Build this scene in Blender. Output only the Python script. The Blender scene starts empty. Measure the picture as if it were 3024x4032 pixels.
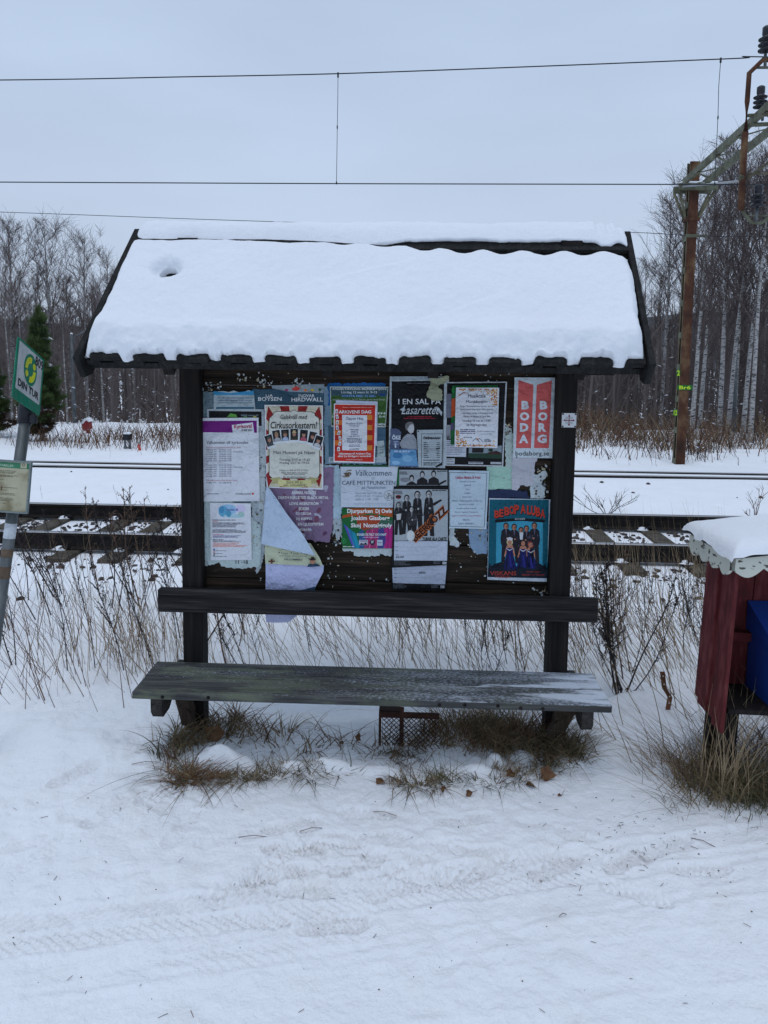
import bpy, math, random
import numpy as np
from mathutils import Vector, Matrix, Euler

# ------------------------------------------------------------------ camera, world, light
scene = bpy.context.scene
R_ = math.radians
EYE = 1.88
cam_d = bpy.data.cameras.new("camera")
cam = bpy.data.objects.new("camera", cam_d)
scene.collection.objects.link(cam)
CAMROT = Matrix.Rotation(R_(2.2), 3, 'Z') @ Matrix.Rotation(R_(90 - 5.55), 3, 'X') @ Matrix.Rotation(R_(0.66), 3, 'Z')
cam.matrix_world = Matrix.Translation((0, 0, EYE)) @ CAMROT.to_4x4()
cam_d.sensor_fit = 'VERTICAL'
cam_d.sensor_height = 36.0
cam_d.sensor_width = 27.0
cam_d.lens = 26.0
cam_d.shift_y = -(2016 - 1683) / 4032
cam_d.clip_end = 3000
cam_d.clip_start = 0.05
scene.camera = cam

world = bpy.data.worlds.new("World")
scene.world = world
world.use_nodes = True
wn = world.node_tree.nodes; wl = world.node_tree.links
wn.clear()
w_out = wn.new('ShaderNodeOutputWorld'); w_bg = wn.new('ShaderNodeBackground')
w_sky = wn.new('ShaderNodeTexSky'); w_sky.sky_type = 'NISHITA'; w_sky.sun_disc = False
SUN_EL, SUN_ROT = R_(80), R_(200)
w_sky.sun_elevation = SUN_EL; w_sky.sun_rotation = SUN_ROT
w_sky.air_density = 1.0; w_sky.dust_density = 4.0
w_tc = wn.new('ShaderNodeTexCoord'); w_sep = wn.new('ShaderNodeSeparateXYZ')
w_ramp = wn.new('ShaderNodeValToRGB')           # the overcast layer: a little paler low down
w_noise = wn.new('ShaderNodeTexNoise'); w_noise.inputs['Scale'].default_value = 1.6; w_noise.inputs['Detail'].default_value = 4
w_map = wn.new('ShaderNodeMapping'); w_map.inputs['Scale'].default_value = (1, 1, 3.5)
w_mixn = wn.new('ShaderNodeMix'); w_mixn.data_type = 'RGBA'; w_mixn.blend_type = 'MULTIPLY'; w_mixn.inputs[0].default_value = 1.0
w_nr = wn.new('ShaderNodeMapRange'); w_nr.inputs[1].default_value = .3; w_nr.inputs[2].default_value = .7; w_nr.inputs[3].default_value = .90; w_nr.inputs[4].default_value = 1.06
w_mix = wn.new('ShaderNodeMix'); w_mix.data_type = 'RGBA'; w_mix.inputs[0].default_value = 0.9
cr = w_ramp.color_ramp
cr.elements[0].position = 0.0; cr.elements[0].color = (5.6, 6.6, 8.15, 1)
cr.elements[1].position = 0.7; cr.elements[1].color = (5.3, 6.7, 8.9, 1)
e = cr.elements.new(0.18); e.color = (5.4, 6.5, 8.3, 1)
wl.new(w_tc.outputs['Generated'], w_sep.inputs[0]); wl.new(w_sep.outputs['Z'], w_ramp.inputs[0])
wl.new(w_tc.outputs['Generated'], w_map.inputs[0]); wl.new(w_map.outputs[0], w_noise.inputs['Vector'])
wl.new(w_noise.outputs['Fac'], w_nr.inputs[0])
wl.new(w_ramp.outputs[0], w_mixn.inputs[6]); wl.new(w_nr.outputs[0], w_mixn.inputs[7])
wl.new(w_sky.outputs[0], w_mix.inputs[6]); wl.new(w_mixn.outputs[2], w_mix.inputs[7])
wl.new(w_mix.outputs[2], w_bg.inputs[0]); w_bg.inputs[1].default_value = 0.1
wl.new(w_bg.outputs[0], w_out.inputs[0])

sun_d = bpy.data.lights.new("sun", 'SUN'); sun_d.energy = 0.75; sun_d.angle = R_(40); sun_d.color = (1.0, .95, .9)
sun = bpy.data.objects.new("sun", sun_d); scene.collection.objects.link(sun)
sdir = Vector((math.sin(SUN_ROT) * math.cos(SUN_EL), math.cos(SUN_ROT) * math.cos(SUN_EL), math.sin(SUN_EL)))
sun.rotation_euler = sdir.to_track_quat('Z', 'Y').to_euler()
scene.view_settings.view_transform = 'Standard'
scene.view_settings.look = 'None'
scene.view_settings.exposure = 0.0
scene.view_settings.gamma = 1.0
scene.render.engine = 'CYCLES'
scene.cycles.max_bounces = 6
scene.cycles.diffuse_bounces = 4
scene.cycles.glossy_bounces = 2
scene.cycles.transparent_max_bounces = 4

# ------------------------------------------------------------------ helpers
def at(px, py, Y):
    """point of the upright plane y=Y seen at a pixel of the 3024x4032 photograph (used to survey the place)"""
    d = CAMROT @ Vector(((px - 1512) / 2912, -(py - 1683) / 2912, -1))
    return Vector((0, 0, EYE)) + d * (Y / d.y)
def atz(px, py, Z=0.):
    d = CAMROT @ Vector(((px - 1512) / 2912, -(py - 1683) / 2912, -1))
    return Vector((0, 0, EYE)) + d * ((Z - EYE) / d.z)

def _hash(ix, iy, s):
    n = (ix.astype(np.int64) * 374761393 + iy.astype(np.int64) * 668265263 + s * 974634777) & 0x7fffffff
    n = ((n ^ (n >> 13)) * 1274126177) & 0x7fffffff
    return ((n ^ (n >> 16)) & 0xffff) / 65535.0
def vnoise(x, y, s=0):
    x = np.asarray(x, float); y = np.asarray(y, float)
    ix = np.floor(x); iy = np.floor(y); fx = x - ix; fy = y - iy
    fx = fx * fx * (3 - 2 * fx); fy = fy * fy * (3 - 2 * fy)
    a = _hash(ix, iy, s); b = _hash(ix + 1, iy, s); c = _hash(ix, iy + 1, s); d = _hash(ix + 1, iy + 1, s)
    return (a * (1 - fx) + b * fx) * (1 - fy) + (c * (1 - fx) + d * fx) * fy - .5
def fbm(x, y, s=0, o=4):
    r = 0; a = 1.
    for i in range(o):
        r = r + a * vnoise(x * 2 ** i + 17.3 * i, y * 2 ** i - 9.1 * i, s + i); a *= .5
    return r
def sstep(a, b, x):
    t = np.clip((x - a) / (b - a), 0, 1); return t * t * (3 - 2 * t)

MATS = {}
def nmat(name, rgb=(.5, .5, .5), rough=.8, metal=0., spec=.3):
    m = bpy.data.materials.new(name); m.use_nodes = True
    b = m.node_tree.nodes['Principled BSDF']
    b.inputs['Base Color'].default_value = (*rgb, 1); b.inputs['Roughness'].default_value = rough
    b.inputs['Metallic'].default_value = metal; b.inputs['Specular IOR Level'].default_value = spec
    MATS[name] = m
    return m
class NT:
    """small node-graph helper"""
    def __init__(s, m): s.m = m; s.n = m.node_tree.nodes; s.l = m.node_tree.links; s.b = s.n['Principled BSDF']; s.tc = s.n.new('ShaderNodeTexCoord')
    def noise(s, scale, detail=4, vec=(1, 1, 1), rough=.5, loc=(0, 0, 0)):
        mp = s.n.new('ShaderNodeMapping'); mp.inputs['Scale'].default_value = vec; mp.inputs['Location'].default_value = loc
        s.l.new(s.tc.outputs['Object'], mp.inputs[0])
        t = s.n.new('ShaderNodeTexNoise'); t.inputs['Scale'].default_value = scale; t.inputs['Detail'].default_value = detail
        t.inputs['Roughness'].default_value = rough
        s.l.new(mp.outputs[0], t.inputs['Vector']); return t.outputs['Fac']
    def ramp(s, fac, stops):
        r = s.n.new('ShaderNodeValToRGB'); c = r.color_ramp
        while len(c.elements) < len(stops): c.elements.new(.5)
        for e, (p, col) in zip(c.elements, stops):
            e.position = p; e.color = (*col, 1) if len(col) == 3 else col
        s.l.new(fac, r.inputs[0]); return r.outputs[0]
    def mix(s, fac, a, b, mode='MIX'):
        x = s.n.new('ShaderNodeMix'); x.data_type = 'RGBA'; x.blend_type = mode
        for i, v in ((0, fac), (6, a), (7, b)):
            if isinstance(v, (int, float)): x.inputs[i].default_value = v
            elif isinstance(v, tuple): x.inputs[i].default_value = (*v, 1)
            else: s.l.new(v, x.inputs[i])
        return x.outputs[2]
    def math(s, op, a, b=0.):
        x = s.n.new('ShaderNodeMath'); x.operation = op; x.use_clamp = False
        for i, v in enumerate((a, b)):
            if isinstance(v, (int, float)): x.inputs[i].default_value = v
            else: s.l.new(v, x.inputs[i])
        return x.outputs[0]
    def sep(s):
        x = s.n.new('ShaderNodeSeparateXYZ'); s.l.new(s.tc.outputs['Object'], x.inputs[0]); return x.outputs
    def col(s, c): s.l.new(c, s.b.inputs['Base Color'])
    def bump(s, h, strength=.3, dist=.01):
        b = s.n.new('ShaderNodeBump'); b.inputs['Strength'].default_value = strength; b.inputs['Distance'].default_value = dist
        s.l.new(h, b.inputs['Height']); s.l.new(b.outputs[0], s.b.inputs['Normal'])

def m_snow(name, base=(.86, .885, .92), specks=True):
    m = nmat(name, base, .75, 0, .25); g = NT(m)
    n1 = g.noise(260, 3); n2 = g.noise(24, 5); n3 = g.noise(3, 4)
    c = g.ramp(n3, [(.3, tuple(v * .965 for v in base)), (.7, base)])
    if specks:
        sp = g.ramp(g.noise(19, 6, rough=.72), [(.0, (0, 0, 0)), (.70, (0, 0, 0)), (.76, (1, 1, 1))])
        ar = g.ramp(g.noise(2.2, 3, loc=(4, 2, 0)), [(.42, (0, 0, 0)), (.62, (.75, .75, .75))])
        c = g.mix(g.mix(1., sp, ar, 'MULTIPLY'), c, (.45, .40, .33))
        st = g.ramp(g.noise(5, 5, loc=(9, 1, 3)), [(.56, (0, 0, 0)), (.74, (.3, .3, .3))])
        c = g.mix(st, c, (.74, .74, .68))
    g.col(c)
    h = g.math('ADD', g.math('MULTIPLY', n1, .25), g.math('ADD', n2, g.math('MULTIPLY', g.noise(70, 3), .5)))
    g.bump(h, .6, .018 if specks else .009)
    return m
m_snow('snow'); m_snow('snow_clean', (.80, .83, .875), False)

def m_wood(name, dark, mid, light, axis=0, scale=6, extra=None, bump=.5):
    m = nmat(name, mid, .85, 0, .2); g = NT(m)
    v = [14, 14, 14]; v[axis] = 1.0; v2 = [45, 45, 45]; v2[axis] = 1.6
    a = g.noise(scale * .35, 6, tuple(v), .6); b = g.noise(scale * .35, 4, tuple(v2), .6); c3 = g.noise(2.5, 3)
    s = g.math('ADD', g.math('MULTIPLY', a, .6), g.math('MULTIPLY', b, .4))
    c = g.ramp(s, [(.3, dark), (.5, mid), (.72, light)])
    c = g.mix(g.math('MULTIPLY', c3, .5), c, dark)
    v3 = [70, 70, 70]; v3[axis] = 1.1
    ck = g.ramp(g.noise(scale * .35, 3, tuple(v3), .5, (7, 3, 1)), [(.60, (0, 0, 0)), (.66, (.85, .85, .85))])
    c = g.mix(ck, c, tuple(v_ * .35 for v_ in dark))
    if extra: c = extra(g, c)
    g.col(c); g.bump(s, bump, .006)
    return m
m_wood('post_wood', (.006, .0055, .006), (.016, .013, .012), (.04, .032, .028), 2)
m_wood('board_wood', (.007, .0055, .0045), (.026, .018, .012), (.11, .072, .05), 0)
m_wood('rail_wood', (.006, .006, .007), (.026, .024, .024), (.105, .095, .09), 0)
m_wood('roof_wood', (.006, .0065, .0065), (.018, .0185, .018), (.055, .056, .053), 1)
m_wood('bracket_wood', (.02, .018, .017), (.05, .045, .042), (.11, .10, .095), 1)
m_wood('brace_wood', (.02, .015, .011), (.06, .042, .03), (.14, .10, .07), 2)
def seat_extra(g, c):
    x = g.sep()
    lich = g.ramp(g.noise(9, 6, (.35, 1.6, 1), .65), [(.47, (0, 0, 0)), (.6, (.75, .75, .75))])
    lm = g.math('SUBTRACT', .62, g.math('MULTIPLY', x[0], .55))
    c = g.mix(g.math('MULTIPLY', lich, g.math('MAXIMUM', g.math('MINIMUM', lm, 1.), 0.)), c, (.15, .17, .115))
    # frost, thicker towards the right-hand end
    fr = g.noise(120, 3, (.5, 1, 1), rough=.8); big = g.noise(3.2, 5, (.6, 3.2, 1), .6)
    k = g.math('ADD', g.math('MULTIPLY', x[0], .23), g.math('MULTIPLY', g.math('SUBTRACT', big, .5), 1.3))
    fm = g.math('MULTIPLY', g.math('SUBTRACT', g.math('ADD', k, g.math('MULTIPLY', g.math('SUBTRACT', fr, .5), 2.2)), .02), 1.3)
    fm = g.math('MAXIMUM', g.math('MINIMUM', fm, .62), 0.)
    geo = g.n.new('ShaderNodeNewGeometry'); sp = g.n.new('ShaderNodeSeparateXYZ'); g.l.new(geo.outputs['True Normal'], sp.inputs[0])
    up = g.math('GREATER_THAN', sp.outputs[2], .6)
    c = g.mix(g.math('MULTIPLY', fm, up), c, (.5, .56, .66))
    pt = g.math('ADD', g.noise(3.1, 6, (.8, 5, 1), .65, (3, 0, 0)), g.math('MULTIPLY', g.math('SUBTRACT', x[0], .74), .34))
    pm = g.ramp(pt, [(.50, (0, 0, 0)), (.60, (.8, .8, .8))])
    return g.mix(g.math('MULTIPLY', pm, up), c, (.66, .72, .80))
m_wood('seat_wood', (.022, .023, .025), (.075, .077, .076), (.21, .215, .205), 0, 6, seat_extra, .8)
def m_rough(name, dark, mid, light, scale=8, rough=.8, metal=0., bump=.3, vec=(1, 1, 1)):
    m = nmat(name, mid, rough, metal, .3); g = NT(m)
    a = g.noise(scale, 6, vec, .62)
    g.col(g.ramp(a, [(.3, dark), (.5, mid), (.7, light)])); g.bump(a, bump, .01)
    return m
m_rough('galvanised', (.07, .08, .085), (.115, .13, .135), (.18, .195, .2), 20, .5, .35, .1, (1, 1, .3))
m_rough('rust', (.045, .022, .014), (.13, .052, .026), (.23, .10, .05), 9, .9, 0, .3, (1, 1, .5))
m_rough('old_green_paint', (.06, .05, .03), (.115, .12, .08), (.19, .20, .145), 5, .7)
m_rough('dark_rust', (.012, .007, .006), (.035, .015, .010), (.07, .03, .018), 12, .9)
m_rough('mast_paint', (.025, .013, .010), (.085, .035, .020), (.19, .12, .06), 3.4, .9, 0, .25, (1, 1, .6))
m_rough('mast_edge', (.05, .045, .03), (.12, .11, .07), (.22, .21, .14), 4, .8)
m_rough('rail_side', (.004, .0035, .0035), (.011, .009, .008), (.022, .016, .013), 14, .8)
nmat('rail_head', (.33, .34, .36), .35, .85)
m_rough('sleeper', (.035, .03, .024), (.065, .056, .044), (.11, .095, .075), 12, .95)
m_rough('stone', (.02, .018, .018), (.055, .046, .043), (.14, .11, .10), 16, .9)
m_rough('pole_rust', (.07, .05, .035), (.11, .075, .05), (.15, .11, .08), 14, .8)
nmat('red_box_paint', (.24, .025, .03), .7)
m_rough('red_paint', (.045, .008, .009), (.10, .013, .015), (.16, .04, .04), 30, .8, 0, .2, (1, 1, .25))
nmat('dark_metal', (.02, .02, .022), .6, .4)
nmat('black_rubber', (.012, .014, .02), .5)
nmat('roofing_felt', (.02, .021, .025), .9)
nmat('porcelain', (.02, .022, .028), .25)
nmat('wire_metal', (.03, .033, .038), .6, .3)
nmat('plastic_blue', (.012, .05, .26), .45)
nmat('lamp_head', (.35, .36, .37), .5)
m = nmat('white_fascia', (.6, .62, .56), .8); g = NT(m)
c = g.mix(g.ramp(g.noise(34, 3, (1, 1, 1.9), .4), [(.62, (0, 0, 0)), (.66, (1, 1, 1))]), (.64, .65, .57), (.05, .045, .035))
g.col(g.mix(g.math('MULTIPLY', g.noise(4, 4), .4), c, (.3, .31, .25)))
m = nmat('birch_bark', (.4, .38, .36), .9); g = NT(m)
z = g.sep()
bb = g.noise(9, 3, (1, 1, 5), .6)
c = g.ramp(bb, [(.40, (.035, .03, .03)), (.47, (.36, .35, .34)), (.75, (.52, .51, .50))])
up = g.math('MINIMUM', g.math('MAXIMUM', g.math('MULTIPLY', g.math('SUBTRACT', z[2], 5.0), .5), 0.), 1.)
g.col(g.mix(g.math('MULTIPLY', up, .75), c, (.13, .09, .08)))
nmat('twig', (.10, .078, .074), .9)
nmat('twig_far', (.135, .112, .106), .9)  # paler than the near twigs: distance haze put into the colour
m_rough('grey_bark', (.07, .062, .058), (.22, .21, .20), (.42, .41, .40), 4, .95, 0, .2, (1, 1, 3))
m_rough('needles', (.025, .042, .015), (.065, .10, .032), (.11, .15, .05), 3)
nmat('needles_brown', (.05, .028, .017), .9)
m_rough('grass_olive', (.075, .055, .026), (.165, .12, .062), (.28, .205, .115), 15)
m_rough('grass_straw', (.14, .10, .055), (.27, .20, .12), (.42, .33, .22), 15)
m_rough('grass_green', (.035, .035, .016), (.072, .07, .03), (.12, .115, .055), 15)
m_rough('weed_dark', (.012, .009, .009), (.03, .022, .02), (.06, .045, .038), 15)
m_rough('weed_brown', (.05, .03, .02), (.125, .075, .05), (.21, .135, .09), 15)
m_rough('leaf_brown', (.06, .03, .016), (.13, .062, .03), (.2, .11, .05), 30)

def tag(o, label=None, cat=None, group=None, kind=None):
    if label: o['label'] = label
    if cat: o['category'] = cat
    if group: o['group'] = group
    if kind: o['kind'] = kind
    return o
def thing(name, label, cat, loc=(0, 0, 0), rot=(0, 0, 0), group=None):
    o = bpy.data.objects.new(name, None); scene.collection.objects.link(o)
    o.location = loc; o.rotation_euler = rot; o.empty_display_size = .1
    return tag(o, label, cat, group)

class MB:
    def __init__(s): s.v = []; s.f = []; s.m = []; s.n = 0
    def add(s, V, F, mi=0):
        V = np.asarray(V, float).reshape(-1, 3); s.v.append(V)
        for f in F: s.f.append(tuple(int(i) + s.n for i in f))
        s.m += [mi] * len(F); s.n += len(V)
    def box(s, x0, x1, y0, y1, z0, z1, mi=0, M=None, bev=0.):
        if bev > 0:
            b = bev
            V = []
            for z, i in ((z0, b), (z0 + b, 0), (z1 - b, 0), (z1, b)):
                for (x, y) in ((x0 + i + (b if i == 0 else 0), y0 + i), (x1 - i - (b if i == 0 else 0), y0 + i), (x1 - i, y0 + i + (b if i == 0 else 0)), (x1 - i, y1 - i - (b if i == 0 else 0)),
                               (x1 - i - (b if i == 0 else 0), y1 - i), (x0 + i + (b if i == 0 else 0), y1 - i), (x0 + i, y1 - i - (b if i == 0 else 0)), (x0 + i, y0 + i + (b if i == 0 else 0))):
                    V.append((x, y, z))
            F = [tuple(range(7, -1, -1)), tuple(range(24, 32))]
            for k in range(3):
                for j in range(8): F.append((k * 8 + j, k * 8 + (j + 1) % 8, (k + 1) * 8 + (j + 1) % 8, (k + 1) * 8 + j))
        else:
            V = [(x0, y0, z0), (x1, y0, z0), (x1, y1, z0), (x0, y1, z0), (x0, y0, z1), (x1, y0, z1), (x1, y1, z1), (x0, y1, z1)]
            F = [(3, 2, 1, 0), (4, 5, 6, 7), (0, 1, 5, 4), (1, 2, 6, 5), (2, 3, 7, 6), (3, 0, 4, 7)]
        V = np.array(V)
        if M is not None: V = np.array([M @ Vector(p) for p in V])
        s.add(V, F, mi)
    def tube(s, P, r, n=6, mi=0, cap=True):
        P = [Vector(p) for p in P]; k = len(P)
        if not hasattr(r, '__len__'): r = [r] * k
        V = []; up = None
        for i in range(k):
            t = (P[min(i + 1, k - 1)] - P[max(i - 1, 0)])
            if t.length < 1e-9: t = Vector((0, 0, 1))
            t.normalize()
            if up is None:
                up = Vector((0, 0, 1)) if abs(t.z) < .9 else Vector((1, 0, 0))
            a = t.cross(up)
            if a.length < 1e-6: a = t.cross(Vector((0, 1, 0)))
            a.normalize(); b = t.cross(a).normalized(); up = -b if False else up
            for j in range(n):
                w = 2 * math.pi * j / n
                V.append(P[i] + a * (math.cos(w) * r[i]) + b * (math.sin(w) * r[i]))
        F = []
        for i in range(k - 1):
            for j in range(n):
                F.append((i * n + j, i * n + (j + 1) % n, (i + 1) * n + (j + 1) % n, (i + 1) * n + j))
        if cap: F.append(tuple(range(n - 1, -1, -1))); F.append(tuple((k - 1) * n + j for j in range(n)))
        s.add(np.array([tuple(p) for p in V]), F, mi)
    def prism(s, poly, d0, d1, fn, mi=0):
        """poly of 2d points, extruded from d0 to d1; fn(a,b,d)->point"""
        n = len(poly)
        V = [fn(a, b, d0) for a, b in poly] + [fn(a, b, d1) for a, b in poly]
        F = [tuple(range(n)), tuple(range(2 * n - 1, n - 1, -1))]
        for j in range(n): F.append((j, j + n, (j + 1) % n + n, (j + 1) % n))
        s.add(np.array([tuple(p) for p in V]), F, mi)
    def lathe(s, prof, c, n=12, mi=0, axis=(0, 0, 1)):
        q = Vector(axis).to_track_quat('Z', 'Y'); c = Vector(c)
        V = []; k = len(prof)
        for r, z in prof:
            for j in range(n):
                w = 2 * math.pi * j / n
                V.append(c + q @ Vector((r * math.cos(w), r * math.sin(w), z)))
        F = [(i * n + j, i * n + (j + 1) % n, (i + 1) * n + (j + 1) % n, (i + 1) * n + j) for i in range(k - 1) for j in range(n)]
        F += [tuple(range(n - 1, -1, -1)), tuple((k - 1) * n + j for j in range(n))]
        s.add(np.array([tuple(p) for p in V]), F, mi)
    def build(s, name, mats, parent=None, org=(0, 0, 0), smooth=False):
        me = bpy.data.meshes.new(name)
        V = np.concatenate(s.v) - np.array(org) if s.v else np.zeros((0, 3))
        me.from_pydata(V.tolist(), [], s.f)
        if isinstance(mats, str): mats = [mats]
        for q in mats: me.materials.append(MATS[q] if isinstance(q, str) else q)
        if len(mats) > 1: me.polygons.foreach_set('material_index', s.m)
        if smooth: me.polygons.foreach_set('use_smooth', [True] * len(s.f))
        me.update()
        o = bpy.data.objects.new(name, me); scene.collection.objects.link(o)
        if parent: o.parent = parent
        else: o.location = org
        return o
def grid_mesh(name, V, nu, nv, mats, mi=None, smooth=True, keep=None):
    """fast regular grid of nu x nv vertices (V index = j*nu+i)"""
    me = bpy.data.meshes.new(name)
    me.vertices.add(nu * nv); me.vertices.foreach_set('co', np.asarray(V, np.float32).ravel())
    i, j = np.meshgrid(np.arange(nu - 1), np.arange(nv - 1)); a = (j * nu + i).ravel()
    q = np.stack([a, a + 1, a + 1 + nu, a + nu], 1).astype(np.int32)
    if keep is not None: kk = np.asarray(keep).ravel(); q = q[kk[q].any(1)]
    nf = len(q); me.loops.add(nf * 4); me.loops.foreach_set('vertex_index', q.ravel())
    me.polygons.add(nf); me.polygons.foreach_set('loop_start', np.arange(0, nf * 4, 4, dtype=np.int32))
    me.polygons.foreach_set('loop_total', np.full(nf, 4, np.int32))
    me.polygons.foreach_set('use_smooth', np.full(nf, smooth))
    for q_ in mats: me.materials.append(MATS[q_])
    me.update(calc_edges=True); me.validate()
    o = bpy.data.objects.new(name, me); scene.collection.objects.link(o)
    return o
def quads_mesh(name, V, mats, parent=None, mi=None, smooth=False):
    """V: (n,4,3) loose quads"""
    V = np.asarray(V, np.float32); n = len(V)
    me = bpy.data.meshes.new(name)
    me.vertices.add(n * 4); me.vertices.foreach_set('co', V.ravel())
    me.loops.add(n * 4); me.loops.foreach_set('vertex_index', np.arange(n * 4, dtype=np.int32))
    me.polygons.add(n); me.polygons.foreach_set('loop_start', np.arange(0, n * 4, 4, dtype=np.int32))
    me.polygons.foreach_set('loop_total', np.full(n, 4, np.int32))
    if mi is not None: me.polygons.foreach_set('material_index', np.asarray(mi, np.int32))
    for q_ in mats: me.materials.append(MATS[q_])
    me.update(calc_edges=True)
    o = bpy.data.objects.new(name, me); scene.collection.objects.link(o)
    if parent: o.parent = parent
    return o
def copy_thing(r, loc=None, rotz=None, scale=None, label=None):
    c = r.copy(); scene.collection.objects.link(c)
    if loc is not None: c.location = loc
    if rotz is not None: c.rotation_euler = (r.rotation_euler.x, r.rotation_euler.y, rotz)
    if scale is not None: c.scale = scale if hasattr(scale, '__len__') else (scale,) * 3
    if label: c['label'] = label
    for ch in list(r.children):
        d = ch.copy(); scene.collection.objects.link(d); d.parent = c
        for g2 in list(ch.children):
            h = g2.copy(); scene.collection.objects.link(h); h.parent = d
    return c
# ------------------------------------------------------------------ the ground: one snow sheet
YN0, YN1, YF0, YF1 = 7.49, 8.93, 11.97, 13.4       # rail lines
def ground_z(x, y, fine=False):
    x = np.asarray(x, float); y = np.asarray(y, float)
    z = np.zeros(np.broadcast(x, y).shape)
    # raised verge behind the bench, then down to the ballast shoulder
    z = z + .05 * sstep(3.85, 4.5, y) * (1 - sstep(4.5, 6.0, y))
    z = z - .16 * sstep(5.0, 7.0, y)
    z = z - .055 * sstep(6.6, 7.0, y) * (1 - sstep(7.25, 7.5, y))
    z = z - .05 * (sstep(7.25, 7.5, y) * (1 - sstep(8.93, 9.1, y)))       # four-foot of the near track
    z = z + .13 * sstep(9.0, 9.9, y)
    z = z + .02 * sstep(9.9, 11.2, y)
    z = z - .03 * sstep(11.6, 12.0, y)
    z = z - .14 * sstep(12.1, 13.4, y)
    z = z + .05 * sstep(14, 17, y) + .04 * sstep(17, 20.5, y) - .085 * np.clip(y - 20, 0, 42)
    z = z + .05 * fbm(x * .35, y * .35, 5) * sstep(3.8, 6, y) * (1 - .75 * sstep(6.5, 7.2, y) * (1 - sstep(13.6, 14.4, y)))
    z = z + .22 * fbm(x * .5, y * .6, 9, 3) * sstep(14.2, 16, y) * (1 - .6 * sstep(19, 24, y))
    z = z + np.maximum(0, fbm(x * .9, y * .9, 31, 3)) * .38 * (.35 + .65 * sstep(0, 3, x)) * sstep(14.3, 15.5, y) * (1 - sstep(18, 21, y))
    z = z + 1.6 * fbm(x * .05, y * .05, 12, 3) * sstep(40, 90, y)
    # verge lumps and bits of kicked-up snow round the bench
    z = z + .035 * fbm(x * 3.2, y * 3.2, 21, 4) * sstep(2.9, 3.3, y) * (1 - sstep(6.2, 7.2, y))
    z = z + .05 * sstep(1.05, 1.3, x) * sstep(3.35, 3.8, y) * (1 - sstep(4.3, 5, y)) + .03 * fbm(x * 1.7, y * 1.7, 25, 3) * sstep(3.6, 4, y) * (1 - sstep(6, 7, y))
    return z
def ground_fine(x, y):
    z = ground_z(x, y)
    road = 1 - sstep(2.95, 3.2, y)
    z = z + .010 * fbm(x * 1.3, y * 1.3, 40, 3) * road
    z = z + .012 * fbm(x * 7, y * 7, 41, 4) * (.35 + .65 * sstep(-.6, -1.6, x) * 1.0) * (1 - sstep(4.2, 5.5, y)) * (.5 + fbm(x * .9 + 5, y * .9, 47, 2))
    z = z + .014 * (np.abs(fbm(x * 5, y * 5, 141, 4)) - .2) * road + .011 * fbm(x * 14, y * 14, 142, 3) * sstep(-.15, .25, fbm(x * .8, y * .8, 143, 2)) * road
    z = z + .0045 * fbm(x * 22, y * 22, 44, 3) * (1 - sstep(4.2, 5.5, y))
    rg = np.random.RandomState(4)
    # shoe prints
    def sole(x, y, cx, cy, a, L=.29, W=.105, d=.011, tread=.022):
        ca, sa = math.cos(a), math.sin(a)
        u = (x - cx) * ca + (y - cy) * sa; v = -(x - cx) * sa + (y - cy) * ca
        w = W * .5 * (1 - .28 * np.exp(-((u + .02) / .045) ** 2))
        e = np.maximum(np.abs(u) / (L / 2), np.abs(v) / w)
        m = 1 - sstep(.82, 1.08, (np.abs(u) / (L / 2)) ** 3 + (v / w) ** 2)
        rim = np.exp(-(((np.abs(u) / (L / 2)) ** 3 + (v / w) ** 2 - 1.25) / .25) ** 2) * .0018
        t = .5 + .5 * np.sign(np.sin(2 * math.pi * u / tread + 1.2 * np.sin(v * 60)))
        return -m * d * (.35 + .65 * t) + rim
    rq = random.Random(44)
    pr = [(rq.gauss(1500, 480), rq.gauss(3360, 110), rq.uniform(-.4, .6)) for _ in range(16)] + [(900, 3300, .3), (1150, 3250, .5), (1290, 3290, -.2), (1120, 3360, .9), (1480, 3300, .2), (1600, 3390, .1), (1380, 3420, .0), (980, 3480, .4), (1180, 3500, -.1), (1560, 3500, .3),
          (1750, 3330, .1), (1900, 3350, -.1), (2060, 3370, .1), (1840, 3440, .4), (720, 3260, 1.2), (640, 3120, 1.0), (300, 3050, .8), (420, 3200, 1.1), (2300, 3300, 2.6), (2480, 3380, .4), (2620, 3330, .5),
          (2750, 3420, .3), (1010, 3620, .2), (1320, 3640, .3), (200, 3350, 1.3)]
    for i, (px, py, a) in enumerate(pr):
        p = atz(px, py)
        z = z + sole(x, y, p.x, p.y, a + rg.uniform(-.2, .2), .26, .095, (.016 if i % 2 else .011) * (.5 + .7 * rg.rand()), (.018, .026, .014)[i % 3])
    # tyre tread bands (chevrons), lines on the road
    def tyre(x, y, p0, p1, W, pitch, d, seed, x0=-9, x1=9):
        a = math.atan2(p1.y - p0.y, p1.x - p0.x); ca, sa = math.cos(a), math.sin(a)
        u = (x - p0.x) * ca + (y - p0.y) * sa; v = -(x - p0.x) * sa + (y - p0.y) * ca
        v = v + .02 * vnoise(u * 1.5, u * 0, seed)
        m = 1 - sstep(W * .43, W * .52, np.abs(v))
        t = np.sin(2 * math.pi * (u - np.abs(v) * 1.15) / pitch)
        t2 = sstep(-.1, .5, t) * (np.abs(v) > .012)
        worn = sstep(-.12, .22, fbm(u * 1.2, v * 4, seed + 3, 3) + .05)
        worn = worn * sstep(x0, x0 + .5, x) * (1 - sstep(x1 - .5, x1, x))
        return -m * d * (.22 + .78 * t2 * worn) + .003 * np.exp(-((np.abs(v) - W * .55) / .012) ** 2)
    z = z + tyre(x, y, atz(0, 3690), atz(1500, 3500), .20, .038, .0135, 60, -9, .9) * road
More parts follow.
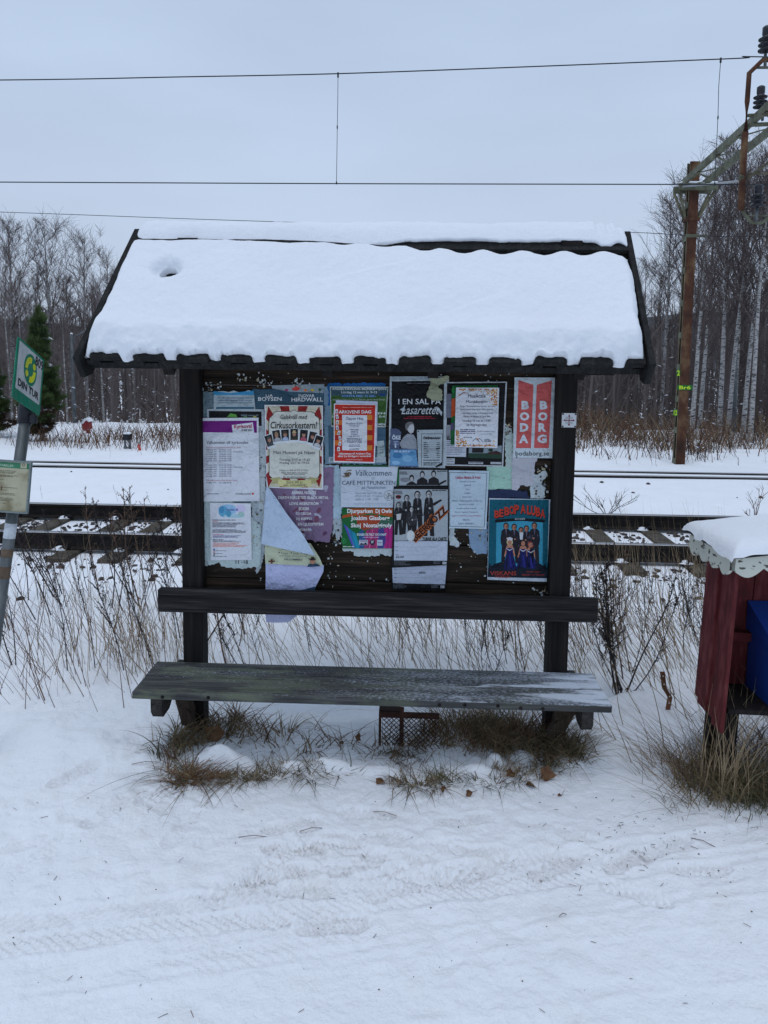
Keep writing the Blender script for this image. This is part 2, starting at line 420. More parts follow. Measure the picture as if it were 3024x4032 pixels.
    z = z + tyre(x, y, atz(0, 3850), atz(1500, 3640), .19, .038, .0065, 70, -9, 1.0) * road
    z = z + tyre(x, y, atz(1800, 3560), atz(3024, 3380), .17, .04, .0026, 80, .4, 9) * road
    z = z + tyre(x, y, atz(700, 4000), atz(2900, 3760), .20, .046, .0016, 90) * road
    # snow blocks along the edge of the grass
    for px, py, sx, sy, h in [(860, 3000, .10, .055, .075), (950, 3015, .06, .05, .04), (1150, 3025, .07, .04, .03), (1300, 3030, .09, .04, .035), (1950, 3010, .035, .03, .05), (1880, 3040, .06, .035, .03), (2060, 2990, .05, .03, .03),
                              (1500, 3040, .10, .04, .02), (2400, 2930, .12, .08, .05), (2330, 2860, .07, .06, .05), (2740, 2960, .045, .04, .085), (2810, 2985, .06, .035, .06), (2640, 3020, .09, .06, .035), (2560, 2960, .1, .07, .03),
                              (500, 2980, .16, .1, .03), (300, 2930, .18, .1, .03), (130, 2860, .15, .12, .04), (640, 2920, .09, .07, .03), (2240, 3010, .07, .05, .03), (2450, 2800, .2, .1, .05)]:
        p = atz(px, py)
        r = ((x - p.x) / sx) ** 2 + ((y - p.y) / sy) ** 2
        z = z + h * np.exp(-r ** 1.6) * (1 + .5 * fbm(x * 14, y * 14, 77, 2))
    # trampled path to the left of the bench
    z = z - .012 * np.abs(fbm(x * 9, y * 9, 88, 3)) * sstep(-.5, -.9, x) * (1 - sstep(3.3, 3.6, y)) * sstep(2.2, 2.6, y)
    # soft row of wind-packed lumps
    z = z + .006 * np.maximum(0, fbm(x * 5, y * 9, 91, 3)) * road
    return z
def spaced(a, b, n0, g):
    v = [a]; d = n0
    while abs(v[-1] - a) < abs(b - a): v.append(v[-1] + (d if b > a else -d)); d *= g
    return v
xs = np.array(sorted(spaced(-2.35, -420, .012, 1.06)[1:]) + list(np.arange(-2.35, 2.35, .0085)) + spaced(2.35, 420, .012, 1.06))
ys = np.array(sorted(spaced(1.5, -60, .05, 1.25)[1:]) + list(np.arange(1.5, 3.7, .0085)) + list(np.arange(3.7, 7.0, .025)) + list(np.arange(7.0, 9.6, .02)) + list(np.arange(9.6, 20, .06)) + spaced(20, 900, .12, 1.07))
XX, YY = np.meshgrid(xs, ys)
ZZ = ground_fine(XX, YY)
g_o = grid_mesh('snowy_ground', np.stack([XX, YY, ZZ], -1).reshape(-1, 3), len(xs), len(ys), ['snow'])
tag(g_o, 'trodden snow with shoe prints and tyre tread marks', None, None, 'structure')

# far wooded ridge
hx = np.linspace(-900, 900, 160); hy = np.linspace(330, 700, 30)
HX, HY = np.meshgrid(hx, hy)
HZ = -4 + (30 + 22 * fbm(HX * .004, HY * .004, 3, 3) + 4 * vnoise(HX * .12, HY * .1, 8)) * sstep(330, 520, HY) + 12 * sstep(-150, -500, HX) * sstep(330, 500, HY)
m_rough('ridge', (.03, .035, .04), (.06, .07, .08), (.12, .135, .15), .05, 1.)  # snowy forest grey, with the blue of distant haze painted in
tag(grid_mesh('hills', np.stack([HX, HY, HZ], -1).reshape(-1, 3), len(hx), len(hy), ['ridge']), 'low wooded ridge beyond the trees', None, None, 'structure')

# ------------------------------------------------------------------ railway tracks
def rail_profile():
    return [(-.075, 0), (.075, 0), (.075, .012), (.012, .028), (.009, .125), (.036, .138), (.036, .166), (.028, .172), (-.028, .172), (-.036, .166), (-.036, .138), (-.009, .125), (-.012, .028), (-.075, .012)]
def build_track(label, y0, y1, z0, z1, xa, xb, sx0, spacing, sleepers=True, part_label=''):
    t = thing('railway_track', label, 'railway track', ((xa + xb) / 2, (y0 + y1) / 2, z0 - .3), group='railway tracks')
    org = t.location.copy()
    for (yy, zz) in ((y0, z0), (y1, z1)):
        mb = MB(); pr = rail_profile(); n = len(pr)
        V = [(xa, yy + a, zz - .172 + b) for a, b in pr] + [(xb, yy + a, zz - .172 + b) for a, b in pr]
        F = [(j, (j + 1) % n, (j + 1) % n + n, j + n) for j in range(n)] + [tuple(range(n - 1, -1, -1)), tuple(range(n, 2 * n))]
        mb.add(V, F); mb.m = [1 if j in (7, 6, 8) else 0 for j in range(n)] + [0, 0]
        mb.build('rail', ['rail_side', 'rail_head'], t, org)
    if not sleepers: return t
    def clip(xc, yc, zc, sgn):
        mb = MB()
        mb.box(xc - .055, xc + .055, yc + sgn * .045 - .03, yc + sgn * .045 + .03, zc, zc + .035, 0, None, .006)
        pts = [(xc + .05 * math.cos(a), yc + sgn * (.075 + .035 * math.sin(a)), zc + .035 + .018 * math.sin(a * 1.5)) for a in np.linspace(-.6, 4.2, 9)]
        mb.tube(pts, .008, 6, 0)
        # snow heaped against it
        rr = random.Random(int(xc * 100) + int(yc * 10))
        V = []; F = []; nu, nv = 9, 5
        hh = rr.uniform(.03, .055)
        for j in range(nv):
            for i in range(nu):
                a = 2 * math.pi * i / nu; k = 1 - j / (nv - 1)
                V.append((xc - .06 + .085 * k ** .8 * math.cos(a) * rr.uniform(.6, 1.15), yc + sgn * .06 + .06 * k ** .8 * math.sin(a) * rr.uniform(.6, 1.15), zc + .0 + hh * (1 - k ** 1.6)))
        for j in range(nv - 1):
            for i in range(nu): F.append((j * nu + i, j * nu + (i + 1) % nu, (j + 1) * nu + (i + 1) % nu, (j + 1) * nu + i))
        F.append(tuple((nv - 1) * nu + i for i in range(nu)))
        mb.add(V, F, 1)
        return mb
    k0 = int(math.floor((xa - sx0) / spacing)) + 1; k = k0
    while sx0 + k * spacing < xb:
        xc = sx0 + k * spacing; rr = random.Random(k); a = rr.uniform(-.012, .012)
        mb = MB(); zt = z0 - .172 - .004
        V = []
        for yy in (y0 - .40, y0 - .2, y0 + .3, y1 - .3, y1 + .2, y1 + .42):
            zd = 0 if abs(yy - (y0 + y1) / 2) > .55 else 0
            w = .098
            dz = 0
            V += [(xc - w - .03 + a * yy, yy, zt - .2), (xc - w + a * yy, yy, zt + dz), (xc + w + a * yy, yy, zt + dz), (xc + w + .03 + a * yy, yy, zt - .2)]
        F = [(3, 2, 1, 0), (20, 21, 22, 23)]
        for s_ in range(5):
            for q in range(4): F.append((s_ * 4 + q, s_ * 4 + (q + 1) % 4, s_ * 4 + 4 + (q + 1) % 4, s_ * 4 + 4 + q))
        mb.add(V, F)
        so = mb.build('sleeper', ['sleeper'], t, org)
        for yy in (y0, y1):
            for sg in (-1, 1):
                if abs(xc) < 9: clip(xc, yy, zt, sg).build('rail_clip', ['dark_metal', 'snow_clean'], so, org, True)
        k += 1
    return t
build_track('near railway track with dark rails and bare brown sleepers', YN0, YN1, 0, 0, -26, 26, -3.6, .645)
build_track('far railway track sunk in smooth snow', YF0, YF1, .0, -.150, -40, 40, 0, 1, False)

def stones(name, label, pts, smin, smax, seed, sink=.35, mats=('stone',)):
    rg = np.random.RandomState(seed)
    ico = [(0, 0, 1), (.89, 0, .45), (.28, .85, .45), (-.72, .53, .45), (-.72, -.53, .45), (.28, -.85, .45), (.72, .53, -.45), (-.28, .85, -.45), (-.89, 0, -.45), (-.28, -.85, -.45), (.72, -.53, -.45), (0, 0, -1)]
    fc = [(0, 1, 2), (0, 2, 3), (0, 3, 4), (0, 4, 5), (0, 5, 1), (1, 6, 2), (2, 7, 3), (3, 8, 4), (4, 9, 5), (5, 10, 1), (2, 6, 7), (3, 7, 8), (4, 8, 9), (5, 9, 10), (1, 10, 6), (6, 11, 7), (7, 11, 8), (8, 11, 9), (9, 11, 10), (10, 11, 6)]
    ico = np.array(ico); mb = MB()
    for (x, y) in pts:
        s = rg.uniform(smin, smax); v = ico * (1 + rg.uniform(-.42, .42, (12, 1))) * np.array([1, rg.uniform(.6, 1), rg.uniform(.4, .7)]) * s
        a = rg.uniform(0, 6.28); c, q = math.cos(a), math.sin(a)
        v = v @ np.array([[c, q, 0], [-q, c, 0], [0, 0, 1]])
        v += np.array([x, y, float(ground_z(x, y)) + s * (.5 - sink) * .6])
        mb.add(v, fc)
    return tag(mb.build(name, list(mats)), label, None, None, 'stuff')
rs = random.Random(7)
pts = []
for k in range(-14, 15):
    xc = -3.6 + .645 * k + .32
    for i in range(90):
        x = xc + rs.gauss(0, .085); y = rs.uniform(YN0 + .12, YN1 - .1)
        if rs.random() < .8: pts.append((max(xc - .19, min(xc + .19, x)), y))
stones('ballast_stones', 'dark ballast stones poking through snow between the sleepers', pts, .010, .036, 1, .05)
pts = []
for i in range(520):
    x = rs.uniform(-8, 8); y = 7.3 - abs(rs.gauss(0, .65)); pts.append((x, y))
for i in range(26): pts.append((rs.uniform(-8, 9), rs.uniform(9.6, 11.4)))
for i in range(70): pts.append((rs.uniform(-6, 8), 9.08 + rs.uniform(0, .06)))
stones('scattered_stones', 'loose stones half buried in snow beside the tracks', pts, .010, .042, 2, .1)
# ------------------------------------------------------------------ notice board shelter with bench
XL, XR = -1.118, .772          # outer faces of the posts
PY0, PY1 = 3.50, 3.60
BY = 3.565                     # front of the board
sh = thing('notice_board', 'roofed wooden notice board on two posts with a bench, snow on its roof', 'notice board', (-.17, 3.55, 0))
so = sh.location.copy()
for x0 in (XL, XR - .098):
    mb = MB(); mb.box(x0, x0 + .098, PY0, PY1, -.35, 2.42, 0, None, .004); mb.build('post', ['post_wood'], sh, so)
# backboard of horizontal planks
zz = .60; hts = [.17, .19, .20, .18, .2, .19, .17, .12]
for i, h in enumerate(hts):
    mb = MB(); rr = random.Random(i)
    mb.box(XL + .0985, XR - .0985, BY + rr.uniform(0, .003), PY1 - .002 + .012, zz, zz + h - .005, 0, None, .003)
    # a few knots and cracks stand a little proud
    mb.build('plank', ['board_wood'], sh, so)
    zz += h
# backrest and seat
mb = MB(); mb.box(-1.227, .897, 3.455, 3.4985, .622, .738, 0, None, .007); mb.build('backrest', ['rail_wood'], sh, so)
for k, (y0, y1, x0, x1) in enumerate(((3.155, 3.316, -1.245, .897), (3.326, 3.494, -1.249, .893))):
    mb = MB(); mb.box(x0, x1, y0, y1, .325 + .001 * k, .360 - .002 * k, 0, None, .004)
    o = mb.build('seat_plank', ['seat_wood'], sh, so)
# knots in the front edge of the seat
kn = MB(); rr = random.Random(3)
for px in (640, 820, 1730, 1830, 1960, 2050, 2137):
    p = at(px, 2750 + (px - 515) * .031, 3.155)
    kn.lathe([(.009, 0), (.008, .003), (.004, .004)], (p.x, 3.156, .342 + rr.uniform(-.006, .006)), 8, 0, (0, -1, 0))
kn.build('knots', ['post_wood'], sh, so)
# brackets under the seat
for xc, s in ((XL, -1), (XR - .06, 1)):
    xo = xc - .055 if s < 0 else xc + .065
    mb = MB(); w = .05
    poly = [(3.19, .324), (3.60, .324), (3.60, .24), (3.34, .24), (3.30, .215), (3.215, .215), (3.19, .25)]
    mb.prism(poly, xo, xo + w, lambda a, b, d: (d, a, b)); mb.build('seat_bracket', ['bracket_wood'], sh, so)
    mb = MB(); x1_ = (XL + .02 if s < 0 else XR - .07)
    mb.prism([(3.30, .29), (3.36, .30), (3.50, .12), (3.50, .04)], x1_ if s > 0 else x1_ - .01, (x1_ + .05) if s > 0 else x1_ + .04, lambda a, b, d: (d, a, b))
    mb.prism([(xo + .025, .28), (xo + .065, .28), (XL + .08 if s < 0 else XR - .05, .06), (XL + .02 if s < 0 else XR - .11, .08)] , 3.40, 3.45, lambda a, b, d: (a, d, b))
    mb.build('seat_brace', ['brace_wood'], sh, so)
# roof ------------------------------------------------
RX0, RX1 = -1.328, .980        # at the ridge
RY, RZ = 3.60, 2.375
EY, EZ = 3.055, 1.822
SHX = -.040                    # the roof is a little racked: the eaves sit further left
sl = Vector((0, EY - RY, EZ - RZ)); SL = sl.length; sl.normalize()
nr = Vector((0, sl.z, -sl.y)); nr = nr if nr.z > 0 else -nr
def RP(x, t, h, back=False):
    """point on the roof slope: x along, t metres down from the ridge, h above the boards"""
    y = RY + sl.y * t + nr.y * h; z = RZ + sl.z * t + nr.z * h
    if back: y = 2 * RY - y
    return (x + SHX * t / SL, y, z)
nb = 12.6; pitch = (RX1 - RX0) / nb
for back in (False, True):
    for i in range(int(nb * 2) + 1):
        xc = RX0 + pitch * (i / 2); rr = random.Random(i + 50 * back)
        upper = i % 2 == 1
        w = .128 if upper else .125
        x0, x1 = max(RX0 + .005, xc - w / 2), min(RX1 - .005, xc + w / 2)
        h0 = .027 if upper else 0.; h1 = h0 + .026
        t1 = SL + (0.0 if upper else -.012) + rr.uniform(-.008, .008)
        mb = MB(); V = [RP(x, t, h, back) for h in (h0, h1) for t in (.0, t1) for x in (x0, x1)]
        V = np.array(V)
        mb.add(V, [(0, 1, 3, 2), (4, 6, 7, 5), (0, 4, 5, 1), (2, 3, 7, 6), (0, 2, 6, 4), (1, 5, 7, 3)])
        mb.build('roof_board', ['roof_wood'], sh, so)
# ridge boards
for back in (False, True):
    mb = MB(); V = np.array([RP(x, t, h, back) for h in (.062, .082) for t in (-.055, .085) for x in (RX0, RX1)])
    mb.add(V, [(0, 1, 3, 2), (4, 6, 7, 5), (0, 4, 5, 1), (2, 3, 7, 6), (0, 2, 6, 4), (1, 5, 7, 3)]); mb.build('ridge_board', ['roof_wood'], sh, so)
# rafters, purlins and bargeboards
for x in (RX0 + .30, RX0 + .98, RX1 - .88, RX1 - .27):
    for back in (False, True):
        mb = MB(); V = np.array([RP(a, t, h, back) for h in (-.085, -.002) for t in (.06, SL - .035) for a in (x, x + .045)])
        mb.add(V, [(0, 1, 3, 2), (4, 6, 7, 5), (0, 4, 5, 1), (2, 3, 7, 6), (0, 2, 6, 4), (1, 5, 7, 3)]); mb.build('rafter', ['post_wood'], sh, so)
for back in (False, True):
    mb = MB(); V = np.array([RP(a, t, h, back) for h in (-.034, -.001) for t in (SL - .07, SL - .022) for a in (RX0 + .01, RX1 - .01)])
    mb.add(V, [(0, 1, 3, 2), (4, 6, 7, 5), (0, 4, 5, 1), (2, 3, 7, 6), (0, 2, 6, 4), (1, 5, 7, 3)]); mb.build('eaves_batten', ['roof_wood'], sh, so)
    for a0 in (RX0 - .026, RX1 + .002):
        mb = MB()
        hh = .084
        prof = [(-.062, hh - .006), (SL + .02, hh - .012), (SL + .03, -.035), (SL - .025, -.07), (.0, -.04)]
        mb.prism(prof, a0, a0 + .024, lambda a, b, d, back=back: RP(d, a, b, back)); mb.build('bargeboard', ['roof_wood'], sh, so)
for x0 in (XL, XR - .098):          # cross arms carrying the rafters
    mb = MB(); mb.box(x0 + .1 if x0 > 0 else x0 - .045, x0 + .145 if x0 > 0 else x0 - .002, 3.22, 3.98, 1.90, 1.99); mb.build('cross_arm', ['post_wood'], sh, so)
for zc, xa, xb in ((1.775, XR + .002, XR + .17),):
    mb = MB(); mb.box(xa, xb, 3.515, 3.56, 1.80, 1.885); mb.build('side_arm', ['post_wood'], sh, so)

# ---- snow on the roof
def roof_snow():
    nx, nt = 470, 150
    X = np.linspace(RX0 + .004, RX1 - .004, nx); T = np.linspace(.02, SL + .05, nt)
    GX, GT = np.meshgrid(X, T)
    u = (GX - RX0) / (RX1 - RX0)
    th = .066 + .018 * fbm(GX * 1.4, GT * 1.4, 3, 3) + .005 * fbm(GX * 7, GT * 7, 5, 3) + .0042 * fbm(GX * 28, GT * 28, 6, 3)
    # lower edge: hangs between the upper boards, pulled back over them
    ph = ((GX - RX0) / pitch) % 1
    up = np.exp(-(((ph - .5) / .35) ** 14))
    tl = SL - .010 - .014 * up + .007 * vnoise(GX * 26, GX * 0, 13) + .012 * fbm(GX * 9, GX * 0 + 2, 8, 4) - .012 * sstep(.6, 1, u) * up
    tl = tl + .010 * vnoise(GX * 40, GX * 0, 12)
    d = tl - GT
    ups = np.exp(-(((ph - .5) / .36) ** 4)); dsm = SL + .000 - .014 * ups + .010 * fbm(GX * 5, GX * 0 + 2, 8, 3) - GT
    th = th * np.sqrt(np.clip(dsm / .10, .02, 1)) * (1 + .25 * np.exp(-((dsm - .1) / .07) ** 2))
    KEEP = (d > 0)
    th = np.where(d < 0, -.010 * up - .025 * (1 - up), th)
    th = th + .020 * fbm(GX * 24, GT * 24, 19, 3) * sstep(.10, .03, dsm) * (d > 0) - .012 * (1 - up) * sstep(.04, .0, d) * (d > 0)
    # ledges along the slipping edge
    th = th + .012 * np.clip(fbm(GX * 4, GT * 10, 15, 4), -.2, .4) * sstep(.2, .02, d)
    # sides
    for s_, e0 in ((GX - RX0, 0), (RX1 - GX, 1)):
        e = s_ + .010 * fbm(GT * 12, GT * 0 + e0, 30 + e0, 4) - (.012 * sstep(.3, .9, GT / SL) if e0 else 0)
        th = np.where(e <= 0, -.055, th * np.sqrt(np.clip(e / .035, 0, 1)))
    # top edge under the ridge cap, scalloped at the right
    te = .040 + (.048 + .016 * (1 + np.cos(2 * math.pi * (GX - .04) / pitch))) * sstep(.30, .72, u) + .018 * fbm(GX * 5, GX * 0, 33, 3) * (1 - .7 * sstep(.4, .8, u))
    e = GT - te
    th = np.where(e <= 0, -.055, th * (.55 + .45 * np.clip(e / .05, 0, 1)) * np.sqrt(np.clip(e / .02, 0, 1)))
    # slanting creases
    for (cx, ct, L, a) in ((.15, .56, .30, -.5), (-.2, .28, .22, -.35), (.05, .60, .14, -.6), (-.66, .64, .12, .2), (-.85, .63, .1, -.1)):
        uu = (GX - cx) * math.cos(a) + (GT - ct) * math.sin(a); vv = -(GX - cx) * math.sin(a) + (GT - ct) * math.cos(a)
        th = th + .007 * np.tanh(vv / .008) * np.exp(-(uu / L) ** 4) * np.exp(-np.abs(vv) / .04)
    # hole
    hp = at(640, 1100, 3.27)
    ht = (hp.z - RZ) / sl.z + .03; hx = hp.x - SHX * ht / SL
    r = np.sqrt(((GX - hx) / .038) ** 2 + ((GT - ht) / .030) ** 2) + .3 * fbm(GX * 40, GT * 40, 50, 2)
    th = np.where(r < 1, -.056, th * (1 - .6 * np.exp(-((r - 1) / .8) ** 2)))
    base = .050
    KEEP = KEEP & (th > -.045)
    GT = np.minimum(GT, tl)
    V = np.stack([GX + SHX * GT / SL, RY + sl.y * GT + nr.y * (th + base), RZ + sl.z * GT + nr.z * (th + base)], -1)
    # slumping hang at the eaves
    V[..., 2] -= .006 * np.exp(-(np.clip(d, 0, 1) / .05) ** 2) * (th > 0)
    return grid_mesh('roof_snow', V.reshape(-1, 3), nx, nt, ['snow_clean'], keep=KEEP)
tag(roof_snow(), 'thick smooth snow sheet on the sloping roof of the notice board', 'snow', None, 'stuff')
def ridge_snow():
    nx, na = 400, 40
    X = np.linspace(RX0 + .004, RX1 - .004, nx); A = np.linspace(0, 1, na)
    GX, GA = np.meshgrid(X, A); u = (GX - RX0) / (RX1 - RX0)
    # cross-section from the front lip over the ridge to the back
    yy = -.088 + .176 * GA
    lip = .012 * fbm(GX * 5, GX * 0, 71, 4) + .112 * (1 - sstep(.25, .62, u)) + .030 * np.exp(-((u - .955) / .018) ** 2)
    q = np.clip(1 - np.abs(yy / .092) ** 2.6, 0, 1)
    h = .100 + .040 * q ** .5 - np.abs(yy) * .35 + .008 * fbm(GX * 3, GA * 2, 72, 3) + .006 * fbm(GX * 25, GA * 8, 73, 3)
    for cx in (.945, .965, .985): h = h - .022 * np.exp(-((u - cx) / .006) ** 2 - ((GA - .35) / .25) ** 2)
    e = np.minimum(GX - RX0, RX1 - GX); h = h - .05 * (1 - np.sqrt(np.clip(e / .04, 0, 1)))
    front = (1 - GA) ** 8
    z = RZ + h - front * (.046 + lip) ; y = RY + yy - front * .012
    # close underneath
    V = np.stack([GX, y, z], -1)
    und = np.stack([GX[:1], np.full_like(GX[:1], RY - .03), np.full_like(GX[:1], RZ + .03)], -1)
    V = np.concatenate([und, V], 0)
    return grid_mesh('ridge_snow', V.reshape(-1, 3), nx, na + 1, ['snow_clean'])
tag(ridge_snow(), 'rounded roll of snow along the ridge of the notice board', 'snow', None, 'stuff')

# small pilgrim-route plate on the right-hand post
def disc(n=16): return [(math.cos(2 * math.pi * i / n), math.sin(2 * math.pi * i / n)) for i in range(n)]
nmat('plate_white', (.62, .64, .66), .4); nmat('ink_maroon', (.16, .008, .035), .5); nmat('ink_grey', (.2, .25, .27), .5)
a = at(2214, 1627, 3.497); b = at(2271, 1628, 3.497); c_ = at(2212, 1682, 3.497)
cx, cz = (a.x + b.x) / 2 - .001, (a.z + c_.z) / 2; hw = (b.x - a.x) / 2
pl = thing('way_marker', 'small square white plate with dark red cross on the right-hand post', 'way marker', (cx, 3.4975, cz))
mb = MB(); mb.box(cx - hw, cx + hw, 3.4965, 3.4995, cz - hw, cz + hw); mb.build('plate', ['plate_white'], pl, pl.location)
mb = MB(); Yp = 3.4958
for k in range(4):
    c4, s4 = math.cos(k * math.pi / 2), math.sin(k * math.pi / 2)
    P = [(-.05, -.05), (.05, -.05), (.07, .55), (.17, .55), (0, .8), (-.17, .55), (-.07, .55)]
    P = [((p[0]) * c4 - p[1] * s4, p[0] * s4 + p[1] * c4) for p in P]
    mb.add([(cx + p[0] * hw, Yp, cz + p[1] * hw) for p in P], [tuple(range(len(P)))], 0)
    ccx, ccz = (.33 * (1 if k in (0, 1) else -1), .33 * (1 if k in (0, 3) else -1))
    n = 14; V = []
    for i in range(n):
        w = 2 * math.pi * i / n; V += [(cx + (ccx + .17 * math.cos(w)) * hw, Yp + .0003, cz + (ccz + .17 * math.sin(w)) * hw), (cx + (ccx + .11 * math.cos(w)) * hw, Yp + .0003, cz + (ccz + .11 * math.sin(w)) * hw)]
    mb.add(V, [(2 * i, 2 * ((i + 1) % n), 2 * ((i + 1) % n) + 1, 2 * i + 1) for i in range(n)], 1)
mb.build('cross_emblem', ['ink_maroon', 'ink_grey'], pl, pl.location)
for sx in (-1, 1):
    for sz in (-1, 1):
        mb = MB(); mb.lathe([(.004, 0), (.004, .002), (.002, .003)], (cx + sx * hw * .86, 3.4965, cz + sz * hw * .86), 8, 0, (0, -1, 0)); mb.build('screw', ['dark_metal'], pl, pl.location)
# ------------------------------------------------------------------ papers on the board
PAPER = {}
def ink(rgb):
    """printed or bare paper of one colour, faintly weathered"""
    k = 'paper_%02x%02x%02x' % tuple(int(max(0, min(1, v)) * 255) for v in rgb)
    if k not in MATS:
        # rgb is given as display values; make it linear
        lin = tuple(((v + .055) / 1.055) ** 2.4 if v > .04045 else v / 12.92 for v in rgb)
        lin = tuple(min(.86, v * 1.38) for v in lin)
        m = nmat(k, lin, .65, 0, .25); g = NT(m)
        g.bump(g.noise(9, 4, rough=.55), 1., .055)
        if sum(lin) > .25:
            n = g.noise(7, 5); g.col(g.ramp(n, [(.3, tuple(v * .86 for v in lin)), (.65, lin)]))
    return k
_tx = {}
def text_geo(s, bold=0., shear=0.):
    k = (s, bold, shear)
    if k in _tx: return _tx[k]
    c = bpy.data.curves.new('t', 'FONT'); c.body = s; c.size = 1; c.offset = bold; c.shear = shear; c.resolution_u = 2
    c.dimensions = '2D'; c.fill_mode = 'BOTH'; c.align_x = 'LEFT'
    o = bpy.data.objects.new('t', c)
    me = bpy.data.meshes.new_from_object(o)
    V = np.array([tuple(v.co) for v in me.vertices]).reshape(-1, 3)[:, :2]; F = [tuple(p.vertices) for p in me.polygons]
    bpy.data.objects.remove(o); bpy.data.curves.remove(c); bpy.data.meshes.remove(me)
    V = V - V.min(0); V = V / np.maximum(V.max(0), 1e-6)
    _tx[k] = (V, F); return _tx[k]
REG = {'A': (760, 1460, 580 / 1659), 'B': (1260, 1460, 540 / 1659), 'C': (1700, 1460, 600 / 1659), 'D': (760, 1900, 580 / 1659), 'E': (1260, 1800, 540 / 1659), 'F': (1700, 1800, 600 / 1659)}
def PX(r, x, y): a = REG[r]; return a[0] + x * a[2], a[1] + y * a[2]
class Sheet:
    """a sheet of paper: corner pixels of one survey crop; content in that crop's coordinates"""
    def __init__(s, name, label, reg, corners, col, layer, torn=(), cat='poster', seed=0, amp=.0012, group=None, outline=None):
        s.reg = reg; s.name = name; s.label = label; s.cat = cat; s.layer = layer; s.seed = seed; s.amp = amp; s.group = group
        s.C = [s.w(*c) for c in corners]; s.mats = []; s.V = []; s.F = []; s.M = []; s.n = 0; s.k = 0
        s.base(col, torn, outline, corners)
    def w(s, x, y):
        p = at(*PX(s.reg, x, y), BY); return (p.x, p.z)
    def mi(s, col):
        k = ink(col)
        if k not in s.mats: s.mats.append(k)
        return s.mats.index(k)
    def yy(s, x, z, k):
        x0, z0 = s.C[0]; q = random.Random(s.seed); return BY - .002 - s.layer * .0034 - s.amp * (1 + q.uniform(-2.5, 2.5) * (np.asarray(x) - x0) + q.uniform(-2, 2) * (np.asarray(z) - z0)) - k * .00003
    def put(s, P2, F, col, k):
        P2 = np.asarray(P2, float).reshape(-1, 2); y = s.yy(P2[:, 0], P2[:, 1], k)
        s.V.append(np.stack([P2[:, 0], y, P2[:, 1]], 1)); m = s.mi(col)
        for f in F: s.F.append(tuple(i + s.n for i in f)); s.M.append(m)
        s.n += len(P2)
    def base(s, col, torn, outline, corners):
        rr = random.Random(s.seed + 5)
        if outline:
            P = [s.w(*p) for p in outline]; Q = []
            for i in range(len(P)):
                a, b = P[i], P[(i + 1) % len(P)]; L = math.hypot(b[0] - a[0], b[1] - a[1]); n = max(1, int(L / .008))
                nx, nz = (b[1] - a[1]) / (L + 1e-9), -(b[0] - a[0]) / (L + 1e-9)
                for j in range(n):
                    t = j / n; d = rr.uniform(-1, 1) * .0035 * min(1, 6 * t * (1 - t) + .2) + .006 * float(vnoise(t * L * 25 + i * 7, 0, s.seed)) * min(1, 6 * t * (1 - t))
                    Q.append((a[0] + (b[0] - a[0]) * t + nx * d, a[1] + (b[1] - a[1]) * t + nz * d))
            s.put(Q, [tuple(range(len(Q)))], col, 0); return
        (ax, az), (bx, bz), (cx, cz), (dx, dz) = s.C; nu, nv = 9, 12
        P = []
        for j in range(nv):
            v = j / (nv - 1)
            for i in range(nu):
                u = i / (nu - 1); j1 = 0
                x = (ax * (1 - u) + bx * u) * (1 - v) + (dx * (1 - u) + cx * u) * v; z = (az * (1 - u) + bz * u) * (1 - v) + (dz * (1 - u) + cz * u) * v
                if 't' in torn and j == 0: z -= rr.random() * .012
                if 'b' in torn and j == nv - 1: z += rr.random() * .014
                if 'l' in torn and i == 0: x += rr.random() * .01
                if 'r' in torn and i == nu - 1: x -= rr.random() * .01
                P.append((x, z))
        s.put(P, [(j * nu + i, (j + 1) * nu + i, (j + 1) * nu + i + 1, j * nu + i + 1) for j in range(nv - 1) for i in range(nu - 1)], col, 0)
    def r(s, x0, y0, x1, y1, col, k=None):
        s.k += 1; return s.p([(x0, y0), (x1, y0), (x1, y1), (x0, y1)], col, k)
    def p(s, pts, col, k=None):
        if k is None: s.k += 1; k = s.k
        # subdivide big quads so that they follow the paper
        if len(pts) == 4:
            a, b, c, d = [np.array(q, float) for q in pts]; n = 5; P = []
            for j in range(n + 1):
                for i in range(n + 1):
                    u, v = i / n, j / n; q = (a * (1 - u) + b * u) * (1 - v) + (d * (1 - u) + c * u) * v; P.append(s.w(*q))
            s.put(P, [(j * (n + 1) + i, (j + 1) * (n + 1) + i, (j + 1) * (n + 1) + i + 1, j * (n + 1) + i + 1) for j in range(n) for i in range(n)], col, k)
        else: s.put([s.w(*q) for q in pts], [tuple(range(len(pts)))], col, k)
        return s
    def e(s, cx, cy, rx, ry, col, n=18, a=0.):
        s.k += 1; ca, sa = math.cos(a), math.sin(a)
        return s.p([(cx + rx * math.cos(2 * math.pi * i / n) * ca - ry * math.sin(2 * math.pi * i / n) * sa, cy + rx * math.cos(2 * math.pi * i / n) * sa + ry * math.sin(2 * math.pi * i / n) * ca) for i in range(n)], col, s.k)
    def t(s, txt, x0, y0, x1, y1, col, bold=0., shear=0., rot=0., dy=0.):
        """text stretched into the crop box; dy lifts the right-hand end"""
        V, F = text_geo(txt, bold, shear)
        P = []
        for u, v in V:
            x = x0 + u * (x1 - x0); y = y1 - v * (y1 - y0) + dy * u
            P.append(s.w(x, y))
        s.put(P, F, col, 44); return s
    def tr(s, txt, cx, cy, w, h, ang, col, bold=0., k=46, arch=0.):
        V, F = text_geo(txt, bold, 0); ca, sa = math.cos(ang), math.sin(ang); P = []
        for u, v in V:
            a = (u - .5) * w; b = -(v - .5) * h - arch * math.cos((u - .5) * math.pi)
            P.append(s.w(cx + a * ca - b * sa, cy + a * sa + b * ca))
        s.put(P, F, col, k); return s
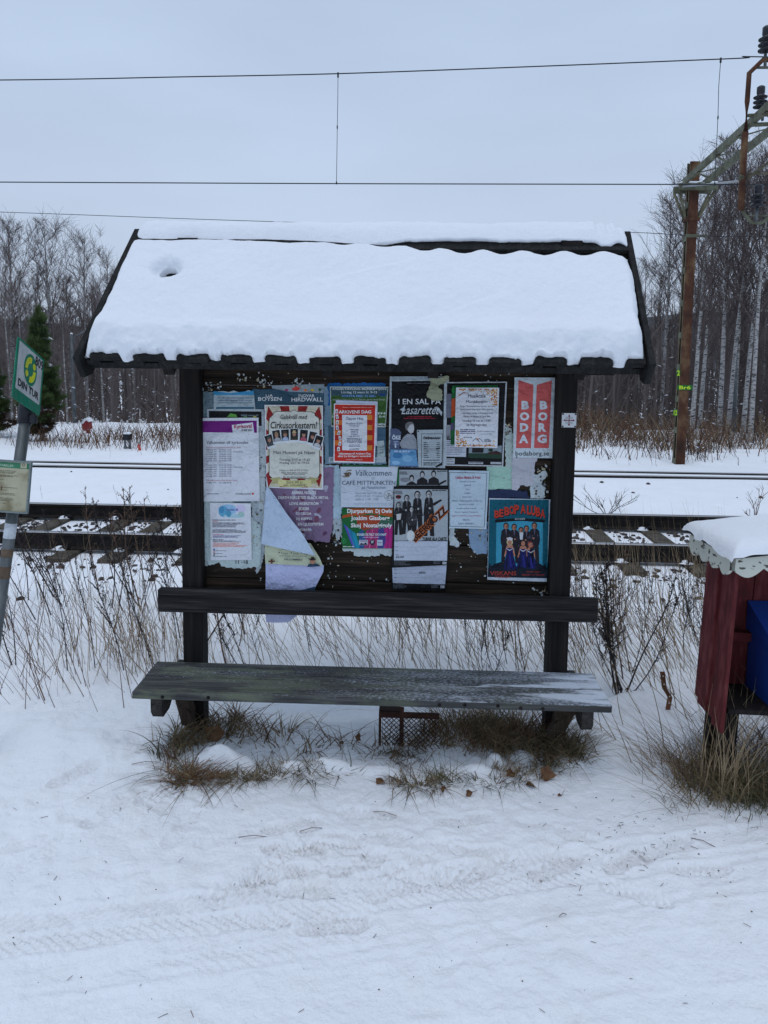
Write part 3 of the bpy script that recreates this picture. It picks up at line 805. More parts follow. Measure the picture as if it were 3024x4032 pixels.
    def lines(s, x0, y0, x1, y1, n, col, fill=.5, ragged=True, ctr=False):
        """small print: rows of word-long strokes"""
        rr = random.Random(int(x0 * 7 + y0 * 3 + n)); dy = (y1 - y0) / n; hh = dy * fill
        Q = []; FF = []
        for i in range(n):
            y = y0 + i * dy; xe = x1 - (rr.uniform(0, .35) * (x1 - x0) if ragged else 0); off = (x1 - xe) / 2 if ctr else 0
            x = x0 + off; xe += off
            while x < xe - 2:
                w = min(rr.uniform(.5, 2.6) * dy * 1.6, xe - x); b = len(Q); h0 = hh * rr.uniform(.7, 1.05)
                Q += [s.w(x, y + hh - h0), s.w(x + w, y + hh - h0), s.w(x + w, y + hh), s.w(x, y + hh)]; FF.append((b, b + 1, b + 2, b + 3)); x += w + dy * .35
        if Q: s.put(Q, FF, col, 43)
        return s
    def person(s, x, y, h, face, cloth, leg=(.05, .05, .07), hair=(.1, .08, .07), arms=True, dress=False, w=1.):
        """printed standing figure: feet at y+h"""
        H = h
        if dress: s.p([(x - .10 * H * w, y + .2 * H), (x + .10 * H * w, y + .2 * H), (x + .07 * H, y + .42 * H), (x + .2 * H, y + H), (x - .2 * H, y + H), (x - .07 * H, y + .42 * H)], cloth)
        else:
            s.p([(x - .10 * H, y + .5 * H), (x + .10 * H, y + .5 * H), (x + .12 * H, y + H), (x + .03 * H, y + H), (x, y + .6 * H), (x - .03 * H, y + H), (x - .12 * H, y + H)], leg)
            s.p([(x - .06 * H, y + .17 * H), (x + .06 * H, y + .17 * H), (x + .14 * H * w, y + .22 * H), (x + .17 * H * w, y + .42 * H), (x + .12 * H, y + .56 * H), (x - .12 * H, y + .56 * H), (x - .17 * H * w, y + .42 * H), (x - .14 * H * w, y + .22 * H)], cloth)
        if not dress:
            q = random.Random(int(x * 3 + y)); sg = q.choice((-1, 1)); li = tuple(min(1, v * 2.2 + .12) for v in cloth); md = tuple(min(1, v * 1.5 + .05) for v in cloth)
            s.p([(x - .02 * H, y + .17 * H), (x + .025 * H, y + .17 * H), (x + .005 * H, y + .34 * H)], li)                       # shirt front
            s.p([(x + sg * .13 * H * w, y + .24 * H), (x + sg * .17 * H * w, y + .40 * H), (x + sg * .03 * H, y + .42 * H), (x + sg * .03 * H, y + .38 * H), (x + sg * .12 * H * w, y + .37 * H)], md)
            s.e(x + sg * .02 * H, y + .40 * H, .022 * H, .024 * H, face, 7)
            for _ in range(5):
                a_, b_ = x + q.uniform(-.12, .12) * H * w, y + q.uniform(.24, .54) * H; s.p([(a_, b_), (a_ + .02 * H, b_ + .01 * H), (a_ + .012 * H, b_ + q.uniform(.03, .09) * H)], q.choice((li, md, md)))
            s.k -= 6
        s.e(x, y + .095 * H, .068 * H, .085 * H, hair); s.e(x, y + .11 * H, .048 * H, .066 * H, face); s.p([(x + .01 * H, y + .06 * H), (x + .045 * H, y + .09 * H), (x + .035 * H, y + .15 * H), (x + .005 * H, y + .17 * H)], tuple(v * .72 for v in face)); s.p([(x - .03 * H, y + .095 * H), (x + .032 * H, y + .095 * H), (x + .03 * H, y + .106 * H), (x - .03 * H, y + .106 * H)], tuple(v * .4 for v in face)); s.k -= 1
        return s
    def done(s):
        me = bpy.data.meshes.new(s.name); me.from_pydata(np.concatenate(s.V).tolist(), [], s.F)
        for q in s.mats: me.materials.append(MATS[q])
        me.polygons.foreach_set('material_index', s.M); me.update()
        o = bpy.data.objects.new(s.name, me); scene.collection.objects.link(o)
        mid = np.concatenate(s.V).mean(0)
        for v in me.vertices: v.co -= Vector(mid)
        o.location = mid
        return tag(o, s.label, s.cat, s.group)
W = (.80, .82, .86); LAV = (.78, .79, .90); BLK = (.05, .055, .065); GR = (.30, .32, .38); OLD = (.66, .70, .71); OLD2 = (.60, .64, .66); NAVY = (.10, .13, .24)
TEAL = (.20, .31, .37)
# --- oldest layer: remains of earlier papers
def old(label, reg, outline, col, layer=0, seed=0, extra=None, cat='torn paper'):
    s = Sheet('torn_paper', label, reg, outline[:4], col, layer, (), cat, seed, .0008, 'remains of old papers on the board', outline)
    rr = random.Random(seed); xs_ = [p[0] for p in outline]; ys_ = [p[1] for p in outline]
    for i in range(10):   # scuffs
        x = rr.uniform(min(xs_) + 12, max(xs_) - 30); y = rr.uniform(min(ys_) + 12, max(ys_) - 12); L = rr.uniform(6, 26)
        s.p([(x, y), (x + L, y - rr.uniform(-6, 6)), (x + L * .9, y + rr.uniform(2, 5)), (x + 1, y + 3)], tuple(v * rr.choice((.3, .75, .85, 1.1)) for v in col), 5)
    if extra: extra(s)
    s.done()
old('faded grey sheet behind the church election notice', 'A', [(88, 238), (240, 232), (420, 250), (800, 430), (812, 900), (810, 1540), (640, 1540), (100, 1450)], (.40, .47, .50), 0, 1)
old('wrinkled white strip right of the church election notice', 'A', [(752, 500), (805, 470), (822, 900), (818, 1300), (850, 1560), (745, 1560)], OLD, 1, 2)
old('layered white scraps below the church election notice', 'D', [(655, 170), (820, 160), (830, 420), (800, 620), (815, 760), (770, 960), (715, 1025), (700, 900), (760, 600), (670, 430)], OLD2, 0, 3)
old('greenish white sheet behind the small info page', 'D', [(104, 200), (440, 205), (765, 480), (772, 700), (750, 945), (470, 965), (320, 940), (300, 890), (110, 945)], (.66, .72, .72), 1, 4, lambda s: s.t('11 -18', 484, 872, 622, 912, BLK, .012))
old('pale strip between the metal night poster and the café sheet', 'E', [(160, 128), (262, 135), (270, 620), (255, 760), (160, 745), (140, 900), (165, 560)], (.62, .70, .75), 0, 5)
old('white scraps left of the pink and green festival poster', 'E', [(170, 740), (265, 745), (272, 1000), (240, 935), (205, 1010), (190, 900), (150, 960), (165, 840)], OLD2, 1, 6)
old('torn white sheet hanging below the festival poster', 'E', [(270, 1060), (700, 1070), (868, 1080), (862, 1195), (720, 1160), (725, 1190), (600, 1205), (410, 1185), (410, 1140), (280, 1130)], OLD, 1, 7)
old('mint green faded sheet right of the machine shop notice', 'C', [(600, 1040), (880, 1045), (872, 1295), (700, 1290), (612, 1295)], (.58, .72, .66), 0, 8)
old('pale strip beside the black poster and red banner', 'C', [(800, 560), (870, 640), (885, 690), (884, 1060), (800, 1050)], (.62, .68, .66), 0, 9)
old('pinkish white sheet full of staples under the red banner', 'C', [(872, 900), (1165, 930), (1120, 1010), (1110, 1250), (1060, 1250), (960, 1246), (930, 1300), (868, 1290)], (.66, .66, .69), 1, 10)
old('shredded white paper right of the stapled sheet', 'C', [(1080, 1120), (1150, 1130), (1230, 1080), (1260, 1140), (1190, 1230), (1232, 1262), (1210, 1390), (1072, 1385)], OLD, 1, 11)
old('dark blue paper strip above the dance band poster', 'F', [(612, 350), (900, 352), (1035, 365), (1066, 445), (612, 450)], (.13, .17, .28), 1, 12)
old('bluish torn sheet under the machine shop notice', 'F', [(405, 700), (615, 700), (603, 1050), (480, 1050), (425, 985), (410, 900)], (.45, .54, .63), 0, 13)
old('white torn corner under the machine shop notice', 'F', [(188, 700), (250, 700), (240, 860), (300, 940), (285, 980), (195, 955)], OLD, 0, 14)
old('white sheet behind the orchestra and metal posters', 'A', [(1470, 1050), (1640, 1060), (1660, 1120), (1640, 1540), (1590, 1540), (1480, 1300)], (.58, .66, .70), 0, 15)
old('yellowed bubbled paper flap over the corner of the black theatre bill', 'B', [(1322, 85), (1560, 66), (1562, 112), (1425, 190), (1478, 245), (1480, 345), (1380, 372), (1300, 318), (1290, 265), (1330, 175)], (.55, .57, .47), 4, 16)
# --- upper left
s = Sheet('poster', 'dark teal film bill with two actor names, top torn off', 'A', [(675, 190), (1476, 150), (1470, 560), (690, 560)], TEAL, 0, 't', seed=20)
s.p([(880, 165), (1480, 148), (1470, 250), (1100, 235), (900, 200)], (.52, .57, .60)); s.t('LIA', 822, 262, 902, 296, W, .01); s.t('BOYSEN', 735, 296, 1000, 338, W, .02)
s.t('INGVAR', 1190, 262, 1370, 296, W, .01); s.t('HIRDWALL', 1110, 300, 1465, 345, W, .02)
s.e(1160, 200, 44, 26, (.72, .25, .22)); s.e(1055, 215, 20, 13, (.55, .16, .35)); s.e(1268, 218, 20, 14, (.80, .45, .22)); s.e(1345, 218, 20, 14, (.75, .66, .22)); s.e(1430, 212, 18, 14, (.1, .3, .18)); s.r(1425, 222, 1431, 275, (.1, .2, .15)); s.done()
s = Sheet('poster', 'small leaflet with torn sky blue top edge, upper left of the board', 'A', [(238, 225), (688, 215), (706, 430), (240, 430)], (.60, .66, .68), 2, 't', seed=21)
s.p([(238, 228), (420, 250), (688, 222), (692, 272), (238, 272)], (.22, .52, .68)); s.lines(285, 300, 670, 380, 3, (.42, .48, .54), .4, False); s.r(265, 405, 690, 428, (.2, .35, .42)); s.done()
s = Sheet('poster', 'poster with black band and green blob above the church notice', 'A', [(160, 428), (803, 432), (806, 900), (165, 900)], (.62, .66, .68), 1, '', seed=22)
s.p([(183, 450), (775, 458), (778, 620), (183, 600)], BLK); s.p([(385, 520), (425, 478), (490, 492), (505, 525)], (.35, .58, .25)); s.p([(560, 522), (600, 505), (620, 522)], (.4, .6, .3)); s.e(700, 515, 18, 12, (.75, .72, .3)); s.lines(545, 490, 740, 515, 1, (.35, .4, .42), .8, False); s.done()
s = Sheet('poster', 'church election notice with purple header, white lower half', 'A', [(95, 530), (745, 525), (757, 1462), (105, 1468)], LAV, 3, '', seed=23)
s.p([(118, 562), (725, 558), (726, 695), (120, 690)], (.40, .10, .42)); s.p([(444, 608), (680, 578), (698, 700), (458, 705)], LAV)
s.t('Kyrkoval', 470, 605, 668, 662, (.62, .12, .22), .02, 0, 0, -10); s.t('19 SEP 2021', 552, 658, 672, 680, BLK, .02, 0, 0, -5)
s.t('Välkommen till kyrkovalet', 160, 786, 630, 832, (.16, .17, .26)); s.t('Förhandsröstning på Pastorsexpeditionen i Stöde', 162, 852, 545, 874, (.62, .35, .42))
rows = [('Måndag 6/9', 'Kl.09.00-12.00'), ('Tisdag 7/9', 'Kl.09.00-12.00, 17.00-20.00'), ('Onsdag 8/9', 'Kl.09.00-12.00'), ('Torsdag 9/9', 'Kl.09.00-12.00'), ('Fredag 10/9', 'Kl.09.00-12.00'), ('Lördag 11/9', 'Kl.09.00-11.00'), None,
        ('Måndag 13/9', 'Kl.09.00-12.00'), ('Tisdag 14/9', 'Kl.09.00-12.00, 17.00-20.00'), ('Onsdag 15/9', 'Kl.09.00-12.00'), ('Torsdag 16/9', 'Kl.09.00-12.00'), ('Fredag 17/9', 'Kl.09.00-12.00'), ('Lördag 18/9', 'Kl.09.00-11.00'), None, 0, ('Fredag 10/9', 'Kl.12.00-14.00')]
for i, r_ in enumerate(rows):
    y = 878 + i * 24.6
    if r_ == 0: s.t('Förhandsröstning på Kvarngården i Stöde', 162, y - 2, 505, y + 18, (.62, .35, .42)); continue
    if r_: s.t(r_[0], 160, y, 272, y + 18, (.25, .26, .36)); s.t(r_[1], 305, y, 305 + (260 if len(r_[1]) > 16 else 135), y + 16, (.25, .26, .36))
s.lines(165, 1376, 300, 1388, 1, GR, .6, False); s.t('Svenska kyrkan', 488, 1368, 662, 1396, (.15, .15, .2)); s.p([(668, 1368), (692, 1368), (690, 1385), (680, 1395), (670, 1385)], (.75, .28, .2)); s.done()
# --- circus orchestra
CRM = (.72, .70, .62); RED = (.50, .12, .12)
s = Sheet('poster', 'circus orchestra poster with red and cream rays', 'A', [(812, 380), (1468, 388), (1472, 1332), (835, 1310)], (.78, .79, .82), 4, '', seed=24)
s.p([(828, 392), (1456, 398), (1456, 1316), (848, 1300)], CRM)
cx, cy = 1140, 850; bx0, by0, bx1, by1 = 830, 394, 1456, 1306
def edge(a):
    dx, dy = math.cos(a), math.sin(a); t = min(((bx1 if dx > 0 else bx0) - cx) / dx if abs(dx) > 1e-6 else 1e9, ((by1 if dy > 0 else by0) - cy) / dy if abs(dy) > 1e-6 else 1e9); return (cx + dx * t, cy + dy * t)
for i in range(0, 28, 2):
    a0, a1 = 2 * math.pi * (i - .5) / 28, 2 * math.pi * (i + .5) / 28; s.p([(cx, cy), edge(a0), edge(a1)], RED, 2)
fr = [(905, 500), (925, 465), (960, 458), (1110, 458), (1145, 440), (1180, 458), (1340, 462), (1372, 480), (1380, 505), (1420, 530), (1430, 620), (1425, 900), (1430, 1150), (1412, 1195), (1370, 1205), (900, 1200), (868, 1170), (868, 900), (862, 620), (872, 530)]
s.p([(1146 + (x - 1146) * 1.025, 830 + (y - 830) * 1.015) for x, y in fr], (.12, .1, .08), 3); s.p(fr, (.76, .76, .72), 4)
s.k = 5
s.t('Galakväll med', 992, 490, 1292, 542, (.1, .1, .13), .008, .25); s.t('Cirkusorkestern!', 880, 568, 1402, 648, (.08, .08, .1), .012, .15)
for i, (x, y, a, cl, hat) in enumerate([(872, 790, -.32, (.25, .27, .28), (.3, .3, .3)), (950, 738, -.16, (.6, .6, .62), (.5, .42, .32)), (1045, 730, -.06, (.6, .66, .75), (.3, .25, .2)), (1146, 722, 0, (.2, .18, .15), (.72, .64, .48)), (1252, 732, .08, (.6, .3, .36), (.08, .08, .1)), (1350, 755, .2, (.12, .12, .13), (.25, .18, .14)), (1412, 800, .32, (.7, .7, .72), (.1, .08, .07))]):
    w_, h_ = 50, 80; ca, sa = math.cos(a), math.sin(a); R2 = lambda u, v: (x + u * ca - v * sa, y + u * sa + v * ca)
    s.p([R2(-w_, -h_), R2(w_, -h_), R2(w_, h_), R2(-w_, h_)], (.78, .80, .84)); s.p([R2(-w_ + 7, -h_ + 8), R2(w_ - 7, -h_ + 8), R2(w_ - 7, h_ - 26), R2(-w_ + 7, h_ - 26)], (.12, .13, .14))
    s.p([R2(-36, 52), R2(-30, 22), R2(-8, 8), R2(10, 8), R2(32, 24), R2(38, 52)], cl); s.e(*R2(0, -14), 20, 25, (.60, .45, .38)); s.p([R2(-30, -32), R2(-16, -38), R2(-14, -56), R2(14, -56), R2(16, -38), R2(30, -32), R2(0, -26)], hat)
s.k = 30
s.t('Mitt Musteri på Näset', 915, 898, 1382, 945, (.13, .14, .18)); s.t('Torsdag 21/7 kl 19-22', 978, 984, 1322, 1016, (.13, .14, .18)); s.t('Fredag 22/7 kl 19-22', 985, 1018, 1316, 1050, (.13, .14, .18))
s.t('Förköp via SMS till 070-5172551.', 980, 1106, 1312, 1130, (.22, .22, .24)); s.t('Märk med namn och datum.', 1003, 1130, 1295, 1152, (.22, .22, .24)); s.t('Begränsat antal platser.', 1032, 1152, 1270, 1172, (.22, .22, .24)); s.t('Bar till självkostnadspris!', 1025, 1180, 1278, 1206, (.22, .22, .24))
s.p([(872, 1205), (985, 1190), (985, 1262), (880, 1268), (912, 1236)], (.62, .60, .42)); s.p([(1425, 1205), (1312, 1190), (1312, 1262), (1418, 1268), (1386, 1236)], (.62, .60, .42)); s.p([(965, 1218), (1150, 1232), (1338, 1218), (1336, 1292), (1150, 1310), (966, 1292)], (.74, .72, .52))
s.t('Entré 200 kr', 1062, 1232, 1242, 1262, BLK); s.t('inkl. cirkustallrik!', 1028, 1264, 1282, 1294, BLK); s.done()
# --- metal night
s = Sheet('poster', 'washed-out purple club night poster with rows of white names', 'D', [(860, -170), (1590, -175), (1575, 655), (900, 655)], (.46, .38, .48), 1, '', seed=25, outline=[(860, -170), (1590, -175), (1580, 200), (1582, 430), (1540, 670), (1400, 660), (1330, 640), (900, 650)])
rr = random.Random(5)
for i in range(26):
    x, y = rr.uniform(960, 1520), rr.uniform(-20, 600); s.e(x, y, rr.uniform(15, 60), rr.uniform(10, 36), rr.choice([(.36, .18, .27), (.55, .52, .60), (.42, .26, .34), (.62, .62, .68), (.33, .22, .33)]), 10, rr.uniform(0, 3))
TW = (.80, .82, .86)
for t_, x0, x1, y0, y1 in [('ANiMAL NiGHTS', 1112, 1388, 92, 128), ('DEATH INJECKTED BLACK METAL', 962, 1530, 150, 192), ('LOViS AKERSTRÖM', 1088, 1415, 210, 250), ('EDEEM', 1195, 1305, 274, 308), ('DJ CELDA', 1166, 1336, 332, 366), ('DJ KEFFO', 1168, 1340, 390, 426), ('EN LJUDSYSTEM', 1185, 1470, 450, 490), ('MÖRKER', 1190, 1340, 508, 540)]: s.t(t_, x0, y0, x1, y1, TW, .02)
s.e(1328, 520, 12, 11, (.12, .25, .6)); s.done()
# --- small info page
s = Sheet('poster', 'small lavender info page with blurred turquoise picture on top', 'D', [(197, 222), (658, 228), (668, 862), (208, 868)], LAV, 3, '', seed=26)
for (x, y, rx, ry, c) in [(400, 300, 110, 60, (.55, .70, .82)), (350, 320, 55, 62, (.35, .60, .72)), (330, 300, 30, 40, (.28, .52, .66)), (540, 290, 60, 50, (.75, .72, .82)), (470, 370, 120, 22, (.62, .74, .78)), (550, 350, 36, 30, (.58, .70, .68)), (410, 345, 30, 36, (.30, .55, .66))]: s.e(x, y, rx, ry, c)
s.lines(380, 288, 515, 314, 1, (.40, .50, .66), .9, False)
s.lines(228, 412, 582, 424, 1, BLK, .6); s.lines(228, 428, 295, 440, 1, (.8, .45, .45), .6, False); s.lines(228, 444, 612, 500, 5, (.25, .25, .33)); s.lines(228, 520, 614, 562, 4, (.25, .25, .33)); s.lines(232, 572, 385, 584, 1, (.75, .4, .45), .6); s.lines(232, 588, 600, 618, 3, (.35, .32, .5))
s.lines(232, 632, 350, 644, 1, BLK, .6, False); s.lines(232, 646, 616, 664, 2, (.25, .25, .33)); s.lines(232, 670, 618, 722, 4, (.85, .45, .38))
for y, c in ((744, (.2, .3, .6)), (776, (.8, .5, .45)), (808, (.3, .35, .3))): s.e(246, y, 10, 9, c, 10); s.lines(236, y + 12, 385, y + 22, 1, GR, .6, True)
s.done()
# --- angling contest and neighbours
old('blue-grey sheet behind the angling contest poster', 'B', [(45, 200), (140, 195), (150, 700), (170, 1100), (800, 1060), (800, 1130), (60, 1130)], (.42, .52, .58), 0, 40)
s = Sheet('poster', 'bright blue sheet peeping out above the angling poster', 'B', [(92, 150), (795, 148), (795, 420), (100, 420)], (.08, .33, .56), 1, '', seed=27, outline=[(92, 165), (180, 140), (265, 155), (268, 182), (290, 150), (560, 145), (795, 152), (795, 420), (100, 420)]); s.done()
s = Sheet('poster', 'green and blue angling contest poster behind a red one', 'B', [(120, 188), (828, 192), (795, 682), (140, 672)], (.62, .66, .64), 2, '', seed=28)
s.p([(135, 205), (815, 208), (790, 640), (142, 640)], (.20, .33, .14)); s.p([(135, 205), (815, 208), (812, 300), (136, 300)], (.22, .32, .36)); s.p([(142, 630), (790, 632), (788, 665), (144, 660)], (.10, .15, .14))
s.t('ANGELTÄVLING MUNKBYSJÖN', 148, 200, 802, 238, (.78, .82, .84), .02); s.t('Lördag 12 mars kl. 9-13', 260, 244, 690, 280, (.75, .8, .8), .015); s.t('FÖRSTA PRIS: 15 000:-', 268, 286, 684, 318, (.42, .58, .8), .03); s.e(745, 290, 32, 18, (.12, .25, .45)); s.p([(765, 290), (795, 262), (785, 315)], (.12, .25, .45))
s.t('Startkort från kl. 08.30. Betala gärna med Swish.', 155, 334, 795, 364, (.66, .72, .66)); s.t('AVSTÄNGNINGEN', 155, 495, 790, 524, (.75, .8, .78), .02); s.t('Info: 070-325 37 84', 155, 538, 788, 565, (.7, .75, .7), .01); s.t('VID HOLMEN', 560, 632, 784, 658, (.75, .8, .78), .02); s.done()
s = Sheet('poster', 'blue-grey poster with white foot strip behind the red poster', 'B', [(102, 660), (795, 690), (798, 1115), (110, 1110)], (.22, .33, .40), 1, '', seed=29)
s.r(108, 1040, 797, 1108, (.60, .64, .66)); s.p([(688, 852), (775, 840), (788, 1035), (690, 1050)], (.60, .66, .66)); s.t('kl 16.00', 690, 908, 775, 938, GR, 0, 0, 0, -8); s.t('kl 19.00', 690, 945, 775, 972, GR, 0, 0, 0, -8); s.t('kl 16.00', 690, 980, 770, 1006, GR, 0, 0, 0, -8); s.lines(125, 1052, 640, 1100, 3, GR, .4); s.done()
s = Sheet('poster', 'blank white sheet with curled edge behind the red archive poster', 'B', [(195, 352), (700, 370), (690, 900), (190, 900)], (.70, .73, .80), 3, '', seed=30); s.done()
s = Sheet('poster', 'red archive day poster with orange squares and white panel', 'B', [(173, 393), (690, 402), (665, 1112), (168, 1100)], (.80, .80, .84), 4, '', seed=31)
s.p([(185, 405), (672, 412), (652, 1098), (180, 1084)], (.70, .17, .13)); s.k = 2
for i in range(7):
    y = 530 + i * 61
    if i % 2 == 0: s.p([(570, y), (634, y), (634, y + 61), (570, y + 61)], (.72, .45, .16)); s.p([(190, y), (272, y), (272, y + 61), (190, y + 61)], (.62, .14, .12), 3)
    else: s.p([(186, y), (268, y), (268, y + 61), (186, y + 61)], (.76, .40, .14)); s.p([(570, y), (634, y), (634, y + 61), (570, y + 61)], (.60, .13, .12), 3)
s.p([(272, 530), (572, 535), (570, 960), (272, 955)], LAV)
for i, (x, y, a) in enumerate([(206, 488, 0), (212, 552, -.2), (214, 620, .1), (214, 684, -.15), (232, 748, .3), (246, 812, -.2), (244, 876, .2), (229, 942, .0)]):
    s.k += 1; ca, sa = math.cos(a), math.sin(a); s.p([(x + u * ca - v * sa, y + u * sa + v * ca) for u, v in ((-16, -22), (-6, -28), (6, -28), (16, -22), (16, 24), (-16, 24))], (.80, .80, .84), s.k); s.tr('A', x, y + 2, 20, 30, a, (.1, .08, .15), .02)
s.t('ARKIVENS DAG', 230, 474, 622, 514, (.9, .86, .86), .035); s.lines(280, 436, 640, 448, 1, (.85, .6, .55), .6, False); s.t('Öppet Hus', 315, 552, 528, 600, (.14, .15, .3), .005); s.t('Riksarkivet Fränsta', 318, 622, 522, 642, (.3, .3, .42)); s.t('12 november 2022', 352, 646, 488, 662, (.3, .3, .42)); s.t('kl 11:00-15:00', 368, 666, 472, 680, (.3, .3, .42))
s.lines(360, 702, 480, 800, 5, (.35, .35, .45), .5, True, True); s.lines(330, 812, 510, 875, 4, (.35, .35, .45), .5, False, True); s.lines(330, 888, 510, 920, 2, (.35, .35, .45), .5, True, True); s.lines(356, 936, 480, 950, 1, (.25, .25, .35), .7, False)
s.t('Välkommen till Arkivens Dag', 228, 984, 616, 1014, (.92, .86, .84), .025); s.t('alltid 2:a lördagen i november', 220, 1014, 624, 1044, (.92, .86, .84), .025); s.t('www.arkivensdag.nu', 320, 1056, 518, 1080, (.9, .7, .68)); s.done()
# --- theatre bill
s = Sheet('poster', 'black theatre bill with white border and a woman in profile', 'B', [(845, 68), (1560, 66), (1512, 1180), (830, 1160)], (.64, .68, .70), 1, '', seed=32)
s.p([(868, 128), (1502, 118), (1488, 1110), (856, 1100)], (.035, .04, .05)); s.p([(868, 68), (1350, 66), (1320, 108), (868, 112)], (.56, .60, .62)); s.k = 3
s.t('I EN SAL PÅ', 948, 318, 1462, 404, (.78, .80, .82), .008); s.t('Lasarettet', 985, 420, 1448, 524, (.72, .75, .77), .004, .45); s.lines(1012, 548, 1395, 588, 2, (.55, .13, .2), .55, True, True); s.lines(1055, 144, 1330, 160, 1, (.4, .42, .45), .6, False)
s.p([(962, 470), (1010, 440), (1040, 470), (1010, 500), (985, 478)], (.62, .66, .68)); s.p([(1380, 440), (1420, 430), (1480, 500), (1470, 548), (1440, 500)], (.62, .66, .68))
s.e(1088, 670, 54, 54, (.30, .31, .33)); s.p([(1040, 640), (1080, 615), (1128, 640), (1140, 700), (1128, 745), (1095, 760), (1060, 720)], (.66, .67, .68)); s.p([(1060, 760), (1130, 770), (1165, 830), (1175, 960), (1000, 960), (960, 880), (1010, 800)], (.52, .54, .57)); s.p([(1028, 655), (1060, 620), (1110, 615), (1135, 640), (1090, 650), (1060, 700), (1040, 720)], (.38, .38, .38)); s.done()
s = Sheet('poster', 'blue watercolour festival sheet cut off under the theatre bill', 'B', [(850, 700), (985, 705), (1192, 1160), (845, 1150)], (.28, .32, .42), 2, '', seed=33, outline=[(850, 700), (950, 705), (985, 745), (960, 850), (955, 935), (1165, 945), (1192, 1160), (845, 1150)])
s.p([(852, 950), (1160, 950), (1185, 1150), (850, 1140)], (.36, .54, .68)); s.e(940, 1020, 60, 36, (.22, .42, .58)); s.e(1060, 1060, 60, 40, (.45, .62, .74)); s.e(920, 1110, 50, 22, (.50, .66, .78)); s.e(1110, 1000, 50, 26, (.3, .5, .65)); s.t('ÖKE', 872, 768, 976, 830, (.72, .76, .82), .04); s.lines(890, 848, 965, 900, 2, (.5, .55, .65), .6); s.r(905, 870, 922, 930, (.7, .75, .8)); s.lines(898, 958, 1085, 985, 1, (.62, .7, .8), .9, False); s.done()
s = Sheet('poster', 'grey price list sheet framed in black, right of the blue watercolour sheet', 'B', [(1172, 712), (1486, 708), (1480, 1168), (1190, 1160)], (.60, .64, .66), 3, '', seed=34)
for q in ([(1226, 755), (1482, 757), (1482, 762), (1226, 760)], [(1226, 755), (1231, 755), (1228, 1145), (1223, 1145)], [(1478, 757), (1483, 757), (1474, 1150), (1469, 1150)]): s.p(q, BLK, 2)
s.t('ÖKENSAGAN', 1248, 790, 1455, 826, BLK, .05); s.e(1189, 729, 10, 9, (.1, .14, .16))
for i in range(9): s.lines(1252, 862 + i * 22, 1300 + (i % 3) * 8, 872 + i * 22, 1, BLK, .8, False); s.r(1312, 868 + i * 22.3, 1405, 870 + i * 22.3, GR); s.lines(1410, 862 + i * 22, 1448, 872 + i * 22, 1, BLK, .8, False)
s.k = 20; s.lines(1250, 1070, 1448, 1086, 1, BLK, .7, False); s.lines(1250, 1102, 1460, 1146, 3, BLK, .5); s.p([(1400, 935), (1448, 922), (1450, 938), (1402, 948)], BLK); s.p([(1390, 1150), (1478, 1100), (1480, 1135), (1410, 1165)], (.1, .1, .12)); s.done()
# --- black poster, green one, music café
s = Sheet('poster', 'large black poster with white edge around the music café page', 'C', [(152, 122), (818, 118), (776, 1042), (145, 1030)], (.66, .68, .70), 1, '', seed=35)
s.p([(165, 135), (802, 130), (762, 1028), (158, 1018)], (.04, .045, .055)); s.p([(158, 250), (215, 250), (212, 510), (155, 510)], (.38, .40, .45)); s.p([(156, 588), (205, 588), (203, 740), (153, 740)], (.5, .52, .55)); s.t('H', 165, 708, 190, 738, BLK, .04)
s.p([(155, 752), (376, 752), (372, 936), (150, 932)], (.66, .68, .72)); s.lines(160, 765, 365, 925, 7, GR, .3); s.p([(148, 952), (250, 952), (248, 1012), (146, 1008)], (.62, .64, .66)); s.lines(160, 962, 235, 1000, 2, GR, .3); s.p([(398, 988), (558, 990), (558, 1014), (398, 1012)], (.62, .64, .66)); s.p([(640, 990), (758, 992), (756, 1016), (638, 1014)], (.62, .64, .66)); s.lines(405, 994, 550, 1006, 1, GR, .6, False)
s.p([(404, 838), (762, 812), (756, 956), (398, 945)], (.48, .53, .56)); s.p([(402, 895), (757, 895), (755, 956), (398, 945)], (.13, .22, .17)); s.p([(440, 838), (565, 838), (560, 890), (436, 890)], (.12, .11, .12)); s.p([(610, 888), (700, 868), (755, 890), (755, 908), (615, 905)], (.22, .14, .13)); s.e(640, 862, 26, 18, (.13, .2, .16)); s.done()
s = Sheet('poster', 'green and orange patterned poster behind the music café page', 'C', [(222, 160), (718, 158), (708, 800), (203, 802)], (.08, .34, .16), 2, '', seed=36)
s.p([(216, 310), (262, 290), (262, 480), (210, 505)], (.66, .27, .12)); s.e(228, 745, 22, 40, (.06, .28, .15)); s.e(232, 210, 16, 30, (.14, .45, .22)); s.p([(206, 570), (240, 560), (240, 640), (205, 650)], (.28, .25, .35)); s.done()
s = Sheet('poster', 'lavender music café page framed by orange flowers', 'C', [(262, 180), (730, 182), (710, 836), (245, 826)], LAV, 4, '', seed=37)
rr = random.Random(9)
def petals(n, f):
    Q = []; 
    for i in range(n):
        x, y, d = f(rr); r_ = rr.uniform(5, 10); s.p([(x + r_ * math.cos(a + i), y + r_ * math.sin(a + i) * .9) for a in (0, 1.26, 2.5, 3.8, 5)], rr.choice([(.74, .53, .25), (.70, .44, .22), (.80, .66, .42), (.60, .36, .18)]), 2 + i % 3)
petals(60, lambda r: (r.uniform(290, 705), 198 + abs(r.gauss(0, 9)), 0)); petals(70, lambda r: ((lambda u: (705 - abs(r.gauss(0, 14 + 40 * (1 - u))), 200 + u * 175, 0))(r.random()))); petals(26, lambda r: (600 + r.uniform(0, 100), 215 + r.uniform(0, 40), 0))
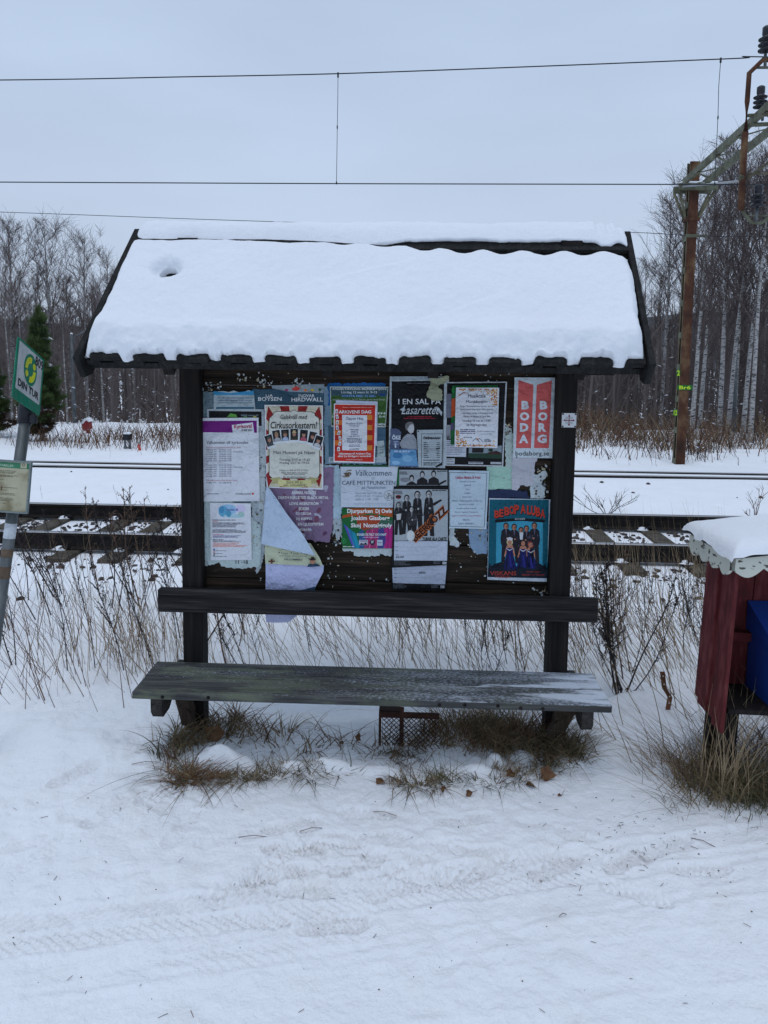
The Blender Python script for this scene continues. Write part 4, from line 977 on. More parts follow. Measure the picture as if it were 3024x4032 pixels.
petals(60, lambda r: ((lambda u: (262 + abs(r.gauss(0, 12 + 30 * u)), 640 + u * 175, 0))(r.random()))); petals(70, lambda r: (r.uniform(262, 690), 815 - abs(r.gauss(0, 8)), 0)); petals(30, lambda r: (r.uniform(270, 380), 790 - abs(r.gauss(0, 22)), 0))
INK = (.12, .12, .24)
for t_, x0, x1, y0, y1 in [('Musikcafé', 392, 582, 252, 292), ('Munkbysjön', 370, 602, 318, 358), ('Ånge Musiksällskap bjuder på sina', 303, 686, 370, 396), ('favoritmelodier från olika genrer:', 308, 672, 408, 432), ('visa, pop, tango folkmusik m.m', 325, 660, 448, 472), ('medan ni njuter av gott fika.', 340, 640, 484, 508), ('Onsdag 16 nov kl 19.00', 334, 634, 528, 558), ('på Bygdegården', 378, 592, 572, 604)]: s.t(t_, x0, y0, x1, y1, INK)
s.lines(306, 630, 470, 690, 3, (.3, .3, .42), .5, False, True); s.t('Musik & segkaksmacka', 492, 648, 688, 664, (.3, .3, .42)); s.t('med dryck 100:-', 520, 678, 660, 694, (.3, .3, .42)); s.lines(342, 715, 436, 728, 1, GR, .7, False)
s.p([(438, 762), (478, 725), (482, 730), (444, 764)], INK); s.p([(478, 725), (520, 770), (514, 773), (474, 731)], INK); s.p([(498, 745), (515, 728), (556, 762), (551, 765), (515, 736), (500, 750)], INK); s.lines(565, 738, 655, 775, 3, (.25, .25, .35), .5); s.e(498, 738, 10, 8, (.7, .45, .25), 8); s.e(672, 762, 10, 8, (.75, .58, .3), 8)
s.p([(290, 268), (340, 232), (400, 240), (398, 246), (345, 240), (300, 272)], (.4, .3, .3)); s.e(295, 262, 9, 8, (.7, .45, .22), 8); s.e(350, 234, 8, 8, (.6, .3, .2), 8); s.done()
# --- red banner sheet
s = Sheet('poster', 'tall white sheet with two red banners lettered downwards', 'C', [(897, 70), (1344, 74), (1314, 948), (880, 940)], (.70, .74, .76), 3, '', seed=38, amp=.0016)
CR = (.72, .33, .32); s.p([(940, 100), (1103, 152), (1075, 838), (912, 838)], CR); s.p([(1302, 102), (1138, 152), (1108, 838), (1270, 838)], CR)
for i, (a, b) in enumerate(zip('BODA', 'BORG')):
    y0 = (325, 446, 566, 690)[i]; s.t(a, (972, 952, 955, 945)[i], y0, (1054, 1058, 1048, 1046)[i], y0 + 94, (.76, .78, .80), .055); s.t(b, (1170, 1150, 1155, 1142)[i], y0, (1254, 1256, 1242, 1246)[i], y0 + 94, (.76, .78, .80), .055)
s.t('bodaborg.se', 908, 872, 1270, 934, BLK, .003); s.e(920, 935, 9, 9, GR); s.p([(1150, 538), (1190, 534), (1178, 552)], (.3, .12, .14)); s.done()
# --- café sheet, festival poster
s = Sheet('poster', 'white café sheet with a steaming coffee cup drawn in the corner', 'E', [(248, 112), (942, 116), (900, 606), (250, 600)], (.70, .73, .77), 2, '', seed=41)
s.t('Välkommen', 432, 152, 866, 222, (.28, .36, .40), .0, .2); s.t('till', 625, 236, 666, 266, (.5, .58, .6), 0, .2); s.t('CAFÉ MITTPUNKTEN', 270, 268, 912, 332, (.26, .30, .34)); s.t('på Flataklocken', 505, 346, 795, 388, (.45, .50, .56), .01, .2)
for i, t_ in enumerate(('Öppet alla dagar från den', '20 juni till den 14 augusti,', 'mellan kl. 11:00 - 17:00')): s.t(t_, 425, 416 + i * 37, (750, 765, 706)[i], 444 + i * 37, (.48, .52, .56), 0, .2)
BRN = (.36, .30, .24); s.p([(288, 186), (366, 176), (352, 226), (312, 230)], BRN); s.p([(264, 222), (376, 210), (350, 240), (290, 242)], (.5, .46, .40), 1); s.p([(310, 180), (330, 150), (380, 145), (388, 165), (345, 165)], (.5, .47, .42)); s.e(372, 196, 10, 16, BRN); s.lines(410, 552, 870, 590, 2, (.5, .55, .6), .2, False)
s.e(835, 458, 62, 64, (.35, .38, .4)); s.e(835, 458, 57, 59, (.70, .72, .74)); rr = random.Random(2)
for i in range(22): s.e(835 + rr.uniform(-38, 38), 458 + rr.uniform(-40, 40), 12, 5, (.45, .48, .5), 6, rr.uniform(0, 3)); s.k -= 1
s.r(252, 118, 256, 598, (.5, .55, .58)); s.p([(262, 425), (330, 420), (330, 424), (262, 429)], GR, 3); s.done()
s = Sheet('poster', 'dark green striped poster peeping out behind the café sheet', 'E', [(270, 88), (965, 98), (968, 400), (270, 380)], (.10, .30, .18), 1, '', seed=42); s.p([(935, 120), (962, 115), (966, 340), (940, 335)], (.13, .42, .22)); s.e(975, 170, 8, 30, (.3, .6, .35)); s.p([(942, 340), (966, 340), (966, 395), (944, 398)], (.55, .25, .2)); s.done()
s = Sheet('poster', 'festival poster in green, orange, pink and blue with white band names', 'E', [(268, 612), (885, 614), (880, 1098), (272, 1096)], (.08, .34, .17), 3, '', seed=43)
s.p([(340, 615), (880, 615), (880, 720), (620, 670), (270, 730), (275, 700), (420, 660)], (.62, .28, .12)); s.p([(440, 700), (700, 690), (730, 760), (700, 830), (520, 880), (450, 800)], (.58, .24, .14)); s.p([(500, 720), (880, 760), (880, 900), (560, 900)], (.22, .36, .30), 1)
for i, (x0, c) in enumerate([(300, (.16, .30, .62)), (320, (.40, .25, .58)), (345, (.12, .45, .62)), (370, (.1, .42, .56)), (400, (.1, .5, .6))]): s.p([(x0 - 15, 800 + i * 22), (x0 + 30, 830 + i * 20), (470 + i * 4, 1090), (400 + i * 10, 1090)], c)
s.p([(560, 880), (700, 840), (760, 920), (700, 1095), (520, 1095)], (.58, .18, .36)); s.p([(770, 860), (880, 820), (880, 1095), (780, 1095)], (.62, .14, .44)); s.p([(700, 870), (770, 840), (800, 1000), (770, 1095), (700, 1095)], (.24, .22, .46)); s.p([(470, 900), (520, 860), (560, 1000), (530, 1095), (480, 1095)], (.14, .30, .48))
for i in range(7): s.p([(600 + i * 38, 860), (606 + i * 38, 858), (560 + i * 44, 1092), (552 + i * 44, 1092)], (.75, .42, .58) if i % 2 else (.3, .2, .4), 9)
s.e(290, 1005, 30, 34, (.16, .48, .26)); s.e(290, 1005, 18, 20, (.07, .3, .15)); s.e(290, 1005, 9, 10, (.2, .55, .3))
for t_, x0, x1, y0, y1 in [('Djurparken', 332, 640, 618, 685), ('Dj Owle', 674, 872, 618, 685), ('Joakim Gissberg', 376, 845, 702, 770), ('Skoj', 376, 496, 790, 858), ('Nostalgigoly', 530, 872, 790, 858)]: s.t(t_, x0, y0, x1, y1, (.84, .85, .87), .03)
s.t('SIGGES ÖLTÄLT OCH MAT', 448, 908, 805, 942, (.75, .8, .88), .03); s.lines(520, 955, 715, 970, 1, (.7, .6, .75), .7, False); s.r(474, 993, 580, 1055, (.66, .66, .72)); s.t('VISKANS', 484, 998, 572, 1014, BLK); s.p([(478, 1052), (500, 1030), (530, 1040), (555, 1024), (578, 1052)], BLK); s.e(634, 1022, 32, 34, (.10, .10, .14)); s.t('W', 616, 1000, 652, 1036, (.75, .75, .8), .03); s.r(692, 993, 758, 1062, (.66, .70, .76)); s.t('Sigges', 700, 1014, 750, 1034, GR, 0, .3); s.lines(282, 1066, 415, 1082, 1, (.7, .75, .7), .8, False); s.done()
# --- the rock band posters
def band(label, reg, C, layer, seed, y0, full):
    s = Sheet('poster', label, reg, C, (.05, .055, .065), layer, '', seed=seed, amp=.0018)
    xl = C[0][0]; xr = C[1][0]; g_ = lambda x: xl + (x - 893)
    top = y0
    s.p([(g_(900), top), (xr - 12, top + 6), (xr - 12, top + (620 if full else 190)), (g_(900), top + (620 if full else 190))], (.58, .61, .63))
    D1 = (.10, .10, .11); SK = (.62, .62, .62)
    yo = top - 378
    def fig(x, y, h, hair, w=1.): s.person(g_(x), y + yo, h, SK, D1, D1, hair, w=w)
    s.e(g_(970), 600 + yo if full else 500 + yo, 60, 80 if full else 30, (.45, .47, .49))
    for (x, y, h, w) in ([(1178, 392, 560 if full else 300, .62), (1315, 385, 560 if full else 300, .62), (1050, 440, 480 if full else 240, .72)]):
        if full: fig(x, y, h, D1, w)
        else:
            X = g_(x); Y = y + yo; s.p([(X - 70, top + 186), (X - 60, Y + 110), (X - 18, Y + 82), (X + 18, Y + 82), (X + 60, Y + 110), (X + 72, top + 186)], D1); s.e(X, Y + 40, 30, 42, D1); s.e(X, Y + 50, 20, 28, SK)
    s.p([(g_(1340), 560 + yo if full else top + 180), (g_(1460), 500 + yo), (g_(1475), 515 + yo), (g_(1380), 580 + yo if full else top + 190)], D1)
    s.lines(g_(1355), top + 12, g_(1530), top + 26, 1, BLK, .7, False); s.p([(g_(912), top + 20), (g_(985), top + 20), (g_(1005), top + 60), (g_(892), top + 60)], (.42, .44, .46))
    if full:
        s.e(g_(950), 472 + yo, 34, 24, (.45, .15, .15)); s.r(g_(918), 462 + yo, g_(982), 482 + yo, (.1, .1, .1))
        fig(950, 530, 400, D1, .8); s.person(g_(1108), 580 + yo, 420, (.66, .66, .66), (.16, .16, .17), D1, D1, w=.95)
        s.p([(g_(925), 680 + yo), (g_(985), 672 + yo), (g_(975), 745 + yo), (g_(930), 752 + yo)], (.7, .7, .7)); s.e(g_(1095), 940 + yo, 52, 68, (.62, .64, .64)); s.e(g_(1095), 940 + yo, 44, 60, (.72, .74, .74))
        s.tr('BEERKÖZZ', g_(1318), 790 + yo, 560, 130, -.76, (.62, .34, .16), .07, 40); s.tr('BEERKÖZZ', g_(1318), 790 + yo, 545, 104, -.76, (.28, .09, .05), .03, 41); s.tr('BEERKÖZZ', g_(1316), 794 + yo, 540, 92, -.76, (.08, .06, .06), -.005, 42)
        s.t('TURNE ÀLA CARTE', g_(1238), 948 + yo, g_(1530), 1000 + yo, BLK, .035)
        s.p([(g_(900), 1003 + yo), (xr - 14, 1006 + yo), (xr - 22, 1240 + yo), (g_(896), 1236 + yo)], (.66, .69, .74), 30)
        for i, yq in enumerate((1010, 1068, 1116, 1164)): s.lines(g_(912), yq + yo, g_(950), yq + 10 + yo, 1, GR, .6, False); s.p([(g_(958), yq + 6 + yo), (g_(1455 if i in (1, 3) else 1195), yq + 6 + yo), (g_(1455 if i in (1, 3) else 1195), yq + 8 + yo), (g_(958), yq + 8 + yo)], (.42, .44, .46), 31)
        s.t('22:00', g_(912), 1182 + yo, g_(1016), 1208 + yo, BLK, .02, .3)
        s.lines(g_(900), 1246 + yo, g_(1100), 1300 + yo, 5, (.5, .52, .55), .25); s.lines(g_(1370), 1250 + yo, g_(1470), 1282 + yo, 3, (.5, .52, .55), .25); s.p([(g_(1480), 1250 + yo), (g_(1530), 1252 + yo), (g_(1526), 1284 + yo), (g_(1478), 1282 + yo)], (.6, .62, .64))
    s.done()
band('half-hidden copy of the rock band poster showing three heads', 'E', [(952, 116), (1552, 132), (1560, 400), (958, 400)], 2, 44, 148, False)
s = Sheet('poster', 'lowest copy of the rock band poster with only its date lines showing', 'E', [(862, 1180), (1548, 1190), (1512, 1618), (872, 1606)], (.05, .055, .065), 2, '', seed=45)
s.p([(870, 1240), (1535, 1250), (1512, 1532), (882, 1516)], (.62, .65, .71))
for i, yq in enumerate((1348, 1394, 1446)): s.lines(898, yq, 930, yq + 10, 1, GR, .6, False); s.r(935, yq + 5, 1440 if i != 1 else 1180, yq + 7, (.42, .44, .46))
s.t('2022', 1192, 1380, 1276, 1400, BLK, .02, .3); s.lines(885, 1530, 1080, 1585, 5, (.5, .52, .55), .25); s.lines(1345, 1542, 1450, 1580, 3, (.5, .52, .55), .25); s.r(1455, 1545, 1505, 1578, (.6, .62, .64)); s.done()
band('complete rock band poster with slanted fiery lettering', 'E', [(893, 345), (1556, 350), (1546, 1292), (868, 1326)], 4, 46, 378, True)
# --- machine shop notice
s = Sheet('poster', 'white machine shop notice with red heading and thin black frame', 'F', [(185, 138), (622, 145), (590, 778), (190, 765)], (.66, .72, .76), 3, '', seed=47)
for q in ([(188, 158), (600, 168), (600, 173), (188, 163)], [(188, 158), (193, 158), (198, 748), (193, 748)], [(595, 168), (600, 168), (572, 756), (567, 756)], [(193, 743), (572, 752), (572, 757), (193, 748)]): s.p(q, BLK, 2)
s.t('Uddens Maskin & Fritid', 256, 202, 526, 232, (.60, .14, .26), .015)
for t_, x0, x1, y in [('Återförsäljare åt Granit parts', 300, 480, 252), ('Lantbruk', 352, 422, 290), ('Skog', 368, 404, 336), ('Trädgård', 348, 418, 378), ('Entreprenad', 332, 428, 420), ('Tillbehör, redskap, reservdelar, verktyg m m', 218, 540, 462), ('Bra priser, bra kvalitet', 296, 460, 502), ('För både amatörer och proffs', 272, 480, 544), ('Avtal om maskiner. Transporter', 248, 500, 584), ('Välkomna', 332, 412, 666), ('Lars Uddén', 288, 452, 706)]: s.t(t_, x0, y, x1, y + 18, (.25, .3, .36))
s.t('Öppet fre 09.00-15.00, måndag 09.00-18.00', 218, 622, 530, 642, (.62, .25, .36)); s.done()
# --- dance band poster
s = Sheet('poster', 'teal dance band poster with red arched lettering, lower right', 'F', [(622, 440), (1286, 455), (1247, 1348), (602, 1325)], (.66, .70, .74), 3, '', seed=48)
s.p([(626, 455), (1270, 458), (1252, 1310), (606, 1296)], (.02, .30, .36)); s.k = 3
s.p([(700, 690), (1205, 690), (1200, 1180), (695, 1180)], (.20, .52, .62)); s.p([(608, 1200), (690, 1150), (760, 1130), (950, 1190), (1130, 1130), (1252, 1195), (1252, 1310), (606, 1296)], (.05, .08, .13), 14)
s.p([(676, 690), (700, 672), (950, 655), (1215, 672), (1236, 690), (1215, 706), (950, 685), (700, 706)], (.03, .04, .06)); s.t('BACK TO THE FIFTIES', 902, 658, 1010, 674, (.7, .72, .74), .02)
for ch, x0, x1, y0, y1 in [('B', 678, 730, 572, 655), ('E', 730, 776, 560, 645), ('B', 786, 842, 535, 628), ('O', 842, 892, 522, 618), ('P', 892, 946, 512, 610), ('A', 960, 1020, 508, 608), ('L', 1032, 1074, 516, 618), ('U', 1076, 1126, 522, 628), ('B', 1128, 1176, 540, 640), ('A', 1176, 1228, 558, 655)]:
    s.t(ch, x0 + 6, y0 + 6, x1 + 6, y1 + 6, (.03, .06, .08), .05, 0, 0, 6); V_, F_ = text_geo(ch, .04)
    s.put([s.w(x0 + u * (x1 - x0), y1 - v * (y1 - y0)) for u, v in V_], F_, (.66, .20, .14), 47)
for x, y in [(740, 498), (800, 502), (862, 488), (935, 488), (1015, 488), (1085, 490), (1158, 498), (692, 545), (1208, 545)]: s.e(x - 6, y + 8, 6, 5, (.02, .12, .16), 8); s.r(x - 1, y - 14, x + 2, y + 8, (.02, .12, .16)); s.k -= 2
SKN = (.62, .42, .34); SU = (.10, .09, .12); s.k = 15
for x, y, h in [(805, 700, 460), (893, 712, 450), (968, 748, 420), (1026, 730, 430), (1112, 696, 465)]: s.person(x, y, h * .96, SKN, SU, SU, (.15, .09, .06), w=.8); s.k -= 2
s.p([(950, 812), (992, 812), (984, 890), (956, 890)], (.70, .72, .74), 38)
for x, y, h, hr in [(845, 880, 340, (.70, .66, .52)), (990, 890, 300, (.10, .07, .08)), (1072, 905, 300, (.55, .20, .12))]:
    s.k = 34; s.p([(x - 42, y + 110), (x - 30, y + 70), (x + 30, y + 70), (x + 44, y + 110), (x + 60, y + 190), (x + 48, y + 195), (x + 30, y + 130), (x - 30, y + 130), (x - 50, y + 195), (x - 62, y + 190)], SKN, 35)
    s.p([(x - 38, y + 100), (x + 36, y + 100), (x + 34, y + 160), (x + 80, y + h), (x - 70, y + h), (x - 36, y + 160)], (.06, .08, .28), 36); s.p([(x - 10, y + 165), (x + 4, y + 165), (x + 30, y + h), (x + 5, y + h)], (.12, .14, .42), 37); s.p([(x - 34, y + 165), (x - 26, y + 165), (x - 30, y + h), (x - 50, y + h)], (.03, .04, .16), 37); s.p([(x - 38, y + 100), (x, y + 122), (x + 36, y + 100), (x + 36, y + 108), (x, y + 132), (x - 38, y + 108)], (.7, .7, .74), 37); s.k = 36; s.e(x, y + 36, 34, 38, hr); s.e(x, y + 42, 22, 28, SKN)
s.p([(812, 872), (850, 862), (880, 878), (870, 898), (820, 896)], (.72, .72, .74), 41)
for i in range(14): s.p([(615 + i * 46, 1215), (622 + i * 46, 1150 + (i * 37 % 30) + (40 if 3 < i < 11 else 0)), (632 + i * 46, 1148 + (i * 37 % 30) + (40 if 3 < i < 11 else 0)), (650 + i * 46, 1220)], (.05, .08, .13), 42)
s.t('VISKANS', 632, 1232, 915, 1278, (.60, .22, .18), .01); s.t('PARKEN', 690, 1284, 850, 1305, (.55, .2, .17), .01); s.t('23 Juli 2022', 1028, 1230, 1172, 1250, (.6, .22, .18), .01); s.t('Biljetter via Tickster', 978, 1262, 1222, 1284, (.58, .2, .18), .01); s.done()

# --- the big sheet that has come loose and folds over itself
def curled():
    mb = MB(); mats = [ink((.66, .72, .79)), ink((.68, .70, .60)), ink(NAVY), ink((.62, .45, .36)), ink((.12, .09, .08)), ink((.66, .68, .80)), ink((.14, .22, .30)), ink((.34, .2, .16))]
    YB = BY - .017
    def W3(x, y, off): p = at(*PX('D', x, y), BY); return (p.x, YB - off, p.z)
    def strip(L, Rr, mi, n=10):
        """L and R: lists of (x,y,off) down the two sides"""
        m_ = len(L); V = []
        for i in range(m_):
            for j in range(n + 1):
                u = j / n; a, b = L[i], Rr[i]; V.append(W3(a[0] * (1 - u) + b[0] * u, a[1] * (1 - u) + b[1] * u, a[2] * (1 - u) + b[2] * u + .006 * math.sin(math.pi * u)))
        mb.add(V, [(i * (n + 1) + j, (i + 1) * (n + 1) + j, (i + 1) * (n + 1) + j + 1, i * (n + 1) + j + 1) for i in range(m_ - 1) for j in range(n)], mi)
    # back of the sheet, falling over from the top left; its right edge is the fold
    strip([(835, 45, .004), (822, 200, .012), (812, 400, .022), (800, 560, .03), (792, 660, .036)], [(865, 45, .006), (962, 170, .022), (1090, 340, .04), (1240, 520, .05), (1400, 778, .055)], 0, 14)
    # printed yellow foot of the sheet turned up beneath it
    strip([(822, 650, .012), (822, 760, .014), (830, 892, .016)], [(1335, 660, .022), (1440, 820, .03), (1478, 905, .034)], 1, 14)
    # lower white sheet hanging down behind the backrest
    strip([(830, 888, .010), (830, 1050, .008), (826, 1230, .006), (828, 1500, .002), (832, 1560, .0)], [(1484, 905, .022), (1478, 980, .022), (1390, 1150, .018), (1170, 1490, .004), (1085, 1560, .0)], 5, 14)
    def poly(P, mi, off): mb.add([W3(x, y, off) for x, y in P], [tuple(range(len(P)))], mi)
    o = .040
    for t_, x0, x1, y0, y1 in [('Börje', 1018, 1072, 708, 724), ('VÄLKOMMEN!', 1045, 1248, 816, 840), ('Fri entré', 1016, 1092, 748, 768), ('Lotteri', 1150, 1208, 752, 772), ('Fika', 1268, 1305, 756, 774), ('All behållning går oavkortat till Ukraina', 995, 1298, 782, 800)]:
        V, F = text_geo(t_, .015 if t_[0] == 'V' else 0); mb.add([W3(x0 + u * (x1 - x0), y1 - v * (y1 - y0) + 6 * u, o) for u, v in V], F, 2)
    for x, y in ((994, 754), (1128, 758), (1242, 760)): poly([(x + 8 * math.cos(a), y + 7 * math.sin(a)) for a in np.linspace(0, 5.5, 8)], 2, o)
    poly([(1306, 912), (1318, 884), (1350, 872), (1400, 872), (1440, 886), (1448, 905)], 6, .044)
    poly([(1366 + 30 * math.cos(a), 846 + 34 * math.sin(a)) for a in np.linspace(0, 6, 14)], 3, .045)
    poly([(1310, 812), (1345, 818), (1350, 800), (1382, 800), (1390, 816), (1412, 818), (1388, 836), (1345, 838)], 4, .046)
    for (x, y, w_, h_) in ((905, 858, 22, 50), (905, 858, 70, 16)): poly([(x - w_ / 2, y - h_ / 2), (x + w_ / 2, y - h_ / 2), (x + w_ / 2, y + h_ / 2), (x - w_ / 2, y + h_ / 2)], 7, .030 + w_ * .00001)
    poly([(1110, 1215), (1385, 1142), (1395, 1160), (1360, 1222)], 6, .024)
    for (x, y) in ((0, 0),): pass
    ob = mb.build('poster', mats, None, tuple(W3(1100, 600, 0)), True)
    for p in ob.data.polygons: p.use_smooth = False
    tag(ob, 'loose white poster folded over on itself and hanging down behind the backrest', 'poster')
curled()

# --- staples, scraps and shreds: nobody could count them
def scraps():
    rr = random.Random(12); mb = MB(); mats = [ink((.66, .68, .68)), ink((.60, .57, .48)), 'galvanised', ink((.45, .48, .5)), ink((.25, .2, .14))]
    def spot(x, z, s_, mi, off):
        n = rr.randint(4, 7); P = [(x + s_ * rr.uniform(.4, 1) * math.cos(2 * math.pi * i / n), BY - off - rr.uniform(0, .004), z + s_ * rr.uniform(.4, 1.1) * math.sin(2 * math.pi * i / n)) for i in range(n)]
        mb.add(P, [tuple(range(n))], mi)
    x0, x1 = XL + .1, XR - .1
    for i in range(130): spot(rr.uniform(x0, x1), rr.choice((rr.uniform(1.74, 1.86), rr.uniform(.76, .98), rr.uniform(.76, .98))), rr.uniform(.002, .007), rr.choice((0, 0, 1, 3)), .002)
    for reg, bx in (('A', (80, 130, 330, 220)), ('A', (500, 30, 610, 110)), ('A', (680, 30, 900, 190)), ('A', (1120, 80, 1250, 190)), ('D', (670, 200, 810, 760)), ('D', (670, 200, 810, 760)), ('E', (170, 760, 260, 1080)), ('C', (800, 560, 860, 690)), ('C', (1090, 1000, 1260, 1400)), ('C', (1090, 1000, 1260, 1400)), ('F', (200, 780, 600, 1120)), ('F', (1100, 1400, 1280, 1500)), ('D', (1360, 680, 1640, 1180)), ('A', (750, 900, 810, 1500))):
        for i in range(26):
            p = at(*PX(reg, rr.uniform(bx[0], bx[2]), rr.uniform(bx[1], bx[3])), BY); spot(p.x, p.z, rr.uniform(.002, .009), rr.choice((0, 0, 1, 3, 4)), rr.uniform(.003, .008))
    for i in range(150):     # staples
        x, z = rr.uniform(x0, x1), rr.uniform(.78, 1.86); a = rr.uniform(-.5, .5); L = .005
        P = [(x - L * math.cos(a), BY - .0205, z - L * math.sin(a)), (x + L * math.cos(a), BY - .0205, z + L * math.sin(a))]
        if i % 3 == 0: mb.tube(P, .0006, 4, 2)
    for px, py in ((810, 2298), (1020, 2372), (1610, 2270)): pass
    tag(mb.build('paper_scraps', mats), 'staples and small shreds of paper left all over the dark board', None, None, 'stuff')
scraps()
# ------------------------------------------------------------------ bus stop pole
def decal_text(mb, txt, o, ux, uz, x0, x1, y0, y1, off, nrm, mi, bold=0.):
    V, F = text_geo(txt, bold)
    mb.add([tuple(o + ux * (x0 + u * (x1 - x0)) + uz * (y0 + v * (y1 - y0)) + nrm * off) for u, v in V], F, mi)
PT = at(101, 1641, 3.42); PB = at(-24, 2560, 3.30)
d_ = (PT - PB).normalized(); PB = PB - d_ * .75
bp = thing('bus_stop_sign', 'leaning grey steel pole with green edged bus stop plate and timetable case', 'bus stop', (PB.x, PB.y, PB.z))
o_ = bp.location.copy()
mb = MB(); mb.tube([PB, PB + (PT - PB) * .5, PT + d_ * .01], .0262, 18); mb.build('pole', ['galvanised'], bp, o_, True)
def onpole(px, py):
    z = at(px, py, 3.36).z; return PB + d_ * ((z - PB.z) / d_.z)
mb = MB(); mb.tube([onpole(46, 2060), onpole(38, 2118)], .0268, 18); mb.build('pole_sticker', [ink((.72, .74, .76))], bp, o_, True)
for a_, b_, mt in (((30, 2158, 3.35), (27, 2190, 3.35), 'rust'), ((24, 2225, 3.345), (20, 2270, 3.343), 'rust')):
    mb = MB(); mb.tube([onpole(a_[0], a_[1]), onpole(b_[0], b_[1])], .02665, 18); mb.build('rust_band', ['pole_rust'], bp, o_, True)
# plate: yawed and leaning back with the pole
TL, TR, BR, BL = at(57, 1312, 3.27), at(163, 1408, 3.55), at(157, 1634, 3.47), at(48, 1562, 3.20)
def plate(mb, mats_n):
    pass
ux = (TR - TL); wv = ux.length; ux.normalize(); uz = (TL - BL); uz = uz - ux * uz.dot(ux); hv = (TL - BL).length; uz.normalize(); nv = ux.cross(uz).normalized(); nv = -nv if nv.dot(BL - Vector((0, 0, EYE))) > 0 else nv
O = BL
g1, w1, y1, k1 = ink((.05, .42, .32)), ink((.66, .68, .68)), ink((.72, .74, .14)), ink((.07, .08, .10))
mb = MB()
def Q(x, y, off): return O + ux * (x * wv) + uz * (y * hv) + nv * off
def rrect(x0, y0, x1, y1_, r, off, mi, n=5):
    P = []
    for cx_, cy_, a0 in ((x1 - r, y1_ - r, 0), (x0 + r, y1_ - r, 90), (x0 + r, y0 + r, 180), (x1 - r, y0 + r, 270)):
        for i in range(n + 1): w = R_(a0 + 90 * i / n); P.append(Q(cx_ + r * math.cos(w), cy_ + r * math.sin(w), off))
    return P
P0 = rrect(0, 0, 1, 1, .05, 0, 0); P1 = rrect(0, 0, 1, 1, .05, -.004, 0); n = len(P0)
mb.add([tuple(p) for p in P0 + P1], [tuple(range(n)), tuple(range(2 * n - 1, n - 1, -1))] + [(j, j + n, (j + 1) % n + n, (j + 1) % n) for j in range(n)], 0)
P0 = rrect(.065, .17, .94, .955, .02, .0006, 1); mb.add([tuple(p) for p in P0], [tuple(range(n))], 1)
def ell(cx_, cy_, rx, ry, off, mi, a0=0, a1=360, inner=0., m=28):
    if inner: 
        V = []
        for i in range(m + 1):
            w = R_(a0 + (a1 - a0) * i / m)
            V += [tuple(Q(cx_ + rx * math.cos(w), cy_ + ry * math.sin(w), off)), tuple(Q(cx_ + rx * inner * math.cos(w), cy_ + ry * inner * math.sin(w), off))]
        mb.add(V, [(2 * i, 2 * i + 2, 2 * i + 3, 2 * i + 1) for i in range(m)], mi)
    else: mb.add([tuple(Q(cx_ + rx * math.cos(R_(360 * i / m)), cy_ + ry * math.sin(R_(360 * i / m)), off)) for i in range(m)], [tuple(range(m))], mi)
ell(.52, .63, .24, .265, .0010, 0)
ell(.52, .63, .19, .21, .0014, 2, 82, 186, .52); ell(.52, .63, .19, .21, .0014, 2, 262, 366, .52); ell(.398, .535, .052, .056, .0015, 2); ell(.642, .725, .052, .056, .0015, 2)
decal_text(mb, '809', O, ux, uz, .66 * wv, .975 * wv, .775 * hv, .945 * hv, .0016, nv, 3, .02)
decal_text(mb, 'DIN TUR', O, ux, uz, .13 * wv, .89 * wv, .235 * hv, .36 * hv, .0016, nv, 3, .035)
mb.build('stop_plate', [g1, w1, y1, k1], bp, o_)
mb = MB(); mb.tube([at(98, 1668, 3.42), at(104, 1592, 3.44)], .0335, 18, 0); mb.tube([at(101, 1650, 3.42), at(103, 1585, 3.42)], [.036, .030], 14, 0)
mb.box(0, .03, -.012, .012, -.02, .02, 0, Matrix.Translation(at(120, 1650, 3.40)), .003); mb.build('pole_clamp', ['black_rubber'], bp, o_, True)
# timetable case
TL, TR, BR, BL = at(-42, 1806, 3.335), at(132, 1818, 3.345), at(107, 2028, 3.315), at(-66, 2012, 3.305)
O = BL; ux = TR - TL; wv = ux.length; ux.normalize(); uz = TL - BL; uz = uz - ux * uz.dot(ux); uz.normalize(); hv = (TL - BL).length; nv = ux.cross(uz); nv = -nv if nv.y > 0 else nv
mb = MB()
def slab(x0, y0, x1, y1_, d0, d1, mi):
    V = [tuple(Q(a, b, d)) for d in (d0, d1) for a, b in ((x0, y0), (x1, y0), (x1, y1_), (x0, y1_))]
    mb.add(V, [(3, 2, 1, 0), (4, 5, 6, 7), (0, 1, 5, 4), (1, 2, 6, 5), (2, 3, 7, 6), (3, 0, 4, 7)], mi)
slab(0, 0, 1, 1, -.012, .0, 0)
for q in ((0, 0, 1, .03), (0, .965, 1, 1), (0, .031, .035, .964), (.965, .031, 1, .964)): slab(*q, .0003, .006, 0)
mb.build('timetable_frame', [ink((.42, .46, .46))], bp, o_)
mb = MB(); V = [tuple(Q(a, b, .0007)) for a, b in ((.036, .031), (.964, .031), (.964, .964), (.036, .964))]; mb.add(V, [(0, 1, 2, 3)], 0)
mb.add([tuple(Q(a, b, .0011)) for a, b in ((.04, .85), (.96, .85), (.96, .955), (.04, .955))], [(0, 1, 2, 3)], 1)
mb.add([tuple(Q(a, b, .0014)) for a, b in ((.76, .865), (.90, .865), (.90, .985 - .02), (.76, .965))], [(0, 1, 2, 3)], 0)
ell(.83, .925, .035, .03, .0017, 3, 0, 360, .6)
decal_text(mb, 'TIDTABELLER', O, ux, uz, .18 * wv, .60 * wv, .875 * hv, .915 * hv, .0016, nv, 2, .01)
rr = random.Random(8)
